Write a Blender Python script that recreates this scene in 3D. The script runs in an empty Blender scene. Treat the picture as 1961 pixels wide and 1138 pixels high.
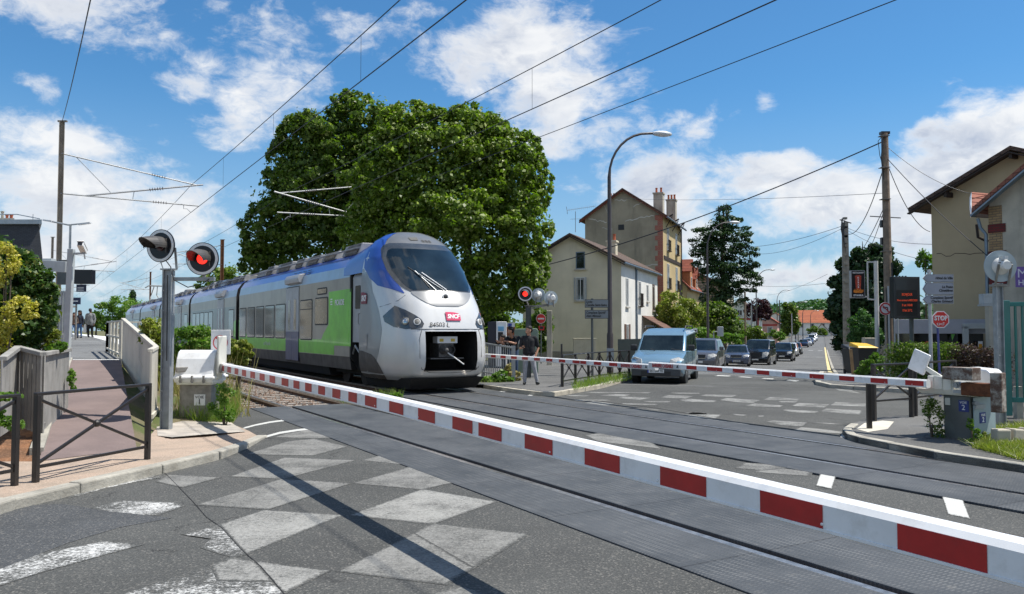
import bpy, math, random
import numpy as np
from mathutils import Matrix, Vector, Euler
C = bpy.context.scene
COL = C.collection
R = math.radians
# ---------------------------------------------------------------- camera
F, H, CX, CY = 1550.0, 1.72, 980.5, 569.0          # focal length in photo pixels, eye height in metres
TH = math.atan(63 / F)
cam = bpy.data.cameras.new('camera'); cam.sensor_width = 36; cam.lens = F / 1961 * 36
cam.clip_end = 5000; cam.clip_start = 0.05
camo = bpy.data.objects.new('camera', cam); COL.objects.link(camo)
camo.location = (0, 0, H); camo.rotation_euler = (math.pi / 2 + TH, 0, 0)
C.camera = camo
# ---------------------------------------------------------------- light
SUN_EL = R(64); SX, SY = 0.998, 0.06                # towards the sun, horizontally
sun = bpy.data.lights.new('sun', 'SUN'); sun.energy = 5.0; sun.angle = R(0.53); sun.color = (1, 0.955, 0.88)
suno = bpy.data.objects.new('sun', sun); COL.objects.link(suno)
sdir = Vector((SX * math.cos(SUN_EL), SY * math.cos(SUN_EL), math.sin(SUN_EL))).normalized()
suno.rotation_euler = sdir.to_track_quat('Z', 'Y').to_euler(); suno.location = (20, 0, 40)
C.view_settings.view_transform = 'Standard'; C.view_settings.look = 'None'
C.view_settings.exposure = 0.35; C.view_settings.gamma = 1
w = bpy.data.worlds.new('World'); C.world = w; w.use_nodes = True
nt = w.node_tree; nt.nodes.clear()
def N(t, ty, **kw):
    n = t.nodes.new(ty)
    for k, v in kw.items():
        if k.startswith('i_'):
            n.inputs[k[2:].replace('_', ' ')].default_value = v
        else: setattr(n, k, v)
    return n
def mth(t, op, a, b=None, c=None, clamp=False):
    n = t.nodes.new('ShaderNodeMath'); n.operation = op; n.use_clamp = clamp
    for i, v in enumerate((a, b, c)):
        if v is None: continue
        if isinstance(v, (int, float)): n.inputs[i].default_value = v
        else: t.links.new(v, n.inputs[i])
    return n.outputs[0]
def vmt(t, op, a, b=None):
    n = t.nodes.new('ShaderNodeVectorMath'); n.operation = op
    for i, v in enumerate((a, b)):
        if v is None: continue
        if isinstance(v, (tuple, list)): n.inputs[i].default_value = v
        else: t.links.new(v, n.inputs[i])
    return n.outputs[1] if op in ('LENGTH', 'DOT_PRODUCT') else n.outputs[0]
def mixc(t, f, a, b, bt='MIX'):
    n = t.nodes.new('ShaderNodeMix'); n.data_type = 'RGBA'; n.blend_type = bt
    for s, v in ((n.inputs[0], f), (n.inputs[6], a), (n.inputs[7], b)):
        if isinstance(v, (int, float)): s.default_value = v
        elif isinstance(v, (tuple, list)): s.default_value = tuple(v) + ((1,) if len(v) == 3 else ())
        else: t.links.new(v, s)
    return n.outputs[2]
def noise(t, vec, scale, detail=4, rough=.55, dist=0, out=0, lac=2.0):
    n = t.nodes.new('ShaderNodeTexNoise'); n.inputs['Scale'].default_value = scale
    n.inputs['Detail'].default_value = detail; n.inputs['Roughness'].default_value = rough
    n.inputs['Distortion'].default_value = dist; n.inputs['Lacunarity'].default_value = lac
    if vec is not None: t.links.new(vec, n.inputs['Vector'])
    return n.outputs[out]
def ramp(t, v, lo, hi, a=0.0, b=1.0, smooth=True):
    n = t.nodes.new('ShaderNodeMapRange'); n.interpolation_type = 'SMOOTHSTEP' if smooth else 'LINEAR'
    n.inputs[1].default_value = lo; n.inputs[2].default_value = hi
    n.inputs[3].default_value = a; n.inputs[4].default_value = b
    t.links.new(v, n.inputs[0]); return n.outputs[0]
sky = N(nt, 'ShaderNodeTexSky', sky_type='NISHITA', sun_disc=False, sun_elevation=SUN_EL,
        sun_rotation=math.atan2(SX, SY), air_density=1.0, dust_density=0.3, ozone_density=1.0)
tc = N(nt, 'ShaderNodeTexCoord'); sp = N(nt, 'ShaderNodeSeparateXYZ'); nt.links.new(tc.outputs['Generated'], sp.inputs[0])
az = mth(nt, 'ARCTAN2', sp.outputs[0], sp.outputs[1]); el = mth(nt, 'ARCSINE', sp.outputs[2])
cb = N(nt, 'ShaderNodeCombineXYZ'); nt.links.new(az, cb.inputs[0]); nt.links.new(el, cb.inputs[1])
warp = vmt(nt, 'SUBTRACT', noise(nt, cb.outputs[0], 4.5, 5, .6, 0, 1), (.5, .5, .5))
wv = vmt(nt, 'ADD', cb.outputs[0], vmt(nt, 'MULTIPLY', warp, (.16, .10, 0)))
def azel(px, py):
    x = (px - CX) / F; y = (CY - py) / F
    Y = math.cos(TH) - y * math.sin(TH); Z = math.sin(TH) + y * math.cos(TH)
    return math.atan2(x, Y), math.atan2(Z, math.hypot(x, Y))
BL = [(130, 40, 130, 55, 1), (60, 20, 90, 50, .9), (40, 185, 42, 40, .85), (75, 255, 120, 48, .9), (370, 170, 50, 28, .7),
      (520, 80, 85, 55, .62), (620, 60, 100, 60, .5), (520, 190, 130, 62, .75), (470, 240, 90, 50, .7), (800, 15, 110, 18, .35),
      (730, 130, 90, 50, .35), (1010, 80, 130, 75, .95), (900, 140, 110, 70, .8), (1090, 190, 120, 95, 1),
      (1130, 280, 130, 80, .95), (1240, 360, 140, 62, 1), (1330, 270, 55, 40, .6), (1450, 210, 34, 26, .8), (1395, 240, 30, 22, .6),
      (200, 380, 290, 68, 1), (90, 450, 220, 70, 1), (380, 430, 170, 60, .85), (250, 500, 300, 45, .75),
      (1490, 345, 120, 50, 1), (1620, 385, 170, 74, 1.1), (1800, 330, 160, 70, 1.05), (1900, 270, 110, 58, 1), (1775, 248, 46, 24, .8),
      (1945, 230, 60, 34, .8), (1520, 530, 120, 36, .95), (1350, 450, 120, 60, .8), (1500, 430, 130, 40, .7), (1700, 450, 160, 60, .7),
      (1600, 560, 400, 24, .6), (250, 560, 400, 40, .62), (280, 260, 70, 40, .35), (1400, 160, 50, 26, .35), (700, 250, 160, 50, .4)]
SKYT = (.36, .70, .92)
acc = None
for (px, py, rx, ry, k) in BL:
    a, e = azel(px, py)
    l = vmt(nt, 'LENGTH', vmt(nt, 'MULTIPLY', vmt(nt, 'SUBTRACT', wv, (a, e, 0)), (F / rx * .80, F / ry * .80, 0)))
    v = mth(nt, 'MULTIPLY', ramp(nt, l, 1.7, 0.0, 0, 1), k)
    acc = v if acc is None else mth(nt, 'MAXIMUM', acc, v)
# elsewhere on the dome, unseen: scattered cumulus, cover raised to add neutral fill light
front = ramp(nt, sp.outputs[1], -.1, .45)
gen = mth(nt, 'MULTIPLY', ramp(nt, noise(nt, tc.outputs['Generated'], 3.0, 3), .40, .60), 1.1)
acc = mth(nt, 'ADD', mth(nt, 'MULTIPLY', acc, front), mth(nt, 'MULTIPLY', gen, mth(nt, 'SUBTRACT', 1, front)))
sc3 = vmt(nt, 'MULTIPLY', tc.outputs['Generated'], (1, 1, 1.7))
sc3 = vmt(nt, 'ADD', sc3, vmt(nt, 'MULTIPLY', vmt(nt, 'SUBTRACT', noise(nt, sc3, 5, 4, .6, 0, 1), (.5, .5, .5)), (.10, .10, .10)))
f1 = noise(nt, sc3, 7.0, 12, .62)
f2 = noise(nt, vmt(nt, 'ADD', sc3, (.020, 0, .045)), 7.0, 7, .6)
wisp = noise(nt, sc3, 19, 12, .7)
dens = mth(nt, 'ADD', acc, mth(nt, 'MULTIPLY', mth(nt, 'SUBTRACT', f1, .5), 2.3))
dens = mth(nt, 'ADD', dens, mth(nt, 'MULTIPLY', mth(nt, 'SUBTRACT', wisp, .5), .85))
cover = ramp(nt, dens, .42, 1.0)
lit = ramp(nt, mth(nt, 'SUBTRACT', f1, f2), -.10, .10)
thick = ramp(nt, dens, .62, 1.15)
lowgrey = ramp(nt, noise(nt, vmt(nt, 'MULTIPLY', sc3, (1, 1, 1.6)), 4.2, 5), .40, .60)
shade = mth(nt, 'MULTIPLY', thick, mth(nt, 'ADD', mth(nt, 'MULTIPLY', mth(nt, 'SUBTRACT', 1, lit), .55), mth(nt, 'MULTIPLY', lowgrey, .50)), clamp=True)
ccol = mixc(nt, shade, (6.4, 6.45, 6.5), (2.7, 3.2, 4.2))
hs = N(nt, 'ShaderNodeHueSaturation'); hs.inputs['Saturation'].default_value = 1.0; hs.inputs['Value'].default_value = 1.0
nt.links.new(sky.outputs[0], hs.inputs['Color'])
skyc = mixc(nt, 1.0, hs.outputs[0], SKYT, 'MULTIPLY')
skyc = mixc(nt, ramp(nt, el, .30, -.02, 0, .78), skyc, (2.9, 3.8, 4.8))
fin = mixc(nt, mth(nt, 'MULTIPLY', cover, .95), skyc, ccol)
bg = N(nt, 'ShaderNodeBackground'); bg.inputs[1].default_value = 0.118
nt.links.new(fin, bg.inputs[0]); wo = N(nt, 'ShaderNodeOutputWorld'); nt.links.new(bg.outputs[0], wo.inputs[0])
# ---------------------------------------------------------------- geometry of the place
dX, dY = -.5044, .8635          # along the tracks, away from the camera
nX, nY = .8635, .5044           # across the tracks, towards the town
STX, STY = .358, .934           # along the street, away
def T(s, n, z=0.0): return Vector((s * dX + n * nX, s * dY + n * nY, z))
def ray(px, py):
    x = (px - CX) / F; y = (CY - py) / F
    return x, math.cos(TH) - y * math.sin(TH), math.sin(TH) + y * math.cos(TH)
def G(px, py, z=0.0):           # point of the level z that the photo shows at px, py
    x, Y, Z = ray(px, py); t = (z - H) / Z; return Vector((x * t, Y * t, z))
def W(px, py, D):               # point at distance D
    x, Y, Z = ray(px, py); t = D / Y; return Vector((x * t, D, H + Z * t))
def Sx(px, n):                  # distance along the line n of the track frame at picture column px
    Zd = n * 1550 / .8635 / (px - 75.1); return (Zd - n * nY) / dY
GT = [(-1e4, 0), (22, 0), (31, -.40), (47, -.97), (80, -1.35), (120, -1.47), (165, -1.2), (250, -.2), (420, 2.5), (1e5, 2.5)]
def gz(x, y):
    n = x * nX + y * nY
    for (a, za), (b, zb) in zip(GT, GT[1:]):
        if n <= b: return za + (zb - za) * (n - a) / (b - a)
    return 2.5
# ---------------------------------------------------------------- mesh helpers
class MB:
    def __init__(s): s.v = []; s.f = []; s.m = []; s.T = None
    def add(s, vs, fs, mi=0):
        b = len(s.v)
        if s.T is not None: vs = [tuple(s.T @ Vector(v)) for v in vs]
        s.v += [tuple(v) for v in vs]; s.f += [tuple(i + b for i in f) for f in fs]
        s.m += (list(mi) if isinstance(mi, (list, tuple)) else [mi] * len(fs)); return s
    def box(s, x0, x1, y0, y1, z0, z1, mi=0):
        return s.add([(x0, y0, z0), (x1, y0, z0), (x1, y1, z0), (x0, y1, z0), (x0, y0, z1), (x1, y0, z1), (x1, y1, z1), (x0, y1, z1)],
                     [(0, 3, 2, 1), (4, 5, 6, 7), (0, 1, 5, 4), (1, 2, 6, 5), (2, 3, 7, 6), (3, 0, 4, 7)], mi)
    def obox(s, M, hx, hy, hz, mi=0):
        o = s.T; s.T = M if o is None else o @ M; s.box(-hx, hx, -hy, hy, -hz, hz, mi); s.T = o; return s
    def beam(s, p, q, w, h, mi=0, up=(0, 0, 1)):
        p = Vector(p); q = Vector(q); z = (q - p); L = z.length; z.normalize(); u = Vector(up)
        if abs(z.dot(u)) > .98: u = Vector((0, 1, 0))
        x = z.cross(u).normalized(); y = x.cross(z)
        a = [p + x * i * w / 2 + y * j * h / 2 for i, j in ((-1, -1), (1, -1), (1, 1), (-1, 1))]
        b = [v + z * L for v in a]
        return s.add(a + b, [(0, 3, 2, 1), (4, 5, 6, 7), (0, 1, 5, 4), (1, 2, 6, 5), (2, 3, 7, 6), (3, 0, 4, 7)], mi)
    def prism(s, poly, vec, mi=0, cap=None):
        n = len(poly); vec = Vector(vec); a = [Vector(p) for p in poly]; b = [p + vec for p in a]
        cap = mi if cap is None else cap
        return s.add(a + b, [tuple(range(n))[::-1], tuple(range(n, 2 * n))] + [(i, (i + 1) % n, (i + 1) % n + n, i + n) for i in range(n)], [cap, cap] + [mi] * n)
    def poly(s, pts, mi=0): return s.add(pts, [tuple(range(len(pts)))], mi)
    def tube(s, pts, r, seg=8, mi=0, cap=True):
        pts = [Vector(p) for p in pts]; n = len(pts); rs = r if isinstance(r, (list, tuple)) else [r] * n
        vs = []; u = None
        for i, p in enumerate(pts):
            t = (pts[min(i + 1, n - 1)] - pts[max(i - 1, 0)]).normalized()
            if u is None:
                u = Vector((0, 0, 1)) if abs(t.z) < .9 else Vector((0, 1, 0))
            u = (u - t * u.dot(t)).normalized(); v = t.cross(u)
            vs += [p + (u * math.cos(k * 2 * math.pi / seg) + v * math.sin(k * 2 * math.pi / seg)) * rs[i] for k in range(seg)]
        fs = [(i * seg + k, i * seg + (k + 1) % seg, (i + 1) * seg + (k + 1) % seg, (i + 1) * seg + k) for i in range(n - 1) for k in range(seg)]
        if cap: fs += [tuple(range(seg))[::-1], tuple(range((n - 1) * seg, n * seg))]
        return s.add(vs, fs, mi)
    def cyl(s, p, q, r, r2=None, seg=12, mi=0): return s.tube([p, q], [r, r if r2 is None else r2], seg, mi)
    def ball(s, c, r, seg=12, mi=0):
        rx, ry, rz = r if isinstance(r, (list, tuple)) else (r, r, r); k = seg // 2
        vs = [(c[0], c[1], c[2] + rz)] + [(c[0] + rx * math.sin(math.pi * i / k) * math.cos(2 * math.pi * j / seg),
              c[1] + ry * math.sin(math.pi * i / k) * math.sin(2 * math.pi * j / seg), c[2] + rz * math.cos(math.pi * i / k))
              for i in range(1, k) for j in range(seg)] + [(c[0], c[1], c[2] - rz)]
        fs = [(0, 1 + j, 1 + (j + 1) % seg) for j in range(seg)]
        for i in range(k - 2):
            fs += [(1 + i * seg + j, 1 + (i + 1) * seg + j, 1 + (i + 1) * seg + (j + 1) % seg, 1 + i * seg + (j + 1) % seg) for j in range(seg)]
        e = len(vs) - 1; fs += [(e, 1 + (k - 2) * seg + (j + 1) % seg, 1 + (k - 2) * seg + j) for j in range(seg)]
        return s.add(vs, fs, mi)
    def lathe(s, prof, M, seg=24, mi=0):
        vs = [M @ Vector((r * math.cos(2 * math.pi * k / seg), r * math.sin(2 * math.pi * k / seg), z)) for r, z in prof for k in range(seg)]
        fs = [(i * seg + k, i * seg + (k + 1) % seg, (i + 1) * seg + (k + 1) % seg, (i + 1) * seg + k) for i in range(len(prof) - 1) for k in range(seg)]
        return s.add(vs, fs, mi)
    def grid(s, fn, us, vs_, mi=0, mf=None):
        nu, nv = len(us), len(vs_)
        P = [fn(u, v) for v in vs_ for u in us]
        fs = [(j * nu + i, j * nu + i + 1, (j + 1) * nu + i + 1, (j + 1) * nu + i) for j in range(nv - 1) for i in range(nu - 1)]
        return s.add(P, fs, mi if mf is None else [mf(us[i], vs_[j]) for j in range(nv - 1) for i in range(nu - 1)])
    def build(s, name, mats, parent=None, smooth=False, bevel=0, origin=None, recalc=True, wn=False):
        me = bpy.data.meshes.new(name); me.from_pydata(s.v, [], s.f)
        if not isinstance(mats, (list, tuple)): mats = [mats]
        for m in mats: me.materials.append(m)
        me.polygons.foreach_set('material_index', s.m)
        if smooth: me.polygons.foreach_set('use_smooth', [True] * len(me.polygons))
        return link(name, me, parent, bevel, origin, smooth)
def wmat(o):
    m = Matrix.LocRotScale(o.location, o.rotation_euler, o.scale)
    return wmat(o.parent) @ m if o.parent else m
def link(name, me, parent=None, bevel=0, origin=None, smooth=False):
    import bmesh
    if len(me.polygons) < 60000:
        bm = bmesh.new(); bm.from_mesh(me)
        if len(bm.faces) < 3000: bmesh.ops.remove_doubles(bm, verts=bm.verts, dist=1e-5)
        bmesh.ops.recalc_face_normals(bm, faces=bm.faces); bm.to_mesh(me); bm.free()
    o = bpy.data.objects.new(name, me); COL.objects.link(o)
    if parent is not None:
        me.transform(wmat(parent).inverted()); o.parent = parent
    else:
        if origin is None:
            co = np.empty(len(me.vertices) * 3); me.vertices.foreach_get('co', co); co = co.reshape(-1, 3)
            a, b = co.min(0), co.max(0); origin = ((a[0] + b[0]) / 2, (a[1] + b[1]) / 2, a[2])
        me.transform(Matrix.Translation(-Vector(origin))); o.location = origin
    if bevel:
        md = o.modifiers.new('bevel', 'BEVEL'); md.width = bevel; md.segments = 2; md.limit_method = 'ANGLE'
    if smooth and hasattr(me, 'set_sharp_from_angle'): me.set_sharp_from_angle(angle=R(38))
    return o
def tag(o, label=None, cat=None, group=None, kind=None):
    if label: o['label'] = label
    if cat: o['category'] = cat
    if group: o['group'] = group
    if kind: o['kind'] = kind
    return o
def thing(name, label, cat, loc=(0, 0, 0), rz=0, group=None):
    o = bpy.data.objects.new(name, None); COL.objects.link(o); o.location = loc; o.rotation_euler = (0, 0, rz)
    o.empty_display_size = .2
    return tag(o, label, cat, group)
def copy_tree(o, parent=None):
    c = o.copy(); COL.objects.link(c); c.parent = parent
    for ch in list(o.children): copy_tree(ch, c)
    return c
def dup(o, loc, rz=0, label=None, group=None, scale=None):
    c = copy_tree(o); c.location = loc; c.rotation_euler = (0, 0, rz)
    if label: c['label'] = label
    if group: c['group'] = group
    if scale: c.scale = (scale,) * 3
    return c
def frame(o, right, up):
    r = Vector(right).normalized(); u = Vector(up); u = (u - r * u.dot(r)).normalized(); n = r.cross(u)
    M = Matrix.Identity(4)
    for i in range(3): M[i][0], M[i][1], M[i][2], M[i][3] = r[i], u[i], n[i], o[i]
    return M
def text(name, body, size, m, parent, M, ext=.002, align='CENTER', sx=1.0, shear=0.0, bold=0.0, space=1.0):
    cu = bpy.data.curves.new(name, 'FONT'); cu.body = body; cu.size = size; cu.extrude = ext; cu.align_x = align
    cu.align_y = 'CENTER'; cu.shear = shear; cu.offset = bold; cu.space_character = space; cu.resolution_u = 3
    t = bpy.data.objects.new(name, cu); COL.objects.link(t)
    bpy.context.view_layer.update()
    me = bpy.data.meshes.new_from_object(t.evaluated_get(bpy.context.evaluated_depsgraph_get()))
    bpy.data.objects.remove(t); bpy.data.curves.remove(cu)
    me.transform(M @ Matrix.Diagonal((sx, 1, 1, 1))); me.name = name
    me.materials.clear(); me.materials.append(m)
    o = bpy.data.objects.new(name, me); COL.objects.link(o); me.transform(wmat(parent).inverted()); o.parent = parent
    return o
# ---------------------------------------------------------------- materials
def pos(t): return N(t, 'ShaderNodeNewGeometry').outputs['Position']
def pm(name, col, rough=.6, metal=0.0, var=.12, scale=3.0, bump=0.0, bscale=40.0, coat=0.0, spec=.5, dirt=0.0, dirtcol=(.05, .045, .035), streak=False, emit=0, emitcol=None):
    m = bpy.data.materials.new(name); m.use_nodes = True; t = m.node_tree; b = t.nodes['Principled BSDF']
    p = pos(t)
    b.inputs['Roughness'].default_value = rough; b.inputs['Metallic'].default_value = metal
    b.inputs['Specular IOR Level'].default_value = spec
    if coat: b.inputs['Coat Weight'].default_value = coat; b.inputs['Coat Roughness'].default_value = .06
    c = None
    if var:
        f = noise(t, p, scale, 6, .6)
        lo = tuple(x * (1 - var) for x in col); hi = tuple(min(1, x * (1 + var)) for x in col)
        c = mixc(t, ramp(t, f, .3, .7), lo, hi)
    if dirt:
        q = vmt(t, 'MULTIPLY', p, (1, 1, .18)) if streak else p
        g = ramp(t, noise(t, q, scale * 1.7, 8, .68), .47 if dirt < .95 else .38, .72 if dirt < .95 else .56)
        c = mixc(t, mth(t, 'MULTIPLY', g, dirt), c if c is not None else col, dirtcol)
    if c is not None: t.links.new(c, b.inputs['Base Color'])
    else: b.inputs['Base Color'].default_value = (*col, 1)
    if bump:
        bn = N(t, 'ShaderNodeBump'); bn.inputs['Strength'].default_value = bump; bn.inputs['Distance'].default_value = .02
        t.links.new(noise(t, p, bscale, 6, .65), bn.inputs['Height']); t.links.new(bn.outputs[0], b.inputs['Normal'])
    if emit:
        b.inputs['Emission Color'].default_value = (*(emitcol or col), 1); b.inputs['Emission Strength'].default_value = emit
    return m
def asphalt(name, base=(.082, .084, .081), paint=None, wear=0.0, pc=(.55, .55, .53), crack=True, soft=.05):
    m = bpy.data.materials.new(name); m.use_nodes = True; t = m.node_tree; b = t.nodes['Principled BSDF']; p = pos(t)
    big = noise(t, p, .35, 5, .6); fine = noise(t, p, 55, 4, .75); mid = noise(t, p, 6, 5, .6)
    agg = N(t, 'ShaderNodeTexVoronoi'); agg.inputs['Scale'].default_value = 75; t.links.new(p, agg.inputs['Vector'])
    c = mixc(t, ramp(t, big, .3, .7), tuple(x * .82 for x in base), tuple(x * 1.16 for x in base))
    c = mixc(t, ramp(t, fine, .35, .72), mixc(t, 1, c, (.62, .62, .63), 'MULTIPLY'), mixc(t, 1, c, (1.4, 1.38, 1.34), 'MULTIPLY'))
    c = mixc(t, mth(t, 'MULTIPLY', ramp(t, N_out(t, agg, 1), .84, .95), .38), c, (.26, .245, .22))
    c = mixc(t, mth(t, 'MULTIPLY', ramp(t, mid, .60, .75), .30), c, (.035, .037, .04))
    c = mixc(t, mth(t, 'MULTIPLY', ramp(t, noise(t, p, 1.1, 8, .7), .50, .66), .34), c, tuple(x * .62 for x in base))
    c = mixc(t, mth(t, 'MULTIPLY', ramp(t, noise(t, p, .16, 3, .5), .52, .60), .22), c, tuple(min(1, x * 1.7) for x in base))
    if crack:
        v = N(t, 'ShaderNodeTexVoronoi', feature='DISTANCE_TO_EDGE'); v.inputs['Scale'].default_value = .55
        t.links.new(vmt(t, 'ADD', p, vmt(t, 'MULTIPLY', noise(t, p, 2.2, 8, .7, 0, 1), (.9, .9, 0))), v.inputs['Vector'])
        ck = mth(t, 'MULTIPLY', mth(t, 'LESS_THAN', v.outputs['Distance'], .006), ramp(t, noise(t, p, .5, 2), .52, .6))
        c = mixc(t, mth(t, 'MULTIPLY', ck, .75), c, (.015, .015, .015))
    if paint is not None:
        wn = noise(t, p, 30, 8, .8); wb = noise(t, p, 1.6, 4, .6)
        wq = noise(t, vmt(t, 'MULTIPLY', p, (1, 1, 1)), 5, 8, .75)
        k = mth(t, 'ADD', mth(t, 'ADD', mth(t, 'MULTIPLY', wn, .50), mth(t, 'MULTIPLY', wb, .25)), mth(t, 'MULTIPLY', wq, .25))
        mask = ramp(t, k, wear - soft, wear + soft)
        ea = N(t, 'ShaderNodeAttribute', attribute_name='edge').outputs['Fac']
        mask = mth(t, 'MULTIPLY', mask, ramp(t, mth(t, 'ADD', ea, mth(t, 'MULTIPLY', mth(t, 'SUBTRACT', noise(t, p, 26, 6, .75), .5), 1.5)), .22, .62))
        c = mixc(t, mth(t, 'MULTIPLY', mask, paint), c, mixc(t, fine, tuple(x * .75 for x in pc), pc))
    t.links.new(c, b.inputs['Base Color']); b.inputs['Roughness'].default_value = .86; b.inputs['Specular IOR Level'].default_value = .25
    bn = N(t, 'ShaderNodeBump'); bn.inputs['Strength'].default_value = .55; bn.inputs['Distance'].default_value = .008
    t.links.new(mth(t, 'ADD', fine, mth(t, 'MULTIPLY', agg.outputs['Distance'], .8)), bn.inputs['Height']); t.links.new(bn.outputs[0], b.inputs['Normal'])
    return m
def N_out(t, node, k):
    s = N(t, 'ShaderNodeSeparateColor'); t.links.new(node.outputs['Color'], s.inputs[0]); return s.outputs[k]
def leafmat(name, c1, c2, c3, trans=.35, rough=.45):
    m = bpy.data.materials.new(name); m.use_nodes = True; t = m.node_tree; b = t.nodes['Principled BSDF']
    g = N(t, 'ShaderNodeNewGeometry'); r = g.outputs['Random Per Island']
    c = mixc(t, ramp(t, r, 0, .75, smooth=False), c1, c2); c = mixc(t, ramp(t, r, .86, .98), c, c3)
    c = mixc(t, mth(t, 'MULTIPLY', ramp(t, noise(t, g.outputs['Position'], .8, 3), .35, .7), .45), c, c1)
    t.links.new(c, b.inputs['Base Color']); b.inputs['Roughness'].default_value = rough; b.inputs['Specular IOR Level'].default_value = .35
    tr = N(t, 'ShaderNodeBsdfTranslucent'); t.links.new(mixc(t, 1, c, (1.1, 1.4, .5), 'MULTIPLY'), tr.inputs[0])
    mx = N(t, 'ShaderNodeMixShader'); mx.inputs[0].default_value = trans
    t.links.new(b.outputs[0], mx.inputs[1]); t.links.new(tr.outputs[0], mx.inputs[2])
    t.links.new(mx.outputs[0], t.nodes['Material Output'].inputs[0]); return m
def leaves(name, clumps, n, size, mat, parent=None, seed=1, shell=.72, up=.3, aspect=.75, jitter=.12, sc=None):
    """leaf-sized faces spread through ellipsoid clumps (x,y,z,rx,ry,rz[,weight])"""
    rg = np.random.default_rng(seed); cl = np.array([c[:6] for c in clumps], float)
    wt = np.array([(c[3] * c[4] + c[4] * c[5] + c[3] * c[5]) * (c[6] if len(c) > 6 else 1) for c in clumps]); wt /= wt.sum()
    k = rg.choice(len(clumps), n, p=wt); d = rg.normal(size=(n, 3)); d /= np.linalg.norm(d, axis=1)[:, None]
    r = (shell + (1 - shell) * rg.random(n) ** .6 + rg.normal(size=n) * jitter)[:, None]
    P = cl[k, :3] + d * r * cl[k, 3:6]
    nrm = d / cl[k, 3:6]; nrm /= np.linalg.norm(nrm, axis=1)[:, None]
    nrm = nrm + rg.normal(size=(n, 3)) * .75 + np.array([0, 0, up]); nrm /= np.linalg.norm(nrm, axis=1)[:, None]
    a = np.cross(nrm, rg.normal(size=(n, 3))); a /= np.linalg.norm(a, axis=1)[:, None]; b = np.cross(nrm, a)
    s = (size * (.45 + 1.1 * rg.random(n) ** 1.3))[:, None] * .5
    V = np.stack([P - a * s, P - b * s * aspect + nrm * s * .25, P + a * s, P + b * s * aspect + nrm * s * .25], 1).reshape(-1, 3)
    return rawquads(name, V, n, mat, parent)
def rawquads(name, V, n, mat, parent):
    me = bpy.data.meshes.new(name); me.vertices.add(4 * n); me.loops.add(4 * n); me.polygons.add(n)
    me.vertices.foreach_set('co', V.astype(np.float32).ravel()); me.loops.foreach_set('vertex_index', np.arange(4 * n, dtype=np.int32))
    me.polygons.foreach_set('loop_start', np.arange(0, 4 * n, 4, dtype=np.int32)); me.polygons.foreach_set('loop_total', np.full(n, 4, dtype=np.int32))
    me.update(); me.materials.append(mat)
    o = bpy.data.objects.new(name, me); COL.objects.link(o)
    if parent is not None: me.transform(wmat(parent).inverted()); o.parent = parent
    return o
def blades(name, pts, h, wd, mat, parent=None, seed=1, lean=.35):
    """grass or weed blades rooted at the given ground points"""
    rg = np.random.default_rng(seed); P = np.array(pts, float); n = len(P)
    a = rg.random(n) * 6.283; side = np.stack([np.cos(a), np.sin(a), np.zeros(n)], 1)
    hh = (h * (.45 + .8 * rg.random(n)))[:, None]; ln = rg.normal(size=(n, 3)) * lean; ln[:, 2] = 1
    tip = P + ln * hh; wv_ = side * wd
    V = np.stack([P - wv_, P + wv_, tip + wv_ * .25, tip - wv_ * .25], 1).reshape(-1, 3)
    return rawquads(name, V, n, mat, parent)
# ================================================================= ground, roads, tracks
def struct(o): o['kind'] = 'structure'; return o
M_asph = asphalt('asphalt'); M_asph2 = asphalt('asphalt_pavement', (.125, .125, .122))
M_p1 = asphalt('road_paint', paint=.80, wear=.475, pc=(.42, .415, .39), soft=.11); M_p2 = asphalt('road_paint_faded', paint=.72, wear=.485, pc=(.35, .345, .325), soft=.11)
M_p3 = asphalt('road_paint_worn', paint=.95, wear=.525, pc=(.66, .66, .64)); M_p4 = asphalt('road_paint_fresh', paint=.95, wear=.40, pc=(.60, .60, .57))
M_pf = asphalt('road_paint_far', paint=.72, wear=.50, pc=(.42, .42, .40), soft=.08)
M_tar = asphalt('asphalt_patch', (.07, .074, .078), crack=False)
def dirtmat(name, a, b, c, sc=1.2, bump=.8, bs=18):
    m = bpy.data.materials.new(name); m.use_nodes = True; t = m.node_tree; q = t.nodes['Principled BSDF']; p = pos(t)
    k = mixc(t, ramp(t, noise(t, p, sc, 6, .65), .38, .62), a, b); k = mixc(t, ramp(t, noise(t, p, bs, 5, .7), .5, .7), k, c)
    t.links.new(k, q.inputs['Base Color']); q.inputs['Roughness'].default_value = .95; q.inputs['Specular IOR Level'].default_value = .15
    bn = N(t, 'ShaderNodeBump'); bn.inputs['Strength'].default_value = bump; bn.inputs['Distance'].default_value = .04
    t.links.new(noise(t, p, bs, 8, .7), bn.inputs['Height']); t.links.new(bn.outputs[0], q.inputs['Normal']); return m
M_ground = dirtmat('earth_and_grass', (.10, .12, .045), (.17, .14, .09), (.07, .10, .03))
M_soil = dirtmat('mulch', (.30, .15, .08), (.16, .09, .055), (.42, .24, .14), 3, 1, 26)
M_ballast = dirtmat('ballast', (.20, .15, .12), (.30, .21, .16), (.10, .085, .075), 4, 1.5, 22)
M_salmon = dirtmat('pink_gravel', (.41, .315, .245), (.33, .265, .21), (.52, .41, .33), 2.5, .5, 45)
M_mauve = dirtmat('mauve_asphalt', (.205, .158, .148), (.170, .132, .125), (.25, .195, .18), 1.5, .3, 70)
M_kerb = pm('kerb_stone', (.36, .34, .29), .85, var=.2, scale=2.5, bump=.5, bscale=25, dirt=.45, dirtcol=(.16, .14, .11))
M_white = pm('white_paint', (.74, .74, .72), .55, var=.05, dirt=.2, dirtcol=(.45, .43, .38))
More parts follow.
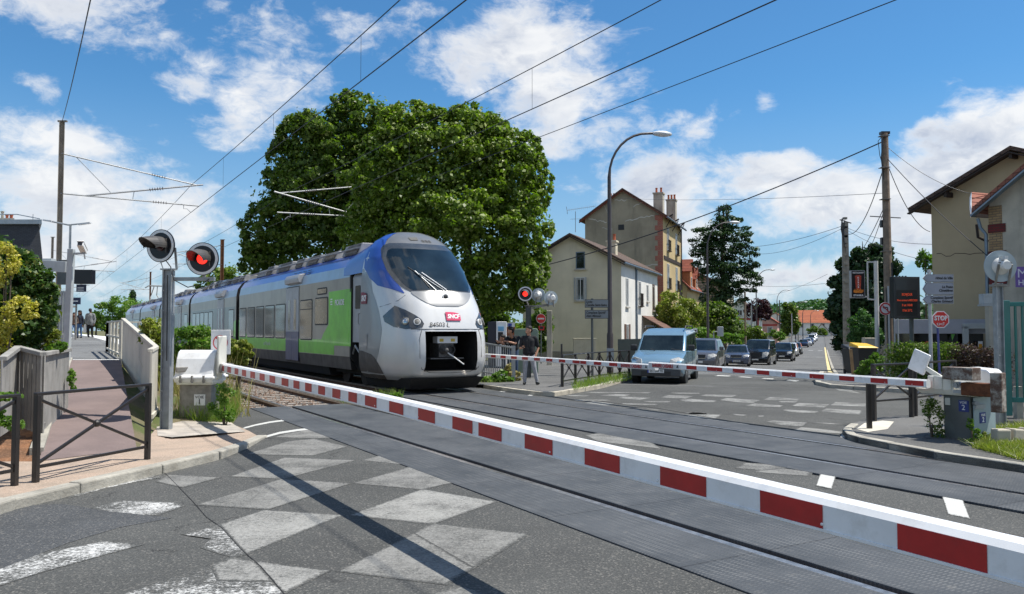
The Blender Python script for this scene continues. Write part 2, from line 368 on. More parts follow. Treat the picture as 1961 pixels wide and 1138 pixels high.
# terrain
mb = MB(); us = [-3000, -600, -200, -80, -40, -14, 0, 22, 31, 47, 80, 120, 165, 250, 420, 900, 3200]; vs = [-3000, -600, -200, -60, 0, 30, 60, 120, 250, 600, 3000]
mb.grid(lambda n, s: T(s, n, gz(n * nX, n * nY) - .30), us, vs)
struct(mb.build('ground', M_ground))
# road sheets
mb = MB()
def rect(mb, s0, s1, n0, n1, z, mi=0):
    mb.poly([T(s0, n0, z), T(s0, n1, z), T(s1, n1, z), T(s1, n0, z)], mi)
rect(mb, -60, 18.3, -14, 4.02, 0); rect(mb, -60, 18.3, 7.12, 7.98, 0); rect(mb, 18.3, 60, -14, -8, 0)
ns = [11.13, 22, 26, 31, 39, 47, 62, 80]
mb.grid(lambda n, s: T(s, n, gz(n * nX, n * nY)), ns, [-60, -20, 0, 10, 21.5, 24])
struct(mb.build('road', M_asph))
# the street climbing away
mb = MB(); sx0, sy0 = 5.6, 33.3
def ST(a, b, z=0.0):            # a metres up the street from its mouth, b to the right of its left kerb
    x = sx0 + STX * a + STY * b; y = sy0 + STY * a - STX * b; return Vector((x, y, gz(x, y) + z))
aa = [-8, 0, 8, 16, 24, 34, 46, 60, 80, 100, 125, 150, 180, 215, 250, 290]
mb.grid(lambda b, a: ST(a, b, .004), [-.2, 3.5, 7.4], aa); struct(mb.build('street', asphalt('street_asphalt', (.135, .138, .138))))
# rubber crossing panels with their flangeways
def deckmat():
    m = bpy.data.materials.new('rubber_deck'); m.use_nodes = True; t = m.node_tree; b = t.nodes['Principled BSDF']; p = pos(t)
    mp = N(t, 'ShaderNodeMapping', vector_type='POINT'); mp.inputs['Rotation'].default_value = (0, 0, -math.atan2(dY, dX)); t.links.new(p, mp.inputs[0])
    s = N(t, 'ShaderNodeSeparateXYZ'); t.links.new(mp.outputs[0], s.inputs[0])
    a = mth(t, 'SINE', mth(t, 'MULTIPLY', s.outputs[0], 6.283 / .034)); c = mth(t, 'SINE', mth(t, 'MULTIPLY', s.outputs[1], 6.283 / .075))
    stud = mth(t, 'MULTIPLY', ramp(t, a, .1, .5), ramp(t, c, -.6, -.2))
    col = mixc(t, ramp(t, noise(t, p, .8, 6, .65), .3, .7), (.048, .053, .058), (.082, .087, .092))
    col = mixc(t, mth(t, 'MULTIPLY', ramp(t, noise(t, p, 7, 8, .75), .55, .75), .5), col, (.20, .19, .17))
    jt = mth(t, 'LESS_THAN', mth(t, 'ABSOLUTE', mth(t, 'SUBTRACT', mth(t, 'FRACT', mth(t, 'DIVIDE', s.outputs[0], 1.8)), .5)), .006)
    col = mixc(t, mth(t, 'MULTIPLY', jt, .6), col, (.02, .02, .02))
    col = mixc(t, mth(t, 'MULTIPLY', stud, mth(t, 'MULTIPLY', ramp(t, noise(t, p, 2.2, 7, .7), .38, .65), .5)), col, (.20, .20, .195))
    col = mixc(t, mth(t, 'MULTIPLY', ramp(t, noise(t, vmt(t, 'MULTIPLY', mp.outputs[0], (.25, 2.4, 1)), 1.6, 6, .65), .52, .70), .45), col, (.035, .036, .038))
    t.links.new(col, b.inputs['Base Color']); b.inputs['Roughness'].default_value = .62; b.inputs['Specular IOR Level'].default_value = .3
    bn = N(t, 'ShaderNodeBump'); bn.inputs['Strength'].default_value = .5; bn.inputs['Distance'].default_value = .006
    t.links.new(mth(t, 'ADD', stud, mth(t, 'MULTIPLY', noise(t, p, 20, 5), .8)), bn.inputs['Height']); t.links.new(bn.outputs[0], b.inputs['Normal']); return m
M_deck = deckmat()
M_black = pm('black_gap', (.012, .012, .013), .9, var=0)
mb = MB()
for c, s1 in ((5.58, 18.3), (9.62, 21.4)):
    for a, b in ((c - 1.54, c - .79), (c - .625, c + .625), (c + .79, c + 1.51)):
        mb.add([T(-40, a, -.2), T(-40, b, -.2), T(s1, b, -.2), T(s1, a, -.2), T(-40, a, .006), T(-40, b, .006), T(s1, b, .006), T(s1, a, .006)],
               [(4, 5, 6, 7), (0, 1, 5, 4), (1, 2, 6, 5), (2, 3, 7, 6), (3, 0, 4, 7)])
struct(mb.build('crossing_deck', M_deck, bevel=.008))
mb = MB(); rect(mb, -60, 500, 3.9, 11.3, -.20); struct(mb.build('track_bed', dirtmat('old_ballast', (.08, .065, .05), (.12, .09, .07), (.05, .045, .04))))
mb = MB()
rg = np.random.default_rng(4)
for s in np.arange(18.35, 34, .14):
    for n in np.arange(3.3, 8.3, .14):
        if abs(n - 4.83) < .1 or abs(n - 6.33) < .1: continue
        p = T(s + rg.normal() * .03, n + rg.normal() * .03, -.19 + rg.random() * .05 + (.06 if n < 4.2 or 6.6 < n < 7.9 else 0)); r = .05 + .04 * rg.random()
        q = Euler(rg.random(3) * 6).to_matrix().to_4x4(); mb.T = Matrix.Translation(p) @ q
        mb.add([(r, 0, 0), (0, r, 0), (-r, 0, 0), (0, -r, 0), (0, 0, r * .7), (0, 0, -r * .7)], [(0, 1, 4), (1, 2, 4), (2, 3, 4), (3, 0, 4), (1, 0, 5), (2, 1, 5), (3, 2, 5), (0, 3, 5)])
mb.T = None
rect(mb, 33, 500, 3.3, 8.3, -.13)
tag(mb.build('ballast', M_ballast), 'rusty brown track ballast beyond the crossing deck', 'ballast', kind='stuff')
# tracks: two rails each, sleepers beyond the deck
M_rail = pm('rail_steel', (.46, .42, .38), .32, metal=.85, var=.3, scale=9, dirt=.5, dirtcol=(.16, .09, .06))
M_rust = pm('rail_rust', (.14, .075, .045), .85, var=.3, scale=12); M_sleeper = pm('sleeper_concrete', (.26, .23, .20), .9, var=.2)
for c, lab, ns_, s0 in ((5.58, 'near railway track with rusty rails set in the dark rubber deck, free of any train', 46, 18.6), (9.62, 'far railway track running under the green and silver train', 30, 21.6)):
    rt = thing('railway_track', lab, 'railway track', T(10, c, 0), group='railway tracks')
    for k in (-.7525, .7525):
        mb = MB(); n0 = c + k
        for (a, b, z0, z1, mi) in ((-.036, .036, -.05, .002, 0), (-.01, .01, -.14, -.05, 1), (-.07, .07, -.16, -.14, 1)):
            v = [T(s, n0 + a if j in (0, 3) else n0 + b, z0 if j in (0, 1) else z1) for s in (-50, 420) for j in range(4)]
            mb.add(v, [(0, 1, 5, 4), (1, 2, 6, 5), (2, 3, 7, 6), (3, 0, 4, 7)], mi)
        mb.build('rail', [M_rail, M_rust], rt)
    for i in range(ns_):
        mb = MB(); mb.beam(T(s0 + i * .6, c - 1.25, -.20), T(s0 + i * .6, c + 1.25, -.20), .26, .16); mb.build('sleeper', M_sleeper, rt)
# pavements with kerbs
def slab(name, pts, th, mat):
    mb = MB(); mb.prism([Vector(p) - Vector((0, 0, th)) for p in pts], (0, 0, th), 0); return struct(mb.build(name, mat))
def kerb(pts, w=.16, lift=.012, drop=.2, seed=0, mat=None, wob=.012):
    mb = MB(); rg = random.Random(seed); pts = [Vector(p) for p in pts]
    for p, q in zip(pts, pts[1:]):
        L = (q - p).length; k = max(1, round(L / .95)); t = (q - p).normalized(); o = Vector((-t.y, t.x, 0)).normalized() * w
        for i in range(k):
            a = p.lerp(q, i / k) + t * .006; b = p.lerp(q, (i + 1) / k) - t * .006
            l1, l2 = lift + rg.uniform(-wob, wob) * .5, lift + rg.uniform(-wob, wob) * .5
            e = Vector((0, 0, 1))
            mb.add([a - e * drop, b - e * drop, b + o - e * drop, a + o - e * drop, a + e * l1, b + e * l2, b + o + e * l2, a + o + e * l1],
                   [(0, 3, 2, 1), (4, 5, 6, 7), (0, 1, 5, 4), (1, 2, 6, 5), (2, 3, 7, 6), (3, 0, 4, 7)])
    return struct(mb.build('kerb', mat or M_kerb, bevel=.02))
def gp(l, z): return [G(x, y, z) for x, y in l]
k1 = gp([(-420, 1060), (-150, 1002), (0, 955), (130, 925), (290, 890), (400, 865)], .1) + [G(454, 850, .06), G(492, 834, .02)]
k1i = [G(474, 824, .02), G(446, 813, .02), G(452, 783, .0)]
pav = k1 + k1i + [G(420, 792, .05), G(330, 812, .1), G(300, 820, .1), G(262, 861, .1), G(74, 884, .1), G(0, 884, .1), G(-420, 930, .1)]
slab('pavement', pav, .3, M_salmon)
kerb(k1[::-1], .17, drop=.3, seed=1)
mb = MB(); zz = Vector((0, 0, .004))   # concrete apron round the barrier foot, with old paint
mb.poly([p + zz for p in [G(300, 818, .1), G(330, 811, .1), G(420, 792, .05), G(446, 812, .03), G(470, 827, .03), G(400, 832, .09), G(330, 838, .1), G(302, 835, .1)]])
struct(mb.build('concrete_apron', pm('old_concrete', (.40, .36, .31), .9, var=.2, scale=2, bump=.5, dirt=.6, dirtcol=(.20, .19, .18))))
# ramp up to the platform, platform
ra = [G(74, 884, .1), G(262, 861, .1)]; rb = [G(137, 690, .95), G(231, 690, .95)]
mb = MB(); mb.grid(lambda u, v: ra[0].lerp(ra[1], u).lerp(rb[0].lerp(rb[1], u), v) + Vector((0, 0, .006)), [0, 1], [0, .3, .6, 1])
struct(mb.build('ramp_path', M_mauve))
def pz(s): return .95 + min(max(s - 24, 0), 36) * .009
mb = MB()
def plat(s0, s1, n0, n1, k=6):
    ss = [s0 + (s1 - s0) * i / k for i in range(k + 1)]
    mb.grid(lambda n, s: T(s, n, pz(s)), [n0, n1], ss)
    mb.grid(lambda z, s: T(s, n1, pz(s) if z else -.2), [0, 1], ss)
    mb.poly([T(s0, n0, -.2), T(s0, n1, -.2), T(s0, n1, pz(s0)), T(s0, n0, pz(s0))])
plat(24.2, 30, -14, 1.95); plat(30, 260, -14, 3.95, 24)
struct(mb.build('platform', asphalt('platform_asphalt', (.165, .17, .172))))
mb = MB(); mb.grid(lambda n, s: T(s, n, pz(s) + .006), [3.0, 3.93], [30.1, 45, 60, 120, 258]); mb.grid(lambda u, v: (rb[0] + zz * 2).lerp(rb[1] + zz * 2, u) + Vector((-.13, .26, .004)) * v, [0.02, .97], [.2, 1])
struct(mb.build('platform_edge_line', M_white))
# beds beside the ramp
mb = MB(); mb.grid(lambda u, v: G(0, 884, .1).lerp(ra[0], u).lerp(T(24.3, -14, .93).lerp(rb[0], u), v) - Vector((0, 0, .03)), [-1.6, -.5, 0, .5, 1], [0, .3, .6, 1])
struct(mb.build('flower_bed', M_soil))
mb = MB(); mb.poly([G(300, 821, .06), ra[1] - zz * 4, rb[1] - Vector((0, 0, .15)), T(60, 1.9, .2), T(120, 3.9, .0), T(18.3, 3.9, .02), G(446, 812, .02)])
struct(mb.build('verge', M_ground))
mb = MB(); mb.beam(G(70, 868, .13), G(132, 690, .93), .16, .14); mb.build('kerb', M_kerb); COL.objects['kerb'].get('kind')
[struct(o) for o in COL.objects if o.name.startswith('kerb')]
# pavement of the town side
kt = gp([(925, 737), (985, 746), (1035, 751), (1062, 752), (1090, 748), (1150, 738), (1212, 722)], .1) + [ST(0, 0, .1)]
pave = kt + [ST(a, 0, .1) for a in aa[2:]]
inner = [ST(a, -3.2, .1) for a in aa[2:]][::-1]
mb = MB(); mb.poly(kt + [ST(8, 0, .1), ST(8, -3.2, .1), Vector((3.0, 46, -.25)), T(60, 13, .1), T(21.6, 11.2, .1)])
mb.grid(lambda b, a: ST(a, b, .1), [-3.2, 0], aa[2:]); struct(mb.build('pavement', M_asph2))
kerb([Vector(p) for p in kt] + [ST(a, 0, .1) for a in aa[2:9]], .16, seed=3, mat=pm('kerb_pale', (.45, .41, .33), .85, var=.2, scale=2.5, bump=.4, dirt=.35, dirtcol=(.2, .17, .13)))
# right hand pavement and traffic island
kr = [ST(a, 7.2, .1) for a in aa[9:1:-1]] + [G(1570, 711, .1), G(1558, 722, .1), G(1562, 731, .1), G(1590, 737, .1), G(1680, 743, .1), G(1800, 750, .1), G(2150, 772, .1)]
mb = MB(); mb.grid(lambda b, a: ST(a, b, .1), [7.2, 10.2], aa[2:])
mb.poly(kr[8:] + [Vector((40, 24, .1)), Vector((40, 44, .1)), ST(8, 12, .25), ST(8, 7.2, .1)]); struct(mb.build('pavement', M_asph2))
kerb(kr, .17, seed=5)
isl = [(1613, 822), (1622, 831), (1645, 838), (1700, 849), (1790, 866), (1960, 892), (2300, 945)]; islb = [(2300, 850), (1960, 815), (1790, 795), (1713, 797), (1660, 803), (1628, 812)]
ki = gp(isl, .09); mb = MB(); mb.prism([p - Vector((0, 0, .2)) for p in ki + gp(islb, .09)], (0, 0, .2)); struct(mb.build('traffic_island', M_asph2))
kerb([G(1628, 812, .09)] + ki, .14, seed=6)
mb = MB(); mb.poly([p + zz for p in gp([(1640, 822), (1662, 828), (1700, 822), (1712, 808), (1690, 806), (1655, 811)], .09)])
struct(mb.build('concrete_pad', pm('pale_concrete', (.56, .52, .44), .9, var=.1, bump=.2)))
# painted markings
def zm(ox, oy, sc, l): return [(ox + a / sc, oy + b / sc) for a, b in l]
S1 = 1430 / 450; S2 = 1778 / 450; S3 = 1961 / 800; S5 = 1961 / 350; S4 = 1961 / 400
marks = {0: [], 1: [], 2: [], 3: [], 4: []}
A = lambda k, *q: marks[k].extend(q)
A(1, [(526, 837), (545, 831), (602, 821), (645, 838), (602, 839)], [(473, 869), (551, 845), (602, 840), (665, 855), (600, 872), (526, 871)],
  [(441, 912), (545, 876), (682, 881), (542, 917)], [(377, 966), (539, 917), (674, 925), (514, 975)], [(300, 922), (322, 909), (421, 914), (350, 933)], [(693, 881), (728, 872), (771, 889)],
  [(674, 925), (785, 894), (867, 924), (809, 937)], [(829, 1002), (1010, 1022), (905, 1087), (792, 1021)], [(649, 1093), (792, 1021), (905, 1087), (853, 1118)], [(790, 1150), (880, 1122), (940, 1138), (940, 1150)])
A(0, [(421, 1004), (504, 976), (656, 986), (471, 1060)], [(669, 986), (809, 936), (951, 960), (829, 1003)], [(488, 1074), (630, 1092), (545, 1134), (520, 1112)])
A(0, zm(350, 780, S1, [(180, 960), (300, 915), (430, 935), (545, 1055), (380, 1055), (220, 1050)]))
A(2, zm(350, 780, S1, [(-400, 1150), (-200, 1080), (0, 1010), (180, 962), (220, 1050), (560, 1060), (610, 1125), (560, 1160)]))
A(2, [(120, 948), (200, 930), (308, 908), (314, 914), (260, 922), (190, 938), (140, 952)], [(180, 972), (230, 958), (335, 962), (350, 969), (300, 986), (215, 985)],
  zm(350, 780, S1, [(0, 775), (150, 735), (225, 715), (380, 888), (300, 908), (200, 880), (110, 850), (170, 800)]),
  [(-200, 1130), (0, 1088), (70, 1062), (140, 1048), (200, 1036), (268, 1044), (200, 1062), (80, 1095), (-60, 1140)])
def arc(pts, wd):
    return [(x, y - wd / 2) for x, y in pts] + [(x, y + wd / 2) for x, y in pts[::-1]]
A(3, arc(zm(350, 780, S1, [(365, 128), (440, 108), (530, 90), (640, 76)]), 3), arc(zm(350, 780, S1, [(395, 212), (480, 185), (590, 155), (700, 138), (783, 130)]), 4),
  zm(920, 590, 6.322, [(170, 1020), (280, 1000), (480, 970), (470, 985), (380, 1000), (215, 1032)]), zm(920, 590, 6.322, [(500, 1068), (600, 1048), (720, 1038), (730, 1046), (640, 1056), (540, 1078)]))
# dashes over the crossing
A(3, zm(900, 680, S3, [(1645, 557), (1716, 568), (1698, 627), (1625, 612)]), [(1620, 838.5), (1632, 841), (1631, 844), (1608, 842)], zm(1100, 850, 2.2776, [(1603, 220), (1690, 235), (1725, 325), (1630, 305)]),
  zm(1540, 640, 4.378, [(320, 825), (405, 838), (385, 892), (290, 882)]), zm(1540, 640, 4.378, [(985, 915), (1095, 930), (1130, 1000), (1010, 990)]))
A(1, zm(900, 680, S3, [(1395, 520), (1500, 535), (1600, 548), (1590, 566), (1490, 560), (1340, 548)]), zm(900, 680, S3, [(1290, 505), (1400, 512), (1480, 528), (1380, 540), (1250, 530)]),
  zm(900, 680, S3, [(540, 375), (660, 360), (790, 375), (900, 440), (820, 430), (600, 405)]))
# far chequer and lines
Z5 = lambda l: zm(1000, 730, S5, l); Z4 = lambda l: zm(1300, 700, S4, l)
for q in (Z5([(645, 116), (1385, 118), (1360, 130), (1150, 124), (800, 128)]), Z5([(820, 152), (1010, 138), (1170, 145), (1080, 165)]), Z5([(1030, 178), (1100, 166), (1400, 178), (1270, 200), (1120, 190)]),
          Z5([(1290, 215), (1600, 215), (1580, 228), (1400, 228)]), Z5([(1480, 175), (1560, 150), (1850, 158), (1760, 188)]), Z5([(1560, 122), (1900, 126), (1920, 134), (1650, 134)]),
          Z5([(620, 245), (760, 212), (990, 240), (860, 280), (740, 262)]), Z5([(900, 295), (1270, 300), (1180, 335), (1050, 318)]), Z5([(1060, 236), (1460, 246), (1440, 256), (1080, 250)]),
          Z5([(1310, 292), (1500, 312), (1450, 315)]), Z5([(1690, 205), (1961, 208), (1961, 222), (1760, 218)]), Z5([(1740, 335), (1960, 340), (2000, 372), (1860, 362)]), Z5([(1560, 385), (1660, 350), (2140, 360), (2080, 400), (1700, 395)]),
          Z5([(460, 150), (740, 152), (690, 164), (520, 162)]), Z5([(500, 200), (900, 196), (960, 208), (620, 215)]),
          Z4([(0, 282), (150, 290), (60, 305), (0, 303)]), Z4([(190, 285), (260, 268), (555, 276), (500, 298), (400, 292)]), Z4([(0, 322), (100, 312), (360, 330), (330, 345), (120, 340)]),
          Z4([(380, 325), (440, 305), (765, 325), (700, 352), (560, 345)]), Z4([(615, 378), (700, 355), (980, 375), (960, 390), (720, 385)]), Z4([(790, 322), (850, 296), (1140, 314), (1120, 322), (900, 325)]),
          Z4([(930, 335), (1125, 328), (1100, 347), (960, 345)]), Z4([(1060, 378), (1120, 350), (1420, 362), (1370, 395), (1200, 388)]), Z4([(1420, 372), (1470, 342), (1768, 358), (1755, 385), (1560, 380)]),
          Z4([(970, 418), (1010, 412), (1320, 430), (1290, 447), (1060, 440)]), Z4([(1330, 428), (1380, 402), (1720, 422), (1700, 460), (1540, 450)]), Z4([(60, 455), (150, 440), (390, 463), (320, 488), (200, 480)]),
          Z4([(820, 525), (880, 515), (1210, 535), (1160, 570), (960, 560)]), Z4([(900, 610), (1060, 612), (1030, 640), (960, 635)]), Z4([(1210, 530), (1400, 538), (1560, 552), (1440, 552)]),
          Z4([(1455, 212), (1620, 232), (1720, 265), (1600, 250), (1500, 235)]), Z4([(740, 470), (800, 465), (800, 480), (750, 482)]), Z4([(490, 452), (640, 462), (620, 472), (540, 468)])):
    A(4, q)
for q in (Z4([(225, 525), (270, 498), (660, 548), (600, 582), (420, 566)]), Z4([(1070, 608), (1140, 577), (1300, 590), (1550, 622), (1530, 638), (1300, 622)]), Z4([(0, 470), (220, 492), (100, 496), (0, 492)])): A(0, q)
for q in (Z4([(330, 98), (370, 82), (495, 85), (470, 100)]), Z4([(550, 103), (590, 92), (700, 97), (660, 110)]), Z4([(772, 118), (800, 107), (900, 112), (880, 127)]), Z4([(1000, 138), (1040, 125), (1135, 133), (1105, 150)]),
          Z4([(965, 14), (990, 9), (1030, 12), (1020, 20)]), Z4([(1090, 26), (1110, 19), (1165, 22), (1155, 29)]), Z4([(1232, 36), (1260, 28), (1320, 33), (1305, 41)])): A(3, q)
for k, (m, nm) in enumerate(((M_p1, 'checker_marking'), (M_p2, 'faded_checker_marking'), (M_p3, 'worn_marking'), (M_p4, 'lane_marking'), (M_pf, 'worn_marking'))):
    V, Fa, E_ = [], [], []
    for qi, q in enumerate(marks[k]):
        pp = [G(x, y, .004) for x, y in q]; c = sum(pp, Vector()) / len(pp); z0 = .0012 + .0003 * (qi % 5) + .0004 * (k == 1) + .0005 * (k > 1); n = len(pp); R_ = sum((p - c).length for p in pp) / n; b0 = len(V)
        for sc, e in ((1 + .03 / R_, .05), (max(.1, 1 - .10 / R_), 1)):
            for p in pp: t_ = c + (p - c) * sc; V.append((t_.x, t_.y, gz(t_.x, t_.y) + z0)); E_.append(e)
        Fa += [(b0 + i, b0 + (i + 1) % n, b0 + n + (i + 1) % n, b0 + n + i) for i in range(n)] + [tuple(b0 + n + i for i in range(n))]
    me = bpy.data.meshes.new(nm); me.from_pydata(V, [], Fa); me.attributes.new('edge', 'FLOAT', 'POINT').data.foreach_set('value', E_); me.materials.append(m)
    o = bpy.data.objects.new(nm, me); COL.objects.link(o); struct(o)
mb = MB()
for a in (62, 98):
    for i in range(5): mb.poly([ST(a, .6 + i * 1.35, .012), ST(a, 1.25 + i * 1.35, .012), ST(a + .9, 1.25 + i * 1.35, .012), ST(a + .9, .6 + i * 1.35, .012)])
for a0, a1 in zip([-1, 4, 9, 16, 24, 34, 46, 60, 80, 100], [4, 9, 16, 24, 34, 46, 60, 80, 100, 125]):
    mb.poly([ST(a0, 6.95, .012), ST(a0, 7.17, .012), ST(a1, 7.17, .012), ST(a1, 6.95, .012)], 1)
struct(mb.build('street_marking', [M_white, pm('yellow_line', (.60, .50, .25), .8, var=.3, scale=6)]))
mb = MB()  # tar joints and repair patches
mb.poly([G(x, y, .003) for x, y in [(0, 1090), (-200, 1120), (-200, 985), (40, 968), (120, 965), (200, 978), (330, 992), (230, 1010), (130, 1040)]])
def joint(px, wd=.012, z=.016):
    pts = [G(x, y, z) for x, y in px]
    for p, q in zip(pts, pts[1:]):
        t = (q - p).normalized(); o = Vector((-t.y, t.x, 0)) * wd; mb.poly([p - o, q - o, q + o, p + o], 1)
joint([(304, 895), (330, 920), (371, 962), (395, 990), (424, 1010), (462, 1052), (500, 1085), (545, 1138), (560, 1160)], .0035, .004)
joint([(1040, 756), (1075, 762), (1105, 768), (1140, 767), (1175, 772), (1220, 777), (1260, 782), (1300, 789), (1360, 800), (1420, 810), (1520, 822)], .018, .004)
struct(mb.build('tar_joint', [M_tar, M_black]))
# ================================================================= level crossing equipment
M_wh = pm('barrier_white', (.80, .80, .79), .38, var=.05, scale=5, dirt=.40, dirtcol=(.50, .48, .43), coat=.15)
M_red = pm('barrier_red', (.42, .016, .014), .45, var=.12, scale=7, dirt=.30, dirtcol=(.26, .03, .025)); M_redf = pm('barrier_red_faded', (.50, .11, .09), .6, var=.15)
M_galv = pm('galvanised_steel', (.36, .38, .39), .48, metal=.55, var=.14, scale=6, dirt=.2, dirtcol=(.2, .19, .17), bump=.1)
M_galvd = pm('weathered_steel', (.25, .24, .22), .6, metal=.3, var=.2, scale=7, dirt=.4, dirtcol=(.16, .11, .08))
M_ironb = pm('brown_black_paint', (.022, .018, .016), .38, var=.15, scale=6, coat=.15)
M_cream = pm('cream_plastic', (.66, .65, .58), .45, var=.06, dirt=.3, dirtcol=(.40, .36, .28))
M_gry = pm('grey_paint', (.40, .43, .44), .5, var=.08, dirt=.25, dirtcol=(.25, .23, .2))
M_dk = pm('dark_rubber', (.02, .02, .022), .6, var=.1)
M_blackp = pm('black_paint', (.012, .012, .014), .35, var=.1)
M_blue = pm('blue_plate', (.02, .04, .20), .4, var=.05); M_whp = pm('white_plate', (.78, .78, .77), .4, var=.03)
M_rusty = pm('rusty_iron', (.34, .32, .28), .75, var=.15, scale=3, bump=.4, dirt=.96, dirtcol=(.085, .042, .025))
M_rust2 = pm('rust', (.13, .045, .018), .9, var=.35, scale=9, bump=.5, dirt=.5, dirtcol=(.03, .014, .008))
M_wood = pm('weathered_wood', (.22, .17, .125), .9, var=.25, scale=4, bump=.4, dirt=.4, dirtcol=(.10, .08, .06), streak=True)
M_redtxt = pm('red_lettering', (.42, .02, .02), .5, var=0); M_blk = pm('black_lettering', (.02, .02, .02), .5, var=0)
M_greyf = pm('barrier_tip_grey', (.55, .56, .56), .5, var=.05)
M_ledr = pm('lit_red_lamp', (.9, .03, .02), .3, var=0, emit=2.2, emitcol=(1, .02, .012)); M_ledoff = pm('unlit_red_lamp', (.05, .008, .008), .15, var=0)

def arm(parent, name, s0, s1, n0, zt, zb, w, reds, joints=(), fade=None, mats=None):
    """hollow boom along the track direction; near face at n0; reds are (s_a, s_b) pairs on its near face"""
    def prof(s, o=0):
        t, b = zt(s), zb(s); h = t - b; c = .018
        return [T(s, n0 - o, b + c), T(s, n0 - o, t - h * .16), T(s, n0 + w * .16, t), T(s, n0 + w * .84, t), T(s, n0 + w, t - h * .16), T(s, n0 + w, b + c), T(s, n0 + w * .8, b), T(s, n0 + w * .2, b)]
    mb = MB(); K = 14; ss = [s0 + (s1 - s0) * i / K for i in range(K + 1)]
    mb.add([p for s in ss for p in prof(s)], [(i * 8 + k, i * 8 + (k + 1) % 8, (i + 1) * 8 + (k + 1) % 8, (i + 1) * 8 + k) for i in range(K) for k in range(8)] + [tuple(range(8))[::-1], tuple(range(K * 8, K * 8 + 8))])
    for i, (p, q) in enumerate(reds):
        t1, b1, t2, b2 = zt(p), zb(p), zt(q), zb(q)
        f = lambda t, b: (t - (t - b) * .165, b + .020)
        (u1, l1), (u2, l2) = f(t1, b1), f(t2, b2); e = .0025
        mi = 2 if fade and fade(i) else 1
        mb.add([T(p, n0 - e, l1), T(p, n0 - e, u1), T(q, n0 - e, u2), T(q, n0 - e, l2)], [(0, 1, 2, 3)], mi)
        mb.add([T(p, n0 + w + e, l1), T(p, n0 + w + e, u1), T(q, n0 + w + e, u2), T(q, n0 + w + e, l2)], [(3, 2, 1, 0)], mi)
    for i in range(K):
        p, q = ss[i], ss[i + 1]; mb.add([T(s, n0 - (.008 if j in (0, 3) else 0), zb(s) + (.014 if j < 2 else .026)) for s in (p, q) for j in (1, 0, 3, 2)], [(0, 1, 5, 4), (1, 2, 6, 5), (2, 3, 7, 6), (3, 0, 4, 7)], 0)
        mb.ball(T((p + q) / 2, n0 - .003, zb((p + q) / 2) + .045), .007, 8, 0)
    a = mb.build(name, [M_wh, M_red, M_redf], parent)
    mb = MB()
    for s in joints:
        p1, p2 = prof(s - .035), prof(s + .035); c1 = sum(p1, Vector()) / 8
        mb.add([c + (c - sum(p1, Vector()) / 8) * .035 for c in p1] + [c + (c - sum(p2, Vector()) / 8) * .035 for c in p2], [(k, (k + 1) % 8, (k + 1) % 8 + 8, k + 8) for k in range(8)] + [tuple(range(8))[::-1], tuple(range(8, 16))])
    if joints: mb.build('joint_sleeve', M_wh, a, bevel=.004)
    return a
# ---- near barrier, pivoting on its machine at the left
N1 = 2.91
nb = thing('crossing_barrier', 'long near barrier, its arm filling the foreground from the white machine beside the ramp', 'barrier', G(380, 806, .06))
zt1 = lambda s: float(np.interp(s, [0, 1.6, 8, 16], [.96, .985, 1.078, 1.10])); zb1 = lambda s: float(np.interp(s, [0, 1.6, 8, 16], [.81, .835, .925, .945]))
rp = [(424.7, 430.5), (437, 444), (451, 458), (465, 473), (481, 490), (498.8, 508.5), (517.8, 528.5), (541, 554), (563.7, 575), (586, 598.5), (611, 624), (638, 653.5), (668.7, 685), (700.5, 722.5), (746.7, 773.6),
      (801.8, 834), (867.3, 905.5), (917, 961), (1005, 1058), (1119, 1185.6), (1262.3, 1349.6), (1451.6, 1570), (1710.8, 1880), (2080, 2340)]
arm(nb, 'arm', Sx(423, N1), .75, N1, zt1, zb1, .14, [(Sx(a, N1), Sx(b, N1)) for a, b in rp], [Sx(691, N1)], fade=lambda i: 2 <= i <= 6)
# machine housing
def mach(parent, o, face, up=(0, 0, 1)): pass
c0 = G(340, 806, .06); c1 = G(404, 806, .06)
ex = (c1 - c0).normalized(); ey = Vector((-ex.y, ex.x, 0))
Mx = frame(c0, ex, ey)  # x right, y away, z up
def local(parent, name, mat, M, build, **k):
    mb = MB(); mb.T = M; build(mb); mb.T = None; return mb.build(name, mat, parent, **k)
wd = (c1 - c0).length
local(nb, 'pedestal', M_galvd, Mx, lambda m: (m.box(.06, wd, 0, .42, 0, .70), m.box(0, .07, .06, .36, 0, .72)), bevel=.012)
def hous(m):
    x0, x1 = -.02, wd + .07
    sec = [(-.12, .70), (-.16, .76), (-.16, .82), (-.13, .84), (-.05, 1.13), (.02, 1.25), (.10, 1.29), (.42, 1.28), (.50, 1.20), (.55, .84), (.58, .82), (.58, .76), (.54, .70)]
    m.prism([(x0, a, b) for a, b in sec], (x1 - x0, 0, 0))
    m.box(x0 - .03, x1 + .03, -.18, .60, .765, .815)
ho = local(nb, 'housing', M_wh, Mx, hous, bevel=.02, smooth=False)
local(nb, 'housing_tray', M_cream, Mx, lambda m: m.box(0, wd + .05, -.10, .5, .66, .72), bevel=.02)
for i in range(3): local(ho, 'latch', M_galvd, Mx, lambda m: (m.box(.10 + i * .21, .13 + i * .21, -.205, -.16, .70, .83), m.box(.09 + i * .21, .14 + i * .21, -.20, -.17, .72, .75)))
local(nb, 'counterweight', M_cream, Mx, lambda m: (m.box(wd + .12, wd + .17, -.10, .30, .86, 1.55), m.box(wd + .06, wd + .12, .0, .22, .75, 1.2)), bevel=.02)
pl = local(nb, 'warning_plate', M_whp, Mx, lambda m: m.box(wd - .18, wd + .19, .42, .435, 1.20, 1.66), bevel=.01)
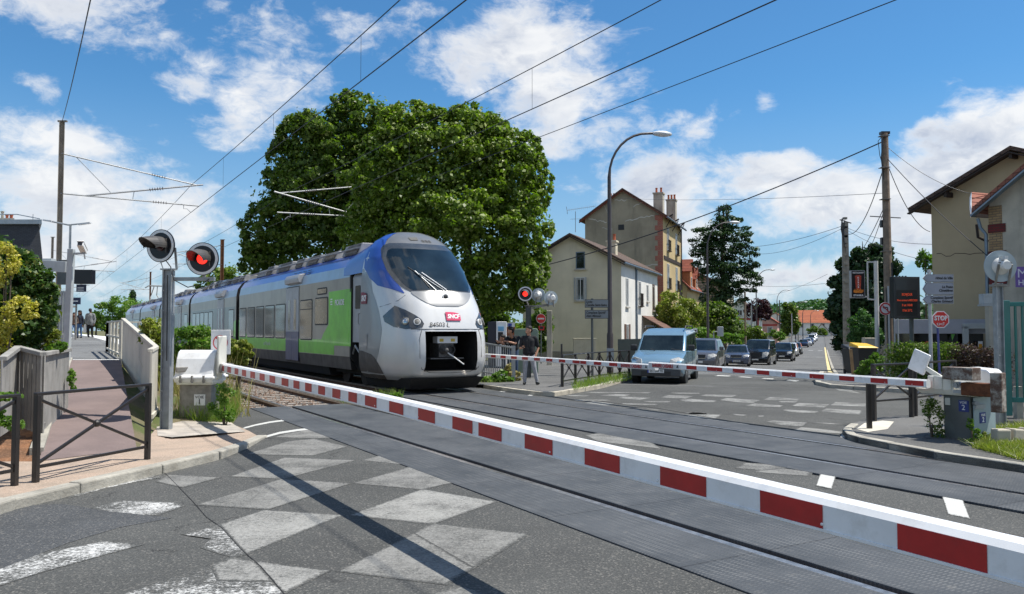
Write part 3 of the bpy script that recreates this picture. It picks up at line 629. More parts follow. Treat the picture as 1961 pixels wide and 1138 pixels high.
def nope(m):
    cx, cz, r = wd - .0, 1.42, .14
    for k in range(24):
        a, b = k * math.pi / 12, (k + 1) * math.pi / 12
        m.add([(cx + q * math.cos(t), .412, cz + q * math.sin(t)) for t, q in ((a, r), (b, r), (b, r - .018), (a, r - .018))], [(0, 1, 2, 3)])
    for p in ([(-.10, .10), (-.085, .112), (.10, -.095), (.09, -.11)], [(-.018, .03), (.03, .03), (.025, -.02), (-.02, -.02)], [(-.05, .02), (-.045, .035), (.05, .0), (.045, -.015)], [(-.02, -.02), (0, -.02), (-.03, -.10), (-.05, -.10)], [(.0, -.02), (.025, -.02), (.055, -.095), (.035, -.10)], [(-.006, .075), (.022, .075), (.026, .045), (-.01, .045)]):
        m.poly([(cx + a, .4115, cz + b) for a, b in p])
local(pl, 'no_pedestrian_symbol', pm('sign_red', (.6, .03, .04), .5, var=0), Mx, nope)
vp = local(nb, 'track_plate', M_whp, Mx, lambda m: m.box(.30, .50, -.012, 0, .28, .48))
fr = lambda x, z, y=-.016: Mx @ frame((x, y, z), (1, 0, 0), (0, 0, 1))
text('lettering', 'VOIE', .075, M_blk, vp, fr(.40, .43)); text('lettering', '1', .13, M_blk, vp, fr(.40, .345), bold=.002)
pv = Sx(425, N1)
local(nb, 'pivot_bracket', M_galvd, None, lambda m: (m.beam(T(pv + .3, N1 - .06, 1.02), T(pv - .15, N1 - .02, 1.02), .05, .16), m.beam(T(pv + .3, N1 + .19, 1.02), T(pv - .15, N1 + .17, 1.02), .05, .16), m.beam(T(pv + .2, N1 + .2, 1.0), T(pv + .2, N1 - .75, 1.0), .09, .09)), bevel=.01)
# ---- far barriers
N2 = 11.6
z2t = lambda s: .968; z2b = lambda s: .852
R3 = lambda l: [(Sx(a, N2), Sx(b, N2)) for a, b in l]
zr_t = lambda s: float(np.interp(s, [6, 9, 16], [.955, .975, 1.035])); zr_b = lambda s: zr_t(s) - .125
rb_ = thing('crossing_barrier', 'right half barrier with rusting counterweights on the grey cabinet marked VOIE 2', 'barrier', T(7.35, 12.1, .05))
ra_ = arm(rb_, 'arm', Sx(1771, N2), Sx(1241, N2), N2, zr_t, zr_b, .11, R3([(1313.7, 1333), (1353, 1382), (1402, 1425), (1448, 1471.6), (1496, 1522), (1548.5, 1576), (1605, 1634), (1665, 1697.5), (1731, 1766)]))
lb = thing('crossing_barrier', 'left half barrier in front of the man in the black t-shirt, tip at the van', 'barrier', T(21.6, 12.1, .05))
zl_t = lambda s: float(np.interp(s, [14, 22], [.955, 1.0])); zl_b = lambda s: zl_t(s) - .125
la_ = arm(lb, 'arm', Sx(918, N2), Sx(1243, N2), N2 + .15, zl_t, zl_b, .11, R3([(932, 941), (950, 960), (970, 981), (991, 1002), (1013.6, 1024.8), (1036.7, 1048.5), (1061, 1073), (1087, 1100.5), (1101.5, 1113), (1127.4, 1141.5), (1156.4, 1172)]))
for (par, px0, px1, zt_) in ((ra_, 1243, 1300, zr_t), (la_, 1183, 1240, zl_t)):
    n0 = N2 if par is ra_ else N2 + .15
    s0, s1 = Sx(px0, n0), Sx(px1, n0); z = (zt_(s0) + zt_(s1)) / 2 - .068
    mb = MB(); mb.beam(T(s0, n0 - .004, z), T(s1, n0 - .004, z), .009, .098); sp_ = mb.build('tip_plate', M_greyf, par)
    L = abs(s0 - s1); text('lettering', 'BARRIERE CASSABLE', .105, M_redtxt, sp_, frame(T((s0 + s1) / 2 + .04 * L, n0 - .012, z), (-dX, -dY, 0), (0, 0, 1)), sx=L / 1.36, bold=.0035)
    mb = MB(); q = s1 + .05 * L; f = lambda a, b: T(q - a, n0 - .012, z + b); mb.poly([f(-.035, -.02), f(.035, -.02), f(0, .045)]); mb.build('emblem', M_blk, sp_)
# machine of the right barrier (track 2)
e1 = Vector((-dX, -dY, 0)); e2 = Vector((nX, nY, 0))    # to the near right along the track; across
P2 = T(Sx(1803, 11.95), 11.95, .03); M2 = frame(P2, e1, e2)
L2 = Sx(1803, 11.95) - Sx(1854, 11.95)
M_cab = pm('dark_grey_cabinet', (.115, .125, .12), .5, var=.15, scale=3, dirt=.3, dirtcol=(.06, .06, .055)); M_cabl = pm('pale_blue_cabinet', (.30, .38, .40), .5, var=.06, dirt=.25, dirtcol=(.2, .2, .18))
cab = local(rb_, 'pedestal', [M_cab], M2, lambda m: m.box(0, L2, 0, .38, 0, .70), bevel=.008)
cab2 = local(rb_, 'side_cabinet', [M_cabl], M2, lambda m: (m.box(L2 + .02, L2 + .035, .03, .60, .12, .69), m.box(L2 * .3, L2 + .02, .40, .62, .06, .70)), bevel=.006)
b1 = local(cab, 'track_plate', M_blue, M2, lambda m: m.box(L2 - .17, L2 - .02, -.012, 0, .47, .64))
text('lettering', 'VOIE', .05, M_whp, b1, M2 @ frame((L2 - .095, -.016, .605), (1, 0, 0), (0, 0, 1))); text('lettering', '2', .11, M_whp, b1, M2 @ frame((L2 - .095, -.016, .53), (1, 0, 0), (0, 0, 1)))
local(cab, 'vent_plate', M_cream, M2, lambda m: m.box(.03, .11, -.015, 0, .55, .66), bevel=.004)
b2 = local(cab2, 'track_plate', M_blue, M2, lambda m: m.box(L2 + .035, L2 + .045, .17, .32, .30, .46))
text('lettering', 'VOIE', .05, M_whp, b2, M2 @ frame((L2 + .048, .245, .42), (0, 1, 0), (0, 0, 1)), bold=.001); text('lettering', '2', .10, M_whp, b2, M2 @ frame((L2 + .048, .245, .35), (0, 1, 0), (0, 0, 1)), bold=.003)
local(cab2, 'lock', M_galv, M2, lambda m: (m.box(L2 + .035, L2 + .06, .03, .29, .52, .58), m.cyl((L2 + .03, .05, .60), (L2 + .10, .0, .61), .035)))
def tray(m):
    lo = [(-.30, -.10), (L2 + .10, -.10), (L2 + .22, .45), (-.10, .45)]; hi = [(-.38, -.14), (L2 + .16, -.14), (L2 + .26, .52), (-.16, .52)]
    m.add([(x, y, .71) for x, y in lo] + [(x, y, .79) for x, y in hi], [(3, 2, 1, 0), (4, 5, 6, 7), (0, 1, 5, 4), (1, 2, 6, 5), (2, 3, 7, 6), (3, 0, 4, 7)])
local(rb_, 'housing_tray', M_cream, M2, tray, bevel=.012)
def lid(m):
    m.prism([(-.30, .30, .80), (-.22, .30, .98), (-.05, .30, 1.09), (.20, .30, 1.12), (.50, .30, 1.10), (.58, .30, 1.02), (.60, .30, .80)], (0, .34, 0))
local(rb_, 'housing', M_wh, M2, lid, bevel=.03)
local(rb_, 'side_plate', M_wh, M2, lambda m: m.obox(Matrix.Translation((-.34, -.06, 1.19)) @ Euler((0, R(22), 0)).to_matrix().to_4x4(), .145, .02, .17), bevel=.02)
local(rb_, 'lever_arm', M_cream, M2, lambda m: (m.beam((-.24, -.06, 1.10), (.12, -.06, .90), .03, .07), m.box(-.16, .24, -.14, .0, .78, .99), m.box(-.12, -.06, -.155, -.14, .79, .98), m.box(.02, .08, -.155, -.14, .79, .98), m.box(.17, .22, -.155, -.14, .79, .98)), bevel=.01)
local(rb_, 'counterweight', M_rusty, M2, lambda m: m.box(.17, .62, -.30, -.06, .955, 1.14), bevel=.012)
local(rb_, 'counterweight', M_rust2, M2, lambda m: m.box(.40, .86, -.22, -.02, .73, .92), bevel=.015)
local(rb_, 'counterweight', M_rusty, M2, lambda m: m.obox(Matrix.Translation((.90, -.14, .80)) @ Euler((0, 0, R(12))).to_matrix().to_4x4(), .075, .10, .28), bevel=.012)
local(rb_, 'pivot_hub', M_galv, M2, lambda m: (m.cyl((.31, -.17, .87), (.31, .02, .87), .05), m.cyl((.31, -.19, .87), (.31, -.17, .87), .028), m.box(.25, .37, -.15, .02, .75, .80)))
# machine of the left far barrier, half hidden behind the train nose
M3 = frame(T(23.2, 11.55, .05), e1, e2)
local(lb, 'pedestal', M_wh, M3, lambda m: m.box(0, .55, .1, .55, 0, .72), bevel=.01)
local(lb, 'housing', M_wh, M3, lambda m: m.prism([(-.05, 0, .74), (.0, 0, 1.08), (.12, 0, 1.16), (.5, 0, 1.16), (.64, 0, 1.04), (.68, 0, .74)], (0, .6, 0)), bevel=.03)
# ---- warning lamp signals
def lamp(parent, c, nrm, r=.27, lit=False, back=False, hood=True, discm=None):
    n = Vector(nrm).normalized(); rt = Vector((0, 0, 1)).cross(n).normalized() * 1; M = frame(c, rt, Vector((0, 0, 1)))
    mb = MB(); mb.T = M
    mb.lathe([(0, -.012), (r, -.012), (r, .012), (r * .985, .012), (r * .985, .006), (0, .006)], Matrix.Identity(4), 40)
    mb.T = None; d = mb.build('target_disc', discm or M_blackp, parent)
    mb = MB(); mb.T = M; mb.lathe([(r * .80, .008), (r * .80, .012), (r * .96, .012), (r * .96, .008)], Matrix.Identity(4), 40); mb.T = None
    mb.build('white_ring', M_whp, d)
    mb = MB(); mb.T = M; mb.lathe([(0, .03), (.085, .026), (.085, .006)], Matrix.Identity(4), 24); mb.T = None
    mb.build('lens', M_ledr if lit else M_ledoff, parent)
    if hood:
        mb = MB(); mb.T = M; k = 14; a0, a1 = R(-15), R(195); vs = []
        for j, (z, rr, sag) in enumerate(((.008, .15, 0), (.20, .145, 0), (.46, .125, .03))):
            for i in range(k + 1):
                t = a0 + (a1 - a0) * i / k; zz_ = z if j < 2 else z - .20 * (1 - math.sin(max(0, min(math.pi, t)))) ; vs.append((rr * math.cos(t), rr * math.sin(t) - sag, zz_))
        vs += [(x * .93, y * .93, z) for x, y, z in vs]; q = k + 1; fs = []
        for o in (0, 3 * q): fs += [(o + j * q + i, o + j * q + i + 1, o + (j + 1) * q + i + 1, o + (j + 1) * q + i) for j in range(2) for i in range(k)]
        fs += [(2 * q + i, 2 * q + i + 1, 5 * q + i + 1, 5 * q + i) for i in range(k)]
        mb.add(vs, fs); mb.box(.125, .135, -.12, .12, .006, .05); mb.T = None; mb.build('hood', pm('hood_grey', (.07, .065, .06), .5, var=.15), parent)
    mb = MB(); mb.T = M; mb.lathe([(0, -.22), (.07, -.22), (.085, -.19), (.085, -.10), (.15, -.03), (.15, -.012)], Matrix.Identity(4), 24); mb.box(-.03, .03, .10, .16, -.2, -.02); mb.T = None
    mb.build('lamp_housing', M_galv if not back else pm('lamp_back', (.62, .62, .6), .5, var=.1), parent, smooth=True)
    return d
def hpost(parent, base, h, w=.15, mat=None):     # H-section steel post
    b = Vector(base); mb = MB(); x = Vector((1, 0, 0)); y = Vector((0, 1, 0)); z = Vector((0, 0, h))
    for o in (-w / 2, w / 2 - .012): mb.prism([b + x * o - y * w / 2, b + x * (o + .012) - y * w / 2, b + x * (o + .012) + y * w / 2, b + x * o + y * w / 2], z)
    mb.prism([b - x * (w / 2 - .012) - y * .006, b + x * (w / 2 - .012) - y * .006, b + x * (w / 2 - .012) + y * .006, b - x * (w / 2 - .012) + y * .006], z)
    for i in range(7): mb.ball(b - y * w / 2 - x * (w / 2 - .03) + Vector((0, 0, .3 + i * h / 8)), .012, 6)
    return mb.build('post', mat or M_galv, parent)
b = G(318, 822, .1); sg = thing('warning_signal', 'pair of round crossing lamps on a steel post by the ramp, right one lit red', 'signal light', b, group='crossing lamp signals')
D = b.y; top = W(318, 516, D).z
hpost(sg, b, top - .1, .15)
cL, cR = W(308, 471, D - .12), W(388, 496, D - .12)
lamp(sg, cL, (-.30, -1, .0)); lamp(sg, cR, (-.06, -1, -.06), lit=True)
mb = MB(); tp = Vector((b.x, b.y, top)); mb.box(tp.x - .12, tp.x + .12, tp.y - .06, tp.y + .06, top - .012, top + .012)
mb.beam(tp + Vector((-.09, 0, 0)), cL + Vector((-.09, .08, -.1)), .04, .015); mb.beam(tp + Vector((.13, 0, .0)), cL + Vector((.20, .08, -.02)), .04, .015)
mb.beam(tp + Vector((.05, 0, -.16)), tp + Vector((.76, 0, -.16)), .06, .06); mb.beam(tp + Vector((.58, 0, -.13)), cR + Vector((0, .1, -.1)), .05, .03); mb.build('bracket', M_galv, sg, bevel=.004)
mb = MB(); pts = [cL + Vector((0, .15, -.2)), tp + Vector((.05, -.05, .04)), tp + Vector((.12, -.08, -.18)), tp + Vector((.35, -.08, -.30)), tp + Vector((.6, -.08, -.24)), tp + Vector((.68, -.03, -.16))]
mb.tube(pts, .009, 6, 0); mb.tube([tp + Vector((.02, -.09, -.1)), tp + Vector((.03, -.09, -1.5))], .009, 6); mb.build('cable', M_blackp, sg, smooth=True)
# middle signal by the far pavement
b = G(1012, 722, .1); b = Vector((W(1012, 700, 27.5).x, 27.5, .1)); sg = thing('warning_signal', 'cluster of three round crossing lamps on a dark post behind the waiting man', 'signal light', b, group='crossing lamp signals')
M_pdark = pm('dark_steel', (.09, .10, .10), .5, metal=.3, var=.2)
top = W(1012, 585, 27.5).z; hpost(sg, b, top - .1, .18, M_pdark)
M_gdisc = pm('grey_disc', (.36, .42, .44), .5, var=.06)
c1, c2, c3 = W(1006, 563, 27.3), W(1031, 565.5, 27.6), W(1055, 571, 27.4)
lamp(sg, c1, (-.15, -1, 0), .255, lit=True); lamp(sg, c2, (.35, 1, 0), .24, hood=False, discm=M_gdisc, back=True); lamp(sg, c3, (-.25, 1, 0), .24, hood=False, discm=M_gdisc, back=True)
mb = MB(); tp = Vector((b.x, b.y, top)); mb.box(tp.x - .14, tp.x + .14, tp.y - .1, tp.y + .1, top - .02, top)
mb.beam(tp + Vector((0, 0, -.05)), tp + Vector((.85, 0, .04)), .06, .06); mb.beam(tp + Vector((.1, 0, -.12)), tp + Vector((.65, 0, 0)), .03, .03)
for cc in (c2, c3): mb.beam(cc + Vector((-.10, 0, -.3)), cc + Vector((-.06, -.1, .05)), .03, .03); mb.beam(cc + Vector((.10, 0, -.3)), cc + Vector((.06, -.1, .05)), .03, .03)
mb.beam(tp, c1 + Vector((0, .15, -.1)), .04, .04); mb.build('bracket', M_galvd, sg)
# right signal seen from behind
b = Vector((W(1911, 700, 14.0).x, 14.0, .05)); sg = thing('warning_signal', 'lone round crossing lamp seen from behind, on a post beside the green gate', 'signal light', b, group='crossing lamp signals')
top = W(1915, 548, 14).z; hpost(sg, b + Vector((.03, 0, 0)), top, .12)
cc = W(1915.5, 510, 13.9); lamp(sg, cc, (.05, 1, 0), .272, hood=False, back=True, discm=M_gdisc)
mb = MB(); tp = Vector((b.x + .06, b.y, top))
for o in (-.11, .11): mb.beam(tp + Vector((o, -.06, 0)), cc + Vector((o, -.14, .02)), .03, .03)
mb.box(tp.x - .14, tp.x + .14, tp.y - .08, tp.y + .08, top - .01, top + .03); mb.beam(cc + Vector((-.11, -.14, .05)), cc + Vector((.11, -.14, .05)), .02, .02)
mb.build('bracket', M_galvd, sg)
# ---- X-braced railings
def xrail(name, label, p, q, h=.93, parts_group=None, t=.05, mid=False, cat='railing', r0=.16, posts=(1, 1)):
    p = Vector(p); q = Vector(q); o = thing(name, label, cat, p, group=parts_group); z = Vector((0, 0, 1)); d_ = (q - p).normalized()
    for k, e in enumerate((p, q)):
        if posts[k]: mb = MB(); mb.beam(e - z * .15, e + z * (h - .01), t, t * 1.3, up=(d_.y, -d_.x, 0)); mb.build('post', M_ironb, o, bevel=.006)
    mb = MB(); mb.beam(p - d_ * t * .6 + z * h, q + d_ * t * .6 + z * h, t * 1.2, .035); mb.build('top_rail', M_ironb, o, bevel=.008)
    mb = MB(); mb.beam(p + z * r0, q + z * r0, .03, .035); mb.build('bottom_rail', M_ironb, o, bevel=.004)
    mb = MB(); mb.beam(p + z * r0 + z * .03, q + z * (h - .05), .03, .032); mb.beam(p + z * (h - .05), q + z * r0 + z * .03, .026, .030); c = (p + q) / 2 + z * ((h + r0) / 2 - .01)
    mb.ball(c, .045, 10); mb.build('cross_brace', M_ironb, o, bevel=.003); return o
f1a, f1b = G(68, 924, .1), G(282, 880, .1); xrail('cross_braced_railing', 'dark cross-braced railing across the foot of the ramp', f1a, f1b, .935, 'dark railings along the near kerb')
dd = (f1a - f1b).normalized(); f0 = f1a + dd * .17 + Vector((-.06, -.02, 0)); xrail('cross_braced_railing', 'dark cross-braced railing cut by the left edge of the photo', f0, f0 + dd * 1.62, .935, 'dark railings along the near kerb')
bs = [(1077, 742), (1102, 737), (1127, 733), (1148, 729.5), (1168, 727), (1187, 724), (1205, 722)]
bp = [G(x, y - 1, .1) for x, y in bs]; g_ = 'dark railings along the far kerb'
names_ = ['nearest the waiting man', 'second from the waiting man', 'third from the waiting man', 'in front of the tall lamp post', 'just right of the tall lamp post', 'closest to the pale blue van']
for i in range(6): xrail('cross_braced_railing', 'dark cross-braced railing panel on the far kerb, ' + names_[i], bp[i], bp[i + 1], .90, g_, t=.055, posts=(1, i == 5))
mb = MB(); mb.beam(bp[0] + Vector((-.02, 0, 0)), bp[0] + Vector((-.02, 0, 1.22)), .055, .055); tag(mb.build('bollard', M_ironb, bevel=.01), 'thin black post rising above the first railing panel', 'post')
ri = [G(1674, 806, .09), G(1746, 799, .09), G(1753, 797, .09)]
xrail('cross_braced_railing', 'dark cross-braced railing on the traffic island left of the track 2 cabinet', ri[0], ri[1], 1.0, 'dark railings on the island', t=.06, r0=.35)
xrail('cross_braced_railing', 'dark cross-braced railing behind the track 2 cabinet', ri[2], ri[2] + (ri[1] - ri[0]).normalized() * 1.7 + Vector((0, .35, 0)), 1.0, 'dark railings on the island', t=.06, r0=.35)
mb = MB(); b = G(1665, 821, .09); mb.beam(b, b + Vector((0, 0, .86)), .075, .075); mb.box(b.x - .045, b.x + .045, b.y - .045, b.y + .045, b.z + .86, b.z + .88); tag(mb.build('bollard', M_ironb, bevel=.01), 'square black post at the tip of the traffic island', 'post')
# ================================================================= the train
NC, SN = 9.62, 22.7                                   # centre line of the far track, cab door plane
def Q(l, y, z): return T(SN - l, NC + y, z)
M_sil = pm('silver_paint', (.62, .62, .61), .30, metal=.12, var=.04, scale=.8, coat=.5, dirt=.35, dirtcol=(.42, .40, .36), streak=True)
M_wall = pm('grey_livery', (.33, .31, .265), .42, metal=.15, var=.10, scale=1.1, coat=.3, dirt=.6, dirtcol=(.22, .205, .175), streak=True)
M_cab = pm('cab_grey', (.29, .30, .31), .35, metal=.25, var=.05, scale=1, coat=.4, dirt=.3, dirtcol=(.27, .26, .24), streak=True)
M_lblue = pm('pale_blue_livery', (.34, .45, .56), .35, metal=.1, var=.08, scale=1, coat=.3, dirt=.35, dirtcol=(.28, .32, .34), streak=True)
M_dblue = pm('blue_livery', (.022, .075, .36), .33, var=.10, scale=1.2, coat=.5, dirt=.25, dirtcol=(.08, .11, .19), streak=True)
M_green = pm('green_livery', (.16, .56, .03), .38, var=.14, scale=1.5, coat=.35, dirt=.35, dirtcol=(.10, .24, .06), streak=True)
M_skirt = pm('skirt_grey', (.105, .092, .08), .7, var=.2, scale=3, dirt=.7, dirtcol=(.05, .042, .035), streak=True)
M_roof = pm('roof_grey', (.26, .26, .265), .6, var=.2, scale=3, dirt=.6, dirtcol=(.11, .10, .09), bump=.1)
M_cap = pm('cap_grey', (.14, .145, .15), .32, var=.1, coat=.4, dirt=.2, dirtcol=(.2, .19, .17))
M_under = pm('underframe', (.014, .013, .012), .85, var=.3, scale=6)
M_door = pm('door_violet', (.060, .070, .155), .42, var=.12, coat=.2, dirt=.3, dirtcol=(.1, .1, .12)); M_doorl = pm('door_grey', (.36, .37, .39), .4, var=.08, dirt=.4, dirtcol=(.22, .21, .19), streak=True)
def glassm(name, col, rough=.04, spec=.9, var=.25, coat=1.0):
    return pm(name, col, rough, var=var, scale=.9, coat=coat, spec=spec)
M_glass = glassm('train_window', (.15, .135, .10), .10, spec=.5, coat=.5); M_ws = glassm('windscreen_glass', (.010, .018, .026), .05, var=.5, spec=.35, coat=.35); M_wsf = pm('windscreen_surround', (.05, .055, .06), .2, var=.2, coat=.8)
M_gask = pm('gasket', (.02, .02, .02), .6, var=.1); M_lens = pm('headlight_glass', (.5, .5, .5), .05, metal=.85, var=.3, scale=30, coat=1)
M_band = pm('dark_band', (.075, .075, .07), .3, var=.15, coat=.4); M_greend = pm('dull_green_livery', (.10, .32, .04), .45, var=.15, dirt=.5, dirtcol=(.08, .15, .06), streak=True)
tr = thing('commuter_train', 'long silver, green and blue passenger train curving in from the left on the far track', 'train', T(30, NC, 0))
zT = [.35, .49, .7, .9, 1.4, 1.75, 2.07, 2.4, 2.56, 2.75, 3.1, 3.4, 3.8, 4.12, 4.35, 4.55, 4.64, 4.68]
LT = [2.5, 2.85, 3.0, 3.07, 3.07, 3.0, 2.87, 2.72, 2.62, 2.48, 2.18, 1.90, 1.50, 1.17, .88, .54, .30, .0]
WT = [1.34, 1.46, 1.51, 1.53, 1.53, 1.52, 1.51, 1.50, 1.49, 1.485, 1.475, 1.46, 1.39, 1.24, 1.05, .72, .43, .02]
def nL(z): return float(np.interp(z, zT, LT))
def nW(z): return float(np.interp(z, zT, WT))
def nP(z): return float(np.interp(z, [.4, 2.0, 2.6, 3.2, 4.7], [5.6, 5.0, 3.9, 3.1, 2.3]))
def sf(yf, z, off=0.0):                                # nose surface at lateral fraction yf
    def s0(a, b):
        a = max(-1, min(1, a)); p = nP(b)
        return Vector((nL(b) * max(0, 1 - abs(a) ** p) ** (1 / 2.5), a * nW(b), b))
    c = s0(yf, z)
    if off:
        e = .004; sg_ = -1 if yf > 0 else 1
        du = s0(yf + e * sg_, z) - c; dv = s0(yf, z + (.01 if z < 4.6 else -.01)) - c
        n = du.cross(dv)
        if n.length > 1e-9:
            n.normalize()
            if n.dot(Vector((1.2, yf * 2.2, .4 if z > 2.6 else -.0))) < 0: n = -n
            c = c + n * off
    return Q(*c)
def sy(y, z, off=0.0): return sf(y / nW(z), z, off)
# nose shell with the coupler opening left out
ys_ = [0, .12, .24, .37, .505, .57, .64, .72, .79, .85, .90, .935, .96, .978, .99, .997, 1.0]
yfs = [-v for v in ys_[::-1]] + ys_[1:]
zrows = [.35, .42, .49, .56, .62, .75, .9, 1.1, 1.3, 1.5, 1.68, 1.8, 1.95, 2.1, 2.25, 2.4, 2.55, 2.75, 2.95, 3.15, 3.4, 3.6, 3.8, 4.0, 4.15, 4.28, 4.4, 4.5, 4.58, 4.64, 4.68]
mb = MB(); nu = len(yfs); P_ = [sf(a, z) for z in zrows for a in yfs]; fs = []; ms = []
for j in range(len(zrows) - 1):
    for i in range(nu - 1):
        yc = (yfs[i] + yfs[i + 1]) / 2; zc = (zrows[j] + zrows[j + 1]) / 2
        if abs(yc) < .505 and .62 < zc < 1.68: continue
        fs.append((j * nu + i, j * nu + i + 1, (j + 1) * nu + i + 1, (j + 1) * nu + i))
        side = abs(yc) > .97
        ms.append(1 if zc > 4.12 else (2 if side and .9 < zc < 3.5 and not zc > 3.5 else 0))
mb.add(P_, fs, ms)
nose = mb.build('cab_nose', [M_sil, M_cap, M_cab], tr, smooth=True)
# fairing from the nose back to the roof line
def wb(z): return float(np.interp(z, [.35, .9, 3.35, 3.68, 3.95, 4.12, 4.2], [1.36, 1.42, 1.42, 1.36, 1.18, .95, .0]))
mb = MB(); zz1 = [3.4, 3.6, 3.8, 4.0, 4.15, 4.3, 4.45, 4.58, 4.68]
for sgn in (-1, 1):
    mb.grid(lambda v, u: (lambda z: Q(-u * 1.9, sgn * (nW(z) * (1 - u) + wb(3.4 + (z - 3.4) * .8 / 1.28) * u), z * (1 - u) + (3.4 + (z - 3.4) * .8 / 1.28) * u))(v), zz1, [0, .15, .35, .6, .85, 1.0])
mb.build('roof_fairing', [M_dblue], tr, smooth=True)
def patch(name, mat, rows, par=nose, off=.006, k=10, smooth=True):
    """rows: (z, yf_a, yf_b)"""
    mb = MB(); n = k + 1; V = [sf(a + (b - a) * i / k, z, off) for z, a, b in rows for i in range(n)]
    mb.add(V, [(j * n + i, j * n + i + 1, (j + 1) * n + i + 1, (j + 1) * n + i) for j in range(len(rows) - 1) for i in range(k)])
    return mb.build(name, mat, par, smooth=smooth)
def dens_rows(tab, n=22):
    zs = [t[0] for t in tab]; out = []
    for i in range(n + 1):
        z = zs[0] + (zs[-1] - zs[0]) * i / n; out.append((z,) + tuple(float(np.interp(z, zs, [t[c] for t in tab])) for c in (1, 2)))
    return out
for s_ in (-1, 1):   # blue sweeps either side of the windscreen
    patch('blue_sweep', M_dblue, dens_rows([(2.72, s_ * .70, s_ * .72), (2.95, s_ * .74, s_ * .945), (3.2, s_ * .80, s_ * .985), (3.5, s_ * .84, s_ * .9995), (3.8, s_ * .86, s_), (4.15, s_ * .86, s_), (4.4, s_ * .86, s_), (4.6, s_ * .86, s_)], 30), off=.005)
yw = lambda z: float(np.interp(z, [2.66, 2.74, 2.9, 3.1, 3.4, 3.8, 4.05, 4.17, 4.22], [.40, .60, .72, .78, .835, .875, .90, .88, .80]))
patch('windscreen_surround', M_wsf, [(z, -yw(z), yw(z)) for z in np.linspace(2.66, 4.22, 30)], off=.010, k=28)
yg = lambda z: float(np.interp(z, [2.80, 2.86, 3.0, 3.4, 3.8, 3.98, 4.04], [.56, .62, .68, .77, .81, .80, .74]))
wsg = patch('windscreen', M_ws, [(z, -yg(z), yg(z)) for z in np.linspace(2.80, 4.04, 26)], off=.016, k=26)
ya = lambda z: float(np.interp(z, [2.36, 2.42, 2.55, 2.70, 2.76], [.22, .36, .50, .60, .60]))
patch('camera_panel', pm('camera_panel_grey', (.25, .255, .26), .35, var=.05, coat=.5), [(z, -ya(z), ya(z)) for z in np.linspace(2.36, 2.76, 10)], off=.014, k=14)
mb = MB(); cc = sy(0, 2.60, .03); fw = (Q(1, 0, 0) - Q(0, 0, 0)).normalized(); Mc = frame(cc, T(0, 1, 0) - T(0, 0, 0), (0, 0, 1))
mb.T = Mc; sgn = 1 if (Mc.to_3x3() @ Vector((0, 0, 1))).dot(fw) > 0 else -1
mb.lathe([(.10, -.03 * sgn), (.10, .01 * sgn), (.075, .012 * sgn), (.06, 0)], Matrix.Identity(4), 24, 0); mb.lathe([(.0, .02 * sgn), (.035, .012 * sgn), (.06, 0)], Matrix.Identity(4), 24, 1)
mb.build('camera_ring', [M_whp, M_blk], nose, smooth=True)
mb = MB(); mb.add([sy(-.33, 4.42, .012), sy(-.05, 4.44, .012), sy(-.07, 4.34, .012), sy(-.30, 4.33, .012)], [(0, 1, 2, 3)]); mb.build('roof_sensor_window', M_glass, nose)
for i in range(3): mb = MB(); a = .02 + i * .11; mb.add([sy(a, 4.36, .012), sy(a + .08, 4.36, .012), sy(a + .09, 4.28, .012), sy(a + .03, 4.28, .012)], [(0, 1, 2, 3)]); mb.build('vent_slot', M_blk, nose)
# wipers
mb = MB(); mb.tube([sy(-.22, 2.78, .04), sy(-.62, 3.32, .06)], .014, 6, 0); mb.tube([sy(.05, 2.76, .04), sy(-.55, 3.22, .07)], .012, 6, 0); mb.tube([sy(-.75, 3.46, .03), sy(-.55, 3.25, .035), sy(-.38, 2.86, .03)], .010, 6, 1)
mb.tube([sy(-.45, 3.28, .05), sy(.1, 2.80, .04)], .016, 6, 2); mb.build('wiper', [M_galv, M_blk, M_whp], nose)
for s_ in (-1, 1):
    patch('cab_side', M_cab, [(z, s_ * 1.0, s_ * float(np.interp(z, [.5, 1.0, 1.7, 2.3, 2.8, 3.2, 3.5], [.985, .972, .955, .962, .978, .992, .9995]))) for z in np.linspace(.5, 3.5, 18)], off=.004, k=6)
    patch('corner_skirt', M_skirt, [(z, s_ * 1.0, s_ * float(np.interp(z, [.36, .7, 1.0, 1.12], [.94, .965, .985, .9995]))) for z in np.linspace(.36, 1.12, 10)], off=.008, k=5)
# panel seam of the nose
def seam(name, pts, r=.006, mat=None): mb = MB(); mb.tube(pts, r, 5); return mb.build(name, mat or M_gask, nose)
seam('panel_seam', [sf(y, z, .002) for y, z in ((-.70, 2.66), (-.80, 2.52), (-.90, 2.42), (-.955, 2.36))])
seam('panel_seam', [sf(y, z, .002) for y, z in ((.70, 2.66), (.80, 2.52), (.90, 2.42), (.955, 2.36))])
seam('panel_seam', [sf(y, 1.74, .002) for y in (-.72, -.6, -.5, -.3, 0, .3, .5, .6, .72)], .008)
seam('panel_seam', [sf(y, z, .002) for y, z in ((-.56, 1.72), (-.60, 1.5), (-.60, 1.0), (-.56, .68), (-.40, .58), (0, .56), (.40, .58), (.56, .68), (.60, 1.0), (.60, 1.5), (.56, 1.72))], .007)
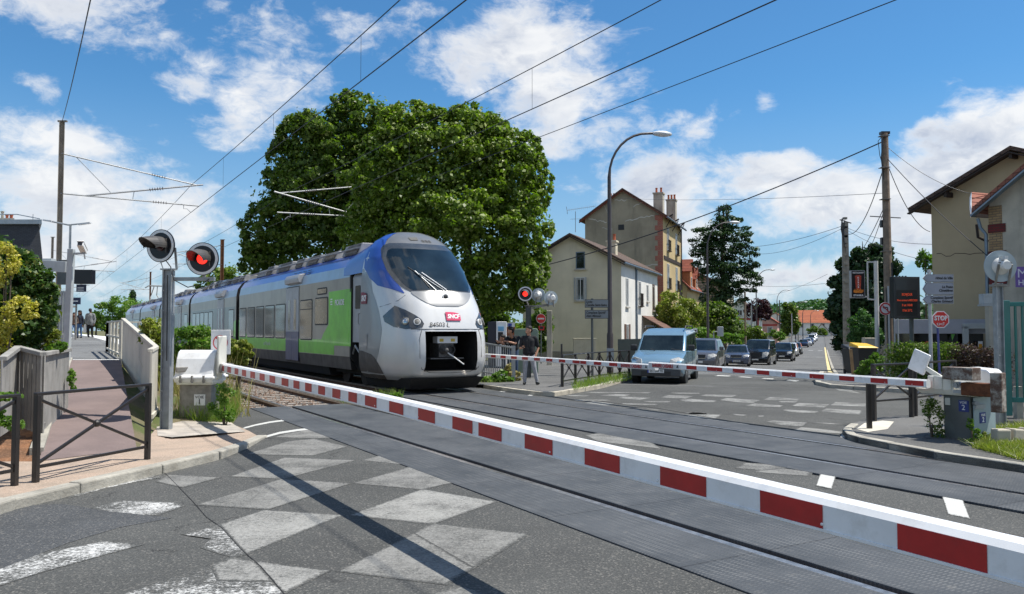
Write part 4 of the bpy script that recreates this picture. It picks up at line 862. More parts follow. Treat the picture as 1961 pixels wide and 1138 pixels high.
# headlights
for s_ in (-1, 1):
    poly = [(1.425, 2.10), (1.36, 2.24), (1.27, 2.38), (1.12, 2.26), (.95, 2.12), (.82, 2.0), (.77, 1.88), (.82, 1.79), (.98, 1.75), (1.18, 1.74), (1.34, 1.80), (1.42, 1.94)]
    cx, cz = 1.12, 1.98; rings = 6; n = len(poly); V = []
    for r_ in range(rings + 1):
        for y, z in poly: V.append(sy(s_ * (cx + (y - cx) * r_ / rings), cz + (z - cz) * r_ / rings, .012))
    mb = MB(); mb.add(V, [(r_ * n + i, r_ * n + (i + 1) % n, (r_ + 1) * n + (i + 1) % n, (r_ + 1) * n + i) for r_ in range(rings) for i in range(n)])
    hl = mb.build('headlight', M_wsf, nose, smooth=True)
    for y, z, r, m_ in ((.93, 1.93, .085, 1), (1.16, 1.95, .10, 0)):
        c = sy(s_ * y, z, .0); nn = (sy(s_ * y, z, .1) - c).normalized(); u_ = Vector((0, 0, 1)); rt = u_.cross(nn).normalized(); Mh = frame(c, rt, u_ - nn * u_.dot(nn))
        mb = MB(); mb.T = Mh; mb.lathe([(r * 1.1, .0), (r * 1.1, .035), (r * .92, .04), (r * .88, .03)], Matrix.Identity(4), 24, 0 if m_ else 1); mb.lathe([(0, .045), (r * .6, .04), (r * .88, .03)], Matrix.Identity(4), 24, 2 if not m_ else 1)
        mb.build('lamp_lens', [M_whp, M_galvd, M_lens], hl, smooth=True)
# coupler opening
mb = MB(); yo = .505 * 1.528
mb.box(-1, 1, -1, 1, -1, 1); mb.v = [Q(l, y, z) for l, y, z in ((1.7, -yo, .62), (2.98, -yo, .62), (2.98, yo, .62), (1.7, yo, .62), (1.7, -yo, 1.68), (2.93, -yo, 1.68), (2.93, yo, 1.68), (1.7, yo, 1.68))]
mb.f = [(0, 4, 7, 3), (0, 1, 5, 4), (3, 2, 6, 7), (0, 1, 2, 3), (4, 5, 6, 7)]; mb.m = [0, 1, 1, 0, 0]
mb.build('coupler_recess', [M_under, M_under], nose)
cp = MB(); cp.T = Matrix.Translation(Q(2.55, 0, 1.2)) @ Matrix(((-dX, nX, 0, 0), (-dY, nY, 0, 0), (0, 0, 1, 0), (0, 0, 0, 1)))
cp.box(-.5, .12, -.22, .22, -.22, .16, 0); cp.box(-.1, .2, -.30, .30, .16, .34, 1); cp.box(.16, .205, -.24, -.12, .2, .28, 2); cp.box(.16, .205, .10, .22, .2, .28, 2)
cp.lathe([(0, .40), (.05, .38), (.10, .2), (.13, .12)], Matrix(((0, 0, 1, 0), (1, 0, 0, -.1), (0, 1, 0, -.02), (0, 0, 0, 1))), 16, 0); cp.lathe([(.12, .16), (.12, .2), (.09, .2), (.085, .13), (0, .13)], Matrix(((0, 0, 1, 0), (1, 0, 0, .12), (0, 1, 0, -.02), (0, 0, 0, 1))), 16, 3)
cp.tube([(.2, .0, -.1), (.3, .15, -.22), (.35, .42, -.42)], .018, 6, 1); cp.box(-.3, .2, -.5, .5, -.27, -.24, 0); cp.T = None
cp.build('coupler', [pm('coupler_iron', (.13, .125, .12), .6, metal=.3, var=.3, scale=15), M_whp, pm('yellow_tag', (.6, .42, .05), .5, var=0), M_blk], nose)
# logos and number
M_mag = pm('magenta_plate', (.55, .02, .10), .4, var=.15, scale=3); M_oran = pm('dark_red_plate', (.20, .008, .035), .4, var=.1)
def logo(c, rt, up, wd_, ht, m_, par):
    Ml = frame(c, rt, up); mb = MB(); mb.T = Ml
    mb.prism([(-wd_ / 2, -ht / 2, -.004), (wd_ / 2, -ht / 2, -.004), (wd_ / 2, ht * .18, -.004), (wd_ * .40, ht * .34, -.004), (wd_ * .2, ht * .44, -.004), (-.1 * wd_, ht / 2, -.004), (-wd_ / 2, ht / 2, -.004)], (0, 0, .010)); mb.T = None
    o = mb.build('logo_plate', m_, par); text('lettering', 'SNCF', ht * .66, M_whp, o, Ml @ Matrix.Translation((0, -.04 * ht, .009)), sx=wd_ / (ht * 1.95), bold=.006 * ht / .2, shear=.2)
nr = (T(0, 1, 0) - T(0, 0, 0))
mnt = lambda y, z, o_=.02: sy(y, z, o_)
upn = (sy(0, 2.16) - sy(0, 2.0)).normalized()
logo(mnt(.10, 2.08, .022), sy(.3, 2.08) - sy(-.1, 2.08), upn, .43, .25, M_mag, nose)
text('number', '84503 L', .19, M_blk, nose, frame(sy(-.34, 1.84, .016), sy(-.1, 1.84) - sy(-.55, 1.84), (0, 0, 1)), sx=.95)
ls = sf(-.999, 2.62); sd = None
logo(Q(.32, -1.512, 2.64), Q(1, 0, 0) - Q(0, -.03, 0), (0, 0, 1), .42, .34, M_oran, nose)
mb = MB(); mb.add([Q(l, -1.536, z) for l, z in ((.35, 1.15), (.65, 1.15), (.65, 1.6), (.35, 1.6))], [(0, 1, 2, 3)]); mb.build('hatch', M_cab, nose)
# ---- carriages
def xs(px): return Sx(px, NC - 1.43)
CB = [(SN + 1.15, 39.7), (40.4, 54.0), (54.7, 68.6), (69.3, 83.0), (83.7, 98.0)]
sec = [(1.36, .50), (1.42, .90), (1.425, 1.42), (1.425, 3.34), (1.36, 3.68), (1.18, 3.95), (.95, 4.12), (0, 4.17)]
secm = [0, 1, 1, 2, 3, 3, 4]
def Y(s, y, z): return T(s, NC + y, z)
def side_box(mb, s0, s1, z0, z1, y0=-1.425, th=.012, mi=0, rnd=.0):
    """panel proud of the near side wall; rounded corners when rnd"""
    if rnd:
        pts = []; s_a, s_b = min(s0, s1), max(s0, s1)
        for cx, cz, a0 in ((s_b - rnd, z1 - rnd, 0), (s_a + rnd, z1 - rnd, 90), (s_a + rnd, z0 + rnd, 180), (s_b - rnd, z0 + rnd, 270)):
            for k in range(4): a = R(a0 + k * 30); pts.append((cx + rnd * math.cos(a), cz + rnd * math.sin(a)))
    else: pts = [(s0, z0), (s1, z0), (s1, z1), (s0, z1)]
    mb.prism([Y(s, y0, z) for s, z in pts], T(0, -th, 0), mi)
def sidewin(par, s0, s1, z0, z1, split=None, mat=None):
    mb = MB(); side_box(mb, s0, s1, z0, z1, th=.010, rnd=.09); f = mb.build('window', M_gask, par)
    e = .045 if s1 > s0 else -.045
    mb = MB(); side_box(mb, s0 + e, s1 - e, z0 + .045, z1 - .045, y0=-1.435, th=.006, rnd=.06); mb.build('pane', mat or M_glass, f)
    if split: mb = MB(); side_box(mb, s0, s1, split - .015, split + .015, y0=-1.438, th=.01); mb.build('window_bar', M_gask, f)
    return f
def sidedoor(par, s0, s1):
    mb = MB(); m_ = (s0 + s1) / 2
    side_box(mb, s0, s1, .58, 3.34, th=.004, mi=2)
    for a, b in ((s0, m_ - .01 * (1 if s1 > s0 else -1)), (m_ + .01 * (1 if s1 > s0 else -1), s1)):
        side_box(mb, a, b, .60, 1.66, y0=-1.43, th=.02, mi=0); side_box(mb, a, b, 1.66, 3.30, y0=-1.43, th=.02, mi=1)
    d = mb.build('door', [M_door, M_doorl, M_gask], par)
    q = abs(s1 - s0); sg2 = 1 if s1 > s0 else -1
    for c in (.27, .73):
        mb = MB(); a = s0 + sg2 * q * (c - .09); b = s0 + sg2 * q * (c + .09); side_box(mb, a, b, 1.72, 2.85, y0=-1.45, th=.006, rnd=.07); mb.build('pane', M_glass, d)
for ci, (s0, s1) in enumerate(CB):
    mb = MB()
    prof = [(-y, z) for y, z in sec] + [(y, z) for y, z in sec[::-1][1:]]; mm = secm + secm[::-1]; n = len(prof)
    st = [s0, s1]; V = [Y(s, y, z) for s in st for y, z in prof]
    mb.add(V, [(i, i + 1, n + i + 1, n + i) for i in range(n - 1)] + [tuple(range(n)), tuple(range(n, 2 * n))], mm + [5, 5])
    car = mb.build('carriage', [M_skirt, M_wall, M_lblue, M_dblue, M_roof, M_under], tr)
    # green sides
    mb = MB(); k = s0 if ci else xs(628)
    side_box(mb, s0 + (.0 if ci else (xs(640) - s0)), s1 - .02, .92, 1.40, th=.003); mb.build('green_band', M_green if ci == 0 else M_greend, car)
    mb = MB(); e1_ = s1 - .02
    mb.prism([Y(s, -1.428, z) for s, z in ((e1_, 1.38), (e1_ - 1.9, 1.38), (e1_ - .4, 2.15), (e1_, 2.2))], T(0, -.004, 0)); mb.build('green_corner', M_green, car)
    if ci: mb = MB(); mb.prism([Y(s, -1.428, z) for s, z in ((s0 + .02, 1.38), (s0 + 1.9, 1.38), (s0 + .4, 2.15), (s0 + .02, 2.2))], T(0, -.004, 0)); mb.build('green_corner', M_green, car)
    if ci: mb = MB(); side_box(mb, s0 + .25, s1 - .25, 1.30, 2.86, th=.005); mb.build('dark_window_band', M_band, car)
    # underframe and bogies
    mb = MB(); mb.v = [Y(s, y, z) for s, y, z in ((s0 + 2.5, -1.2, .22), (s1 - 2.2, -1.2, .22), (s1 - 2.2, 1.2, .22), (s0 + 2.5, 1.2, .22), (s0 + 2.5, -1.3, .52), (s1 - 2.2, -1.3, .52), (s1 - 2.2, 1.3, .52), (s0 + 2.5, 1.3, .52))]
    mb.f = [(0, 3, 2, 1), (4, 5, 6, 7), (0, 1, 5, 4), (1, 2, 6, 5), (2, 3, 7, 6), (3, 0, 4, 7)]; mb.m = [0] * 6; mb.build('underframe', M_under, car)
    for bc in ([s0 + 1.1, s1 + .35] if ci == 0 else [s1 + .35]):
        bg = MB(); bg.v = [Y(bc + a, y, z) for a in (-1.3, 1.3) for y in (-1.05, 1.05) for z in (.35, .62)]; bg.f = [(0, 1, 3, 2), (4, 6, 7, 5), (0, 4, 5, 1), (2, 3, 7, 6), (0, 2, 6, 4), (1, 5, 7, 3)]; bg.m = [0] * 6
        bo = bg.build('bogie', M_under, car)
        for a in (-.9, .9):
            for y in (-.78, .78): mb = MB(); mb.cyl(Y(bc + a, y - .06, .43), Y(bc + a, y + .06, .43), .43, seg=28); mb.cyl(Y(bc + a, y - .14, .43), Y(bc + a, y + .1, .43), .14, seg=14); mb.build('wheel', M_rust if 0 else pm('wheel_iron%d' % 0, (.05, .04, .035), .6, metal=.4, var=.3) if 'wheel_iron0' not in bpy.data.materials else bpy.data.materials['wheel_iron0'], bo)
    # windows and doors
    if ci == 0:
        for a, b in ((459, 471.5), (474, 488), (490.5, 505.5), (508, 525.5), (528, 546.5)): sidewin(car, xs(b), xs(a), 1.38, 2.74)
        sidewin(car, xs(598), xs(575), 1.36, 2.80, split=2.45); sidewin(car, xs(628), xs(603), 1.88, 2.82); sidewin(car, xs(626), xs(607), 2.90, 3.14)
        sidedoor(car, xs(572.5), xs(548.5))
        for a, b in ((551, 577),):
            mb = MB(); mb.prism([Y(xs(b), y, z) for y, z in ((-1.36, 3.40), (-1.56, 3.44), (-1.58, 3.60), (-1.50, 3.74), (-1.28, 3.78))], T(xs(a) - xs(b), 0, 0)); mb.build('lamp_fairing', M_doorl, car, bevel=.03)
        gp_ = MB(); gp_.prism([Y(xs(p), -1.428, z) for p, z in ((672, 2.98), (672, 1.22), (640, 1.22), (640, 1.40), (616, 1.40), (620, 1.60), (629.5, 1.90), (629.5, 2.96))], T(0, -.005, 0)); gpo = gp_.build('green_panel', M_green, car)
        text('lettering', 'PICARDIE', .25, M_whp, gpo, frame(Y(xs(650.5), -1.442, 2.58), T(-1, 0, 0), (0, 0, 1)), sx=.86, bold=.006)
        mb = MB(); [side_box(mb, xs(636.5), xs(633), 2.53 + i * .08, 2.57 + i * .08, y0=-1.435, th=.003) for i in range(3)]; mb.build('emblem', M_whp, gpo)
        text('lettering', 'en Picardie', .22, pm('faded_lettering', (.42, .56, .34), .5, var=0), car, frame(Y(xs(512), -1.434, 1.16), T(-1, 0, 0), (0, 0, 1)), sx=1.2, bold=.008)
        for z0, z1, a, b in ((1.3, 1.62, 668, 660), (2.0, 2.4, 667, 658)): mb = MB(); side_box(mb, xs(a), xs(b), z0, z1, y0=-1.434, th=.003); mb.build('hatch', M_green, gpo)
        # vents in the blue roof edge
        for k in range(3):
            mb = MB()
            for j in range(4): p = xs(556) - j * .62 - k * 0; mb.add([Y(p, -1.30 + k * -.02, 3.86 - k * .07), Y(p - .5, -1.30 - k * .02, 3.86 - k * .07), Y(p - .5, -1.315 - k * .02, 3.83 - k * .07), Y(p, -1.315 - k * .02, 3.83 - k * .07)], [(0, 1, 2, 3)])
            mb.build('vent', M_blk, car)
    else:
        L = s1 - s0; dcs = (s0 + L * .28,) if ci < 4 else (s0 + L * .5,)
        for dc in dcs:
            sidedoor(car, dc - .85, dc + .85)
            mb = MB(); mb.prism([Y(dc - 1, y, z) for y, z in ((-1.36, 3.40), (-1.56, 3.44), (-1.58, 3.60), (-1.50, 3.74), (-1.28, 3.78))], T(2, 0, 0)); mb.build('lamp_fairing', M_doorl, car)
        s = s0 + .5
        while s + 1.25 < s1 - .3:
            if all(abs(s + .6 - dc) > 1.65 for dc in dcs): sidewin(car, s, s + 1.2, 1.38, 2.74)
            s += 1.38
    # roof equipment
    rg = random.Random(ci); s = s0 + .5
    while s < s1 - 1.0:
        L = rg.choice((1.1, 1.6, 2.2)); hh = rg.uniform(.22, .40); e = min(s + L, s1 - .4)
        sec_ = [(-1.0, 4.12), (-.86, 4.12 + hh), (.86, 4.12 + hh), (1.0, 4.12)]
        mb = MB(); mb.prism([Y(s, y, z) for y, z in sec_], T(e - s, 0, 0)); mb.build('roof_unit', [M_roof, M_doorl][rg.random() < .4], car, bevel=.03)
        if rg.random() < .7: mb = MB(); mb.prism([Y(s + .1, y, z) for y, z in ((-1.02, 4.14), (-1.02, 4.18), (-.88, 4.10 + hh), (-.90, 4.06 + hh))], T((e - s) * .7, 0, 0)); mb.build('roof_grille', M_skirt, car)
        s = e + rg.choice((.15, .4, .7))
    mb = MB(); mb.tube([Y(s0 + .3, -1.0, 4.30), Y(s1 - .3, -1.0, 4.30)], .03, 6); mb.build('roof_pipe', M_roof, car)
    # connection
    if ci < 4:
        mb = MB(); mb.v = [Y(s, y, z) for s in (s1, s1 + .7) for y, z in ((-1.22, .7), (-1.22, 3.5), (-.9, 3.9), (.9, 3.9), (1.22, 3.5), (1.22, .7))]
        mb.f = [(i, (i + 1) % 6, (i + 1) % 6 + 6, i + 6) for i in range(6)]; mb.m = [0] * 6; mb.build('gangway_bellows', M_gask, car)
# cab door recess
s0, s1 = SN, SN + 1.15
mb = MB(); prof = [(-1.18, .5), (-1.20, 3.5), (-1.15, 3.75)]
V = [Y(s, y, z) for s in (s0, s1) for y, z in prof] + [Y(s0, 1.42, .5), Y(s0, 1.42, 3.4), Y(s0, 1.1, 4.1), Y(s1, 1.42, .5), Y(s1, 1.42, 3.4), Y(s1, 1.1, 4.1)]
mb.add(V, [(0, 1, 4, 3), (1, 2, 5, 4), (6, 7, 10, 9), (7, 8, 11, 10), (2, 8, 11, 5)], 0)
for a, b in ((s0 - .0, s0 + .10), (s1 - .10, s1)): mb.prism([Y(a, y, z) for y, z in ((-1.15, .5), (-1.425, .9), (-1.435, 3.38), (-1.15, 3.6))], T(b - a, 0, 0), 1)
dr = mb.build('cab_entrance', [M_under, M_gask], tr)
mb = MB(); mb.prism([Y(s0 + .14, y, z) for y, z in ((-1.30, 1.35), (-1.38, 1.35), (-1.38, 3.3), (-1.27, 3.55), (-1.18, 3.55))], T(.86, 0, 0)); cd = mb.build('cab_door', M_doorl, dr)
mb = MB(); side_box(mb, s0 + .32, s0 + .78, 2.35, 3.05, y0=-1.38, th=.01, rnd=.05); mb.build('pane', M_ws, dr)
mb = MB(); mb.tube([Y(s0 + .3, -1.40, 1.9), Y(s0 + .3, -1.46, 1.9), Y(s0 + .3, -1.46, 2.2), Y(s0 + .3, -1.40, 2.2)], .015, 6); mb.tube([Y(s0 + .35, -1.36, 1.0), Y(s0 + .6, -1.44, 1.25), Y(s0 + .9, -1.40, 1.0)], .03, 6); mb.build('handle', M_galv, dr)
# snow plough and apron under the nose
mb = MB(); mb.v = [Q(l, y, z) for l, y, z in ((0, -1.25, .12), (2.5, -1.0, .12), (2.5, 1.0, .12), (0, 1.25, .12), (0, -1.35, .42), (2.8, -1.1, .42), (2.8, 1.1, .42), (0, 1.35, .42))]; mb.f = [(0, 3, 2, 1), (4, 5, 6, 7), (0, 1, 5, 4), (1, 2, 6, 5), (2, 3, 7, 6), (3, 0, 4, 7)]; mb.m = [0] * 6
mb.build('track_guard', M_under, tr)
mb = MB(); mb.grid(lambda u, v: Q(u, -1.44 - .0 * v, v), [-1.1, -.6, 0, .35], [.5, .9, 1.1]); 
# pantograph far back
pc = 84.5; mb = MB()
mb.tube([Y(pc, -.5, 4.4), Y(pc + 1.2, -.25, 5.1), Y(pc - .1, -.15, 5.85)], .04, 6); mb.tube([Y(pc, .5, 4.4), Y(pc + 1.2, .25, 5.1), Y(pc - .1, .15, 5.85)], .04, 6)
mb.tube([Y(pc - .1, -.9, 5.75), Y(pc - .1, -.6, 5.95), Y(pc - .1, .6, 5.95), Y(pc - .1, .9, 5.75)], .05, 6); mb.tube([Y(pc + .25, -.9, 5.75), Y(pc + .25, -.6, 5.95), Y(pc + .25, .6, 5.95), Y(pc + .25, .9, 5.75)], .05, 6); mb.box(-.001, .001, -.001, .001, 0, .001) if 0 else None
mb.build('pantograph', M_galvd, tr)
# ================================================================= houses
def plaster(name, col, dirt=.4, dc=(.12, .11, .09), var=.1, sc=.5): return pm(name, col, .9, var=var, scale=sc, dirt=dirt, dirtcol=dc, streak=True, bump=.15, bscale=30)
def tiles(name, c1, c2, w_=.25, ang=0):
    m = bpy.data.materials.new(name); m.use_nodes = True; t = m.node_tree; b = t.nodes['Principled BSDF']; p = pos(t)
    mp = N(t, 'ShaderNodeMapping'); mp.inputs['Rotation'].default_value = (0, 0, -ang); t.links.new(p, mp.inputs[0])
    s = N(t, 'ShaderNodeSeparateXYZ'); t.links.new(mp.outputs[0], s.inputs[0])
    zz_ = mth(t, 'FRACT', mth(t, 'DIVIDE', s.outputs[2], .16)); uu = mth(t, 'FRACT', mth(t, 'DIVIDE', s.outputs[0], w_))
    ln = mth(t, 'MAXIMUM', ramp(t, zz_, .0, .18, 1, 0), ramp(t, uu, .0, .12, 1, 0))
    vr = N(t, 'ShaderNodeTexWhiteNoise'); cbx = N(t, 'ShaderNodeCombineXYZ'); t.links.new(mth(t, 'FLOOR', mth(t, 'DIVIDE', s.outputs[2], .16)), cbx.inputs[0]); t.links.new(mth(t, 'FLOOR', mth(t, 'DIVIDE', s.outputs[0], w_)), cbx.inputs[1]); t.links.new(cbx.outputs[0], vr.inputs[0])
    c = mixc(t, vr.outputs[0], c1, c2); c = mixc(t, mth(t, 'MULTIPLY', ramp(t, noise(t, p, 1.3, 6, .7), .45, .7), .5), c, tuple(x * .45 for x in c1))
    c = mixc(t, mth(t, 'MULTIPLY', ln, .6), c, tuple(x * .3 for x in c1)); t.links.new(c, b.inputs['Base Color']); b.inputs['Roughness'].default_value = .85
    bn = N(t, 'ShaderNodeBump'); bn.inputs['Strength'].default_value = .8; bn.inputs['Distance'].default_value = .04; bn.invert = True; t.links.new(ln, bn.inputs['Height']); t.links.new(bn.outputs[0], b.inputs['Normal']); return m
def brick(name, c1, c2, mortar=(.3, .27, .22), ang=0, sc=1):
    m = bpy.data.materials.new(name); m.use_nodes = True; t = m.node_tree; b = t.nodes['Principled BSDF']
    mp = N(t, 'ShaderNodeMapping'); mp.inputs['Rotation'].default_value = (math.pi / 2, 0, 0); p = pos(t)
    s = N(t, 'ShaderNodeSeparateXYZ'); t.links.new(p, s.inputs[0]); cbx = N(t, 'ShaderNodeCombineXYZ')
    t.links.new(mth(t, 'ADD', mth(t, 'MULTIPLY', s.outputs[0], math.cos(ang)), mth(t, 'MULTIPLY', s.outputs[1], math.sin(ang))), cbx.inputs[0]); t.links.new(s.outputs[2], cbx.inputs[1])
    k = N(t, 'ShaderNodeTexBrick'); k.inputs['Scale'].default_value = 1; k.inputs['Brick Width'].default_value = .23 * sc; k.inputs['Row Height'].default_value = .075 * sc; k.inputs['Mortar Size'].default_value = .010 * sc
    k.inputs['Color1'].default_value = (*c1, 1); k.inputs['Color2'].default_value = (*c2, 1); k.inputs['Mortar'].default_value = (*mortar, 1); t.links.new(cbx.outputs[0], k.inputs['Vector'])
    t.links.new(k.outputs[0], b.inputs['Base Color']); b.inputs['Roughness'].default_value = .9; return m
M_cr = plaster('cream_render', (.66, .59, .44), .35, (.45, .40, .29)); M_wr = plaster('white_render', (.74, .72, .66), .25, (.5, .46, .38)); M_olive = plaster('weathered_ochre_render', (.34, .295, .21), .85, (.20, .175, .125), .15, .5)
M_tan = plaster('tan_render', (.50, .385, .20), .3, (.32, .25, .14)); M_beige = plaster('beige_render', (.42, .345, .215), .6, (.30, .25, .16), .1, .35); M_grr = plaster('grey_roughcast', (.46, .42, .34), .6, (.22, .19, .15), .15, 1.2)
SA = math.atan2(STY, STX); TA = math.atan2(dY, dX)
M_tdark = tiles('dark_roof_tiles', (.085, .055, .04), (.13, .085, .065), .24, SA); M_tred = tiles('red_roof_tiles', (.32, .085, .045), (.24, .065, .04), .24, SA); M_tor = tiles('orange_roof_tiles', (.48, .15, .065), (.40, .12, .06), .6, SA)
M_tsm = tiles('terracotta_tiles', (.33, .12, .075), (.25, .10, .07), .22, TA); M_tbr = tiles('brown_roof_tiles', (.17, .085, .06), (.12, .07, .05), .24, SA)
M_brick = brick('red_brick', (.42, .085, .04), (.32, .06, .035), ang=SA + math.pi / 2); M_brickb = brick('dark_red_brick', (.16, .02, .02), (.12, .018, .018), (.06, .03, .025), TA); M_bricky = brick('yellow_brick', (.36, .24, .12), (.28, .18, .09), (.14, .11, .08), TA)
M_pot = pm('terracotta', (.42, .11, .05), .8, var=.15); M_frame = pm('window_frame_white', (.62, .62, .60), .5, var=.05); M_wing = glassm('house_window', (.018, .022, .026), .06); M_shut = pm('brown_shutter', (.13, .065, .04), .7, var=.15); M_stone = pm('sill_stone', (.45, .42, .36), .85, var=.1)
M_woodd = pm('dark_timber', (.035, .025, .02), .8, var=.2); M_zinc = pm('zinc_gutter', (.20, .25, .30), .45, metal=.5, var=.1)
M_curt = pm('net_curtain', (.30, .30, .29), .5, var=.15, scale=8)
def window(par, M, x, z, w_, h, shutters=None, frame_m=None, bars=1, depth=.12, sill=True, glass=None, balc=False, name='window'):
    """M: face frame with x to the right, y up, z out of the wall"""
    mb = MB(); mb.T = M; e = .06; fm = frame_m or M_frame
    for a, b, c, d in ((x - w_ / 2, x - w_ / 2 + e, z, z + h), (x + w_ / 2 - e, x + w_ / 2, z, z + h), (x - w_ / 2 + e, x + w_ / 2 - e, z, z + e), (x - w_ / 2 + e, x + w_ / 2 - e, z + h - e, z + h)): mb.box(a, b, c, d, -.02, .035)
    for i in range(bars): c = x - w_ / 2 + w_ * (i + 1) / (bars + 1); mb.box(c - .025, c + .025, z + e, z + h - e, -.01, .03)
    mb.T = None; o = mb.build(name, fm, par)
    mb = MB(); mb.T = M; mb.box(x - w_ / 2 + e * .5, x + w_ / 2 - e * .5, z + e * .5, z + h - e * .5, .0, .012); mb.T = None; mb.build('pane', glass or M_wing, o)
    if w_ > .6 and h > 1.2:
        mb = MB(); mb.T = M; q = (abs(x) * 7.3 + z * 3.1) % 1; x1_ = x - w_ / 2 + e; mb.box(x1_, x1_ + w_ * (.16 + .14 * q), z + e, z + h - e, .0125, .0145); x1_ = x + w_ / 2 - e; mb.box(x1_ - w_ * (.14 + .1 * q), x1_, z + e, z + h - e, .0125, .0145); mb.box(x - w_ / 2 + e, x + w_ / 2 - e, z + h * .93 - e, z + h - e, .0127, .0143); mb.T = None; mb.build('curtain', M_curt, o)
    if sill: mb = MB(); mb.T = M; mb.box(x - w_ / 2 - .1, x + w_ / 2 + .1, z - .09, z, -.02, .12); mb.T = None; mb.build('sill', M_stone, o)
    if shutters:
        for sg in (-1, 1): mb = MB(); mb.T = M; c = x + sg * (w_ / 2 + w_ / 4 + .01); mb.box(c - w_ / 4, c + w_ / 4, z, z + h, .01, .05); mb.T = None; mb.build('shutter', shutters, o)
    if balc:
        mb = MB(); mb.T = M; mb.box(x - w_ / 2 - .1, x + w_ / 2 + .1, z + .85, z + .9, .15, .2); mb.box(x - w_ / 2 - .1, x + w_ / 2 + .1, z - .05, z, .0, .25)
        for i in range(9): c = x - w_ / 2 - .08 + (w_ + .16) * i / 8; mb.box(c - .012, c + .012, z, z + .86, .165, .185)
        mb.T = None; mb.build('balcony_rail', M_woodd, o)
    return o
class House:
    """gabled house: c = front right corner of the gable on the ground, gx = unit to the right along the gable, gy = unit into depth"""
    def __init__(s, name, label, c, gx, gy, w_, L, eave, ridge, wall, roof, over=.35, base=-2.0, side=None, th=.14, cat='house', group=None, rake=.25, trim=None):
        s.gx, s.gy = Vector((*gx, 0)), Vector((*gy, 0)); s.c = Vector((c[0], c[1], 0)); s.w, s.L = w_, L
        s.o = thing(name, label, cat, s.c + Vector((0, 0, gz(*c[:2]))), group=group)
        z = Vector((0, 0, 1)); l = s.c - s.gx * w_
        mb = MB(); A_ = [l + z * base, s.c + z * base, s.c + z * eave, (l + s.c) / 2 + z * (ridge - .05), l + z * eave]; B_ = [p + s.gy * L for p in A_]
        mb.add(A_ + B_, [(0, 1, 2, 3, 4), (9, 8, 7, 6, 5), (1, 6, 7, 2), (0, 4, 9, 5), (0, 5, 6, 1)], [0, 0, 1, 1, 0])
        s.wall = mb.build('wall', [wall, side or wall], s.o)
        mb = MB(); sl = (ridge - eave) / (w_ / 2); m_ = (l + s.c) / 2
        for sg in (-1, 1):
            e = m_ + s.gx * sg * (w_ / 2 + over) + z * (eave - sl * over); t = m_ + z * ridge
            a = [e - s.gy * rake, t - s.gy * rake, t - s.gy * rake + z * th, e - s.gy * rake + z * th]
            mb.prism([p for p in a], s.gy * (L + 2 * rake))
        s.roof = mb.build('roof', roof, s.o)
        mb = MB()
        for sg in (-1, 1):
            e = m_ + s.gx * sg * (w_ / 2 + over) + z * (eave - sl * over - .10) ; t = m_ + z * (ridge - .10)
            mb.beam(e - s.gy * (rake - .02), t - s.gy * (rake - .02), .05, .2, up=(s.gy.x, s.gy.y, 0))
        mb.build('barge_board', trim or M_woodd, s.roof)
        for sg in (1,):
            e = m_ + s.gx * sg * (w_ / 2 + over) + z * (eave - sl * over + .02)
            mb = MB(); mb.tube([e - s.gy * rake, e + s.gy * (L + rake)], .07, 8); mb.build('gutter', M_zinc, s.roof)
        s.F = frame(s.c, s.gx, z); s.S = frame(s.c, s.gy, z)      # front face (x negative to the left), right side face (x = depth)
        s.sl = sl; s.ridge = ridge; s.mid = m_
    def win(s, d, z, w_, h, **k): return window(s.o, s.F, -d, z, w_, h, **k)
    def swin(s, a, z, w_, h, **k): return window(s.o, s.S, a, z, w_, h, **k)
    def chimney(s, d, a, top, w_=.5, dp=.9, pots=2, mat=None, h=2.2):
        p = s.mid + s.gx * d + s.gy * a; z = Vector((0, 0, 1)); mb = MB()
        M = frame(p, s.gx, s.gy); mb.T = M; mb.box(-w_ / 2, w_ / 2, -dp / 2, dp / 2, top - h, top - .12); mb.box(-w_ / 2 - .06, w_ / 2 + .06, -dp / 2 - .06, dp / 2 + .06, top - .12, top); mb.T = None
        ch = mb.build('chimney', mat or M_grr, s.o)
        for i in range(pots):
            mb = MB(); mb.T = M; x = -w_ / 2 + w_ * (i + .5) / pots; mb.lathe([(.0, top), (.10, top), (.085, top + .38), (.11, top + .40), (.11, top + .45), (0, top + .45)], Matrix.Translation((x, 0, 0)), 10); mb.T = None; mb.build('chimney_pot', M_pot, ch)
GX, GY = (STY, -STX), (STX, STY)
# corner house: cream gable, white street side
hA = House('corner_house', 'cream two-storey corner house with a blank shaded gable and white street side', (7.03, 52), GX, GY, 6.75, 12.2, 6.15, 7.95, M_cr, M_tdark, side=M_wr, over=.3, rake=.3)
hA.win(2.72, 5.72, .62, 1.12, bars=0, frame_m=M_zinc); hA.win(2.72, 3.65, .66, 1.52, bars=1, shutters=None)
mb = MB(); mb.T = hA.F
for q in (-3.12, -2.33): mb.box(q - .03, q + .03, 3.7, 5.15, .02, .10)
mb.T = None; mb.build('shutter', M_gry, hA.wall)
hA.swin(1.6, 3.25, .75, 1.9, bars=1); hA.swin(1.6, .35, .8, 1.75, shutters=M_shut); hA.swin(5.6, 3.4, .75, 1.75, balc=True); hA.swin(8.3, 3.8, .6, 1.25); hA.swin(10.6, 3.2, .8, 2.0, frame_m=M_shut)
hA.chimney(2.0, 3.2, 7.85, .62, .62, 2, h=1.8, mat=M_cr)
mb = MB(); mb.T = hA.S; mb.box(4.15, 4.21, -1, 6.1, .0, .07); mb.tube([(4.25, 5.9, .1), (4.25, 4.0, .1), (4.25, -.6, .1)], .05, 8); mb.T = None; mb.build('drainpipe', M_zinc, hA.wall)
mb = MB(); mb.T = hA.S
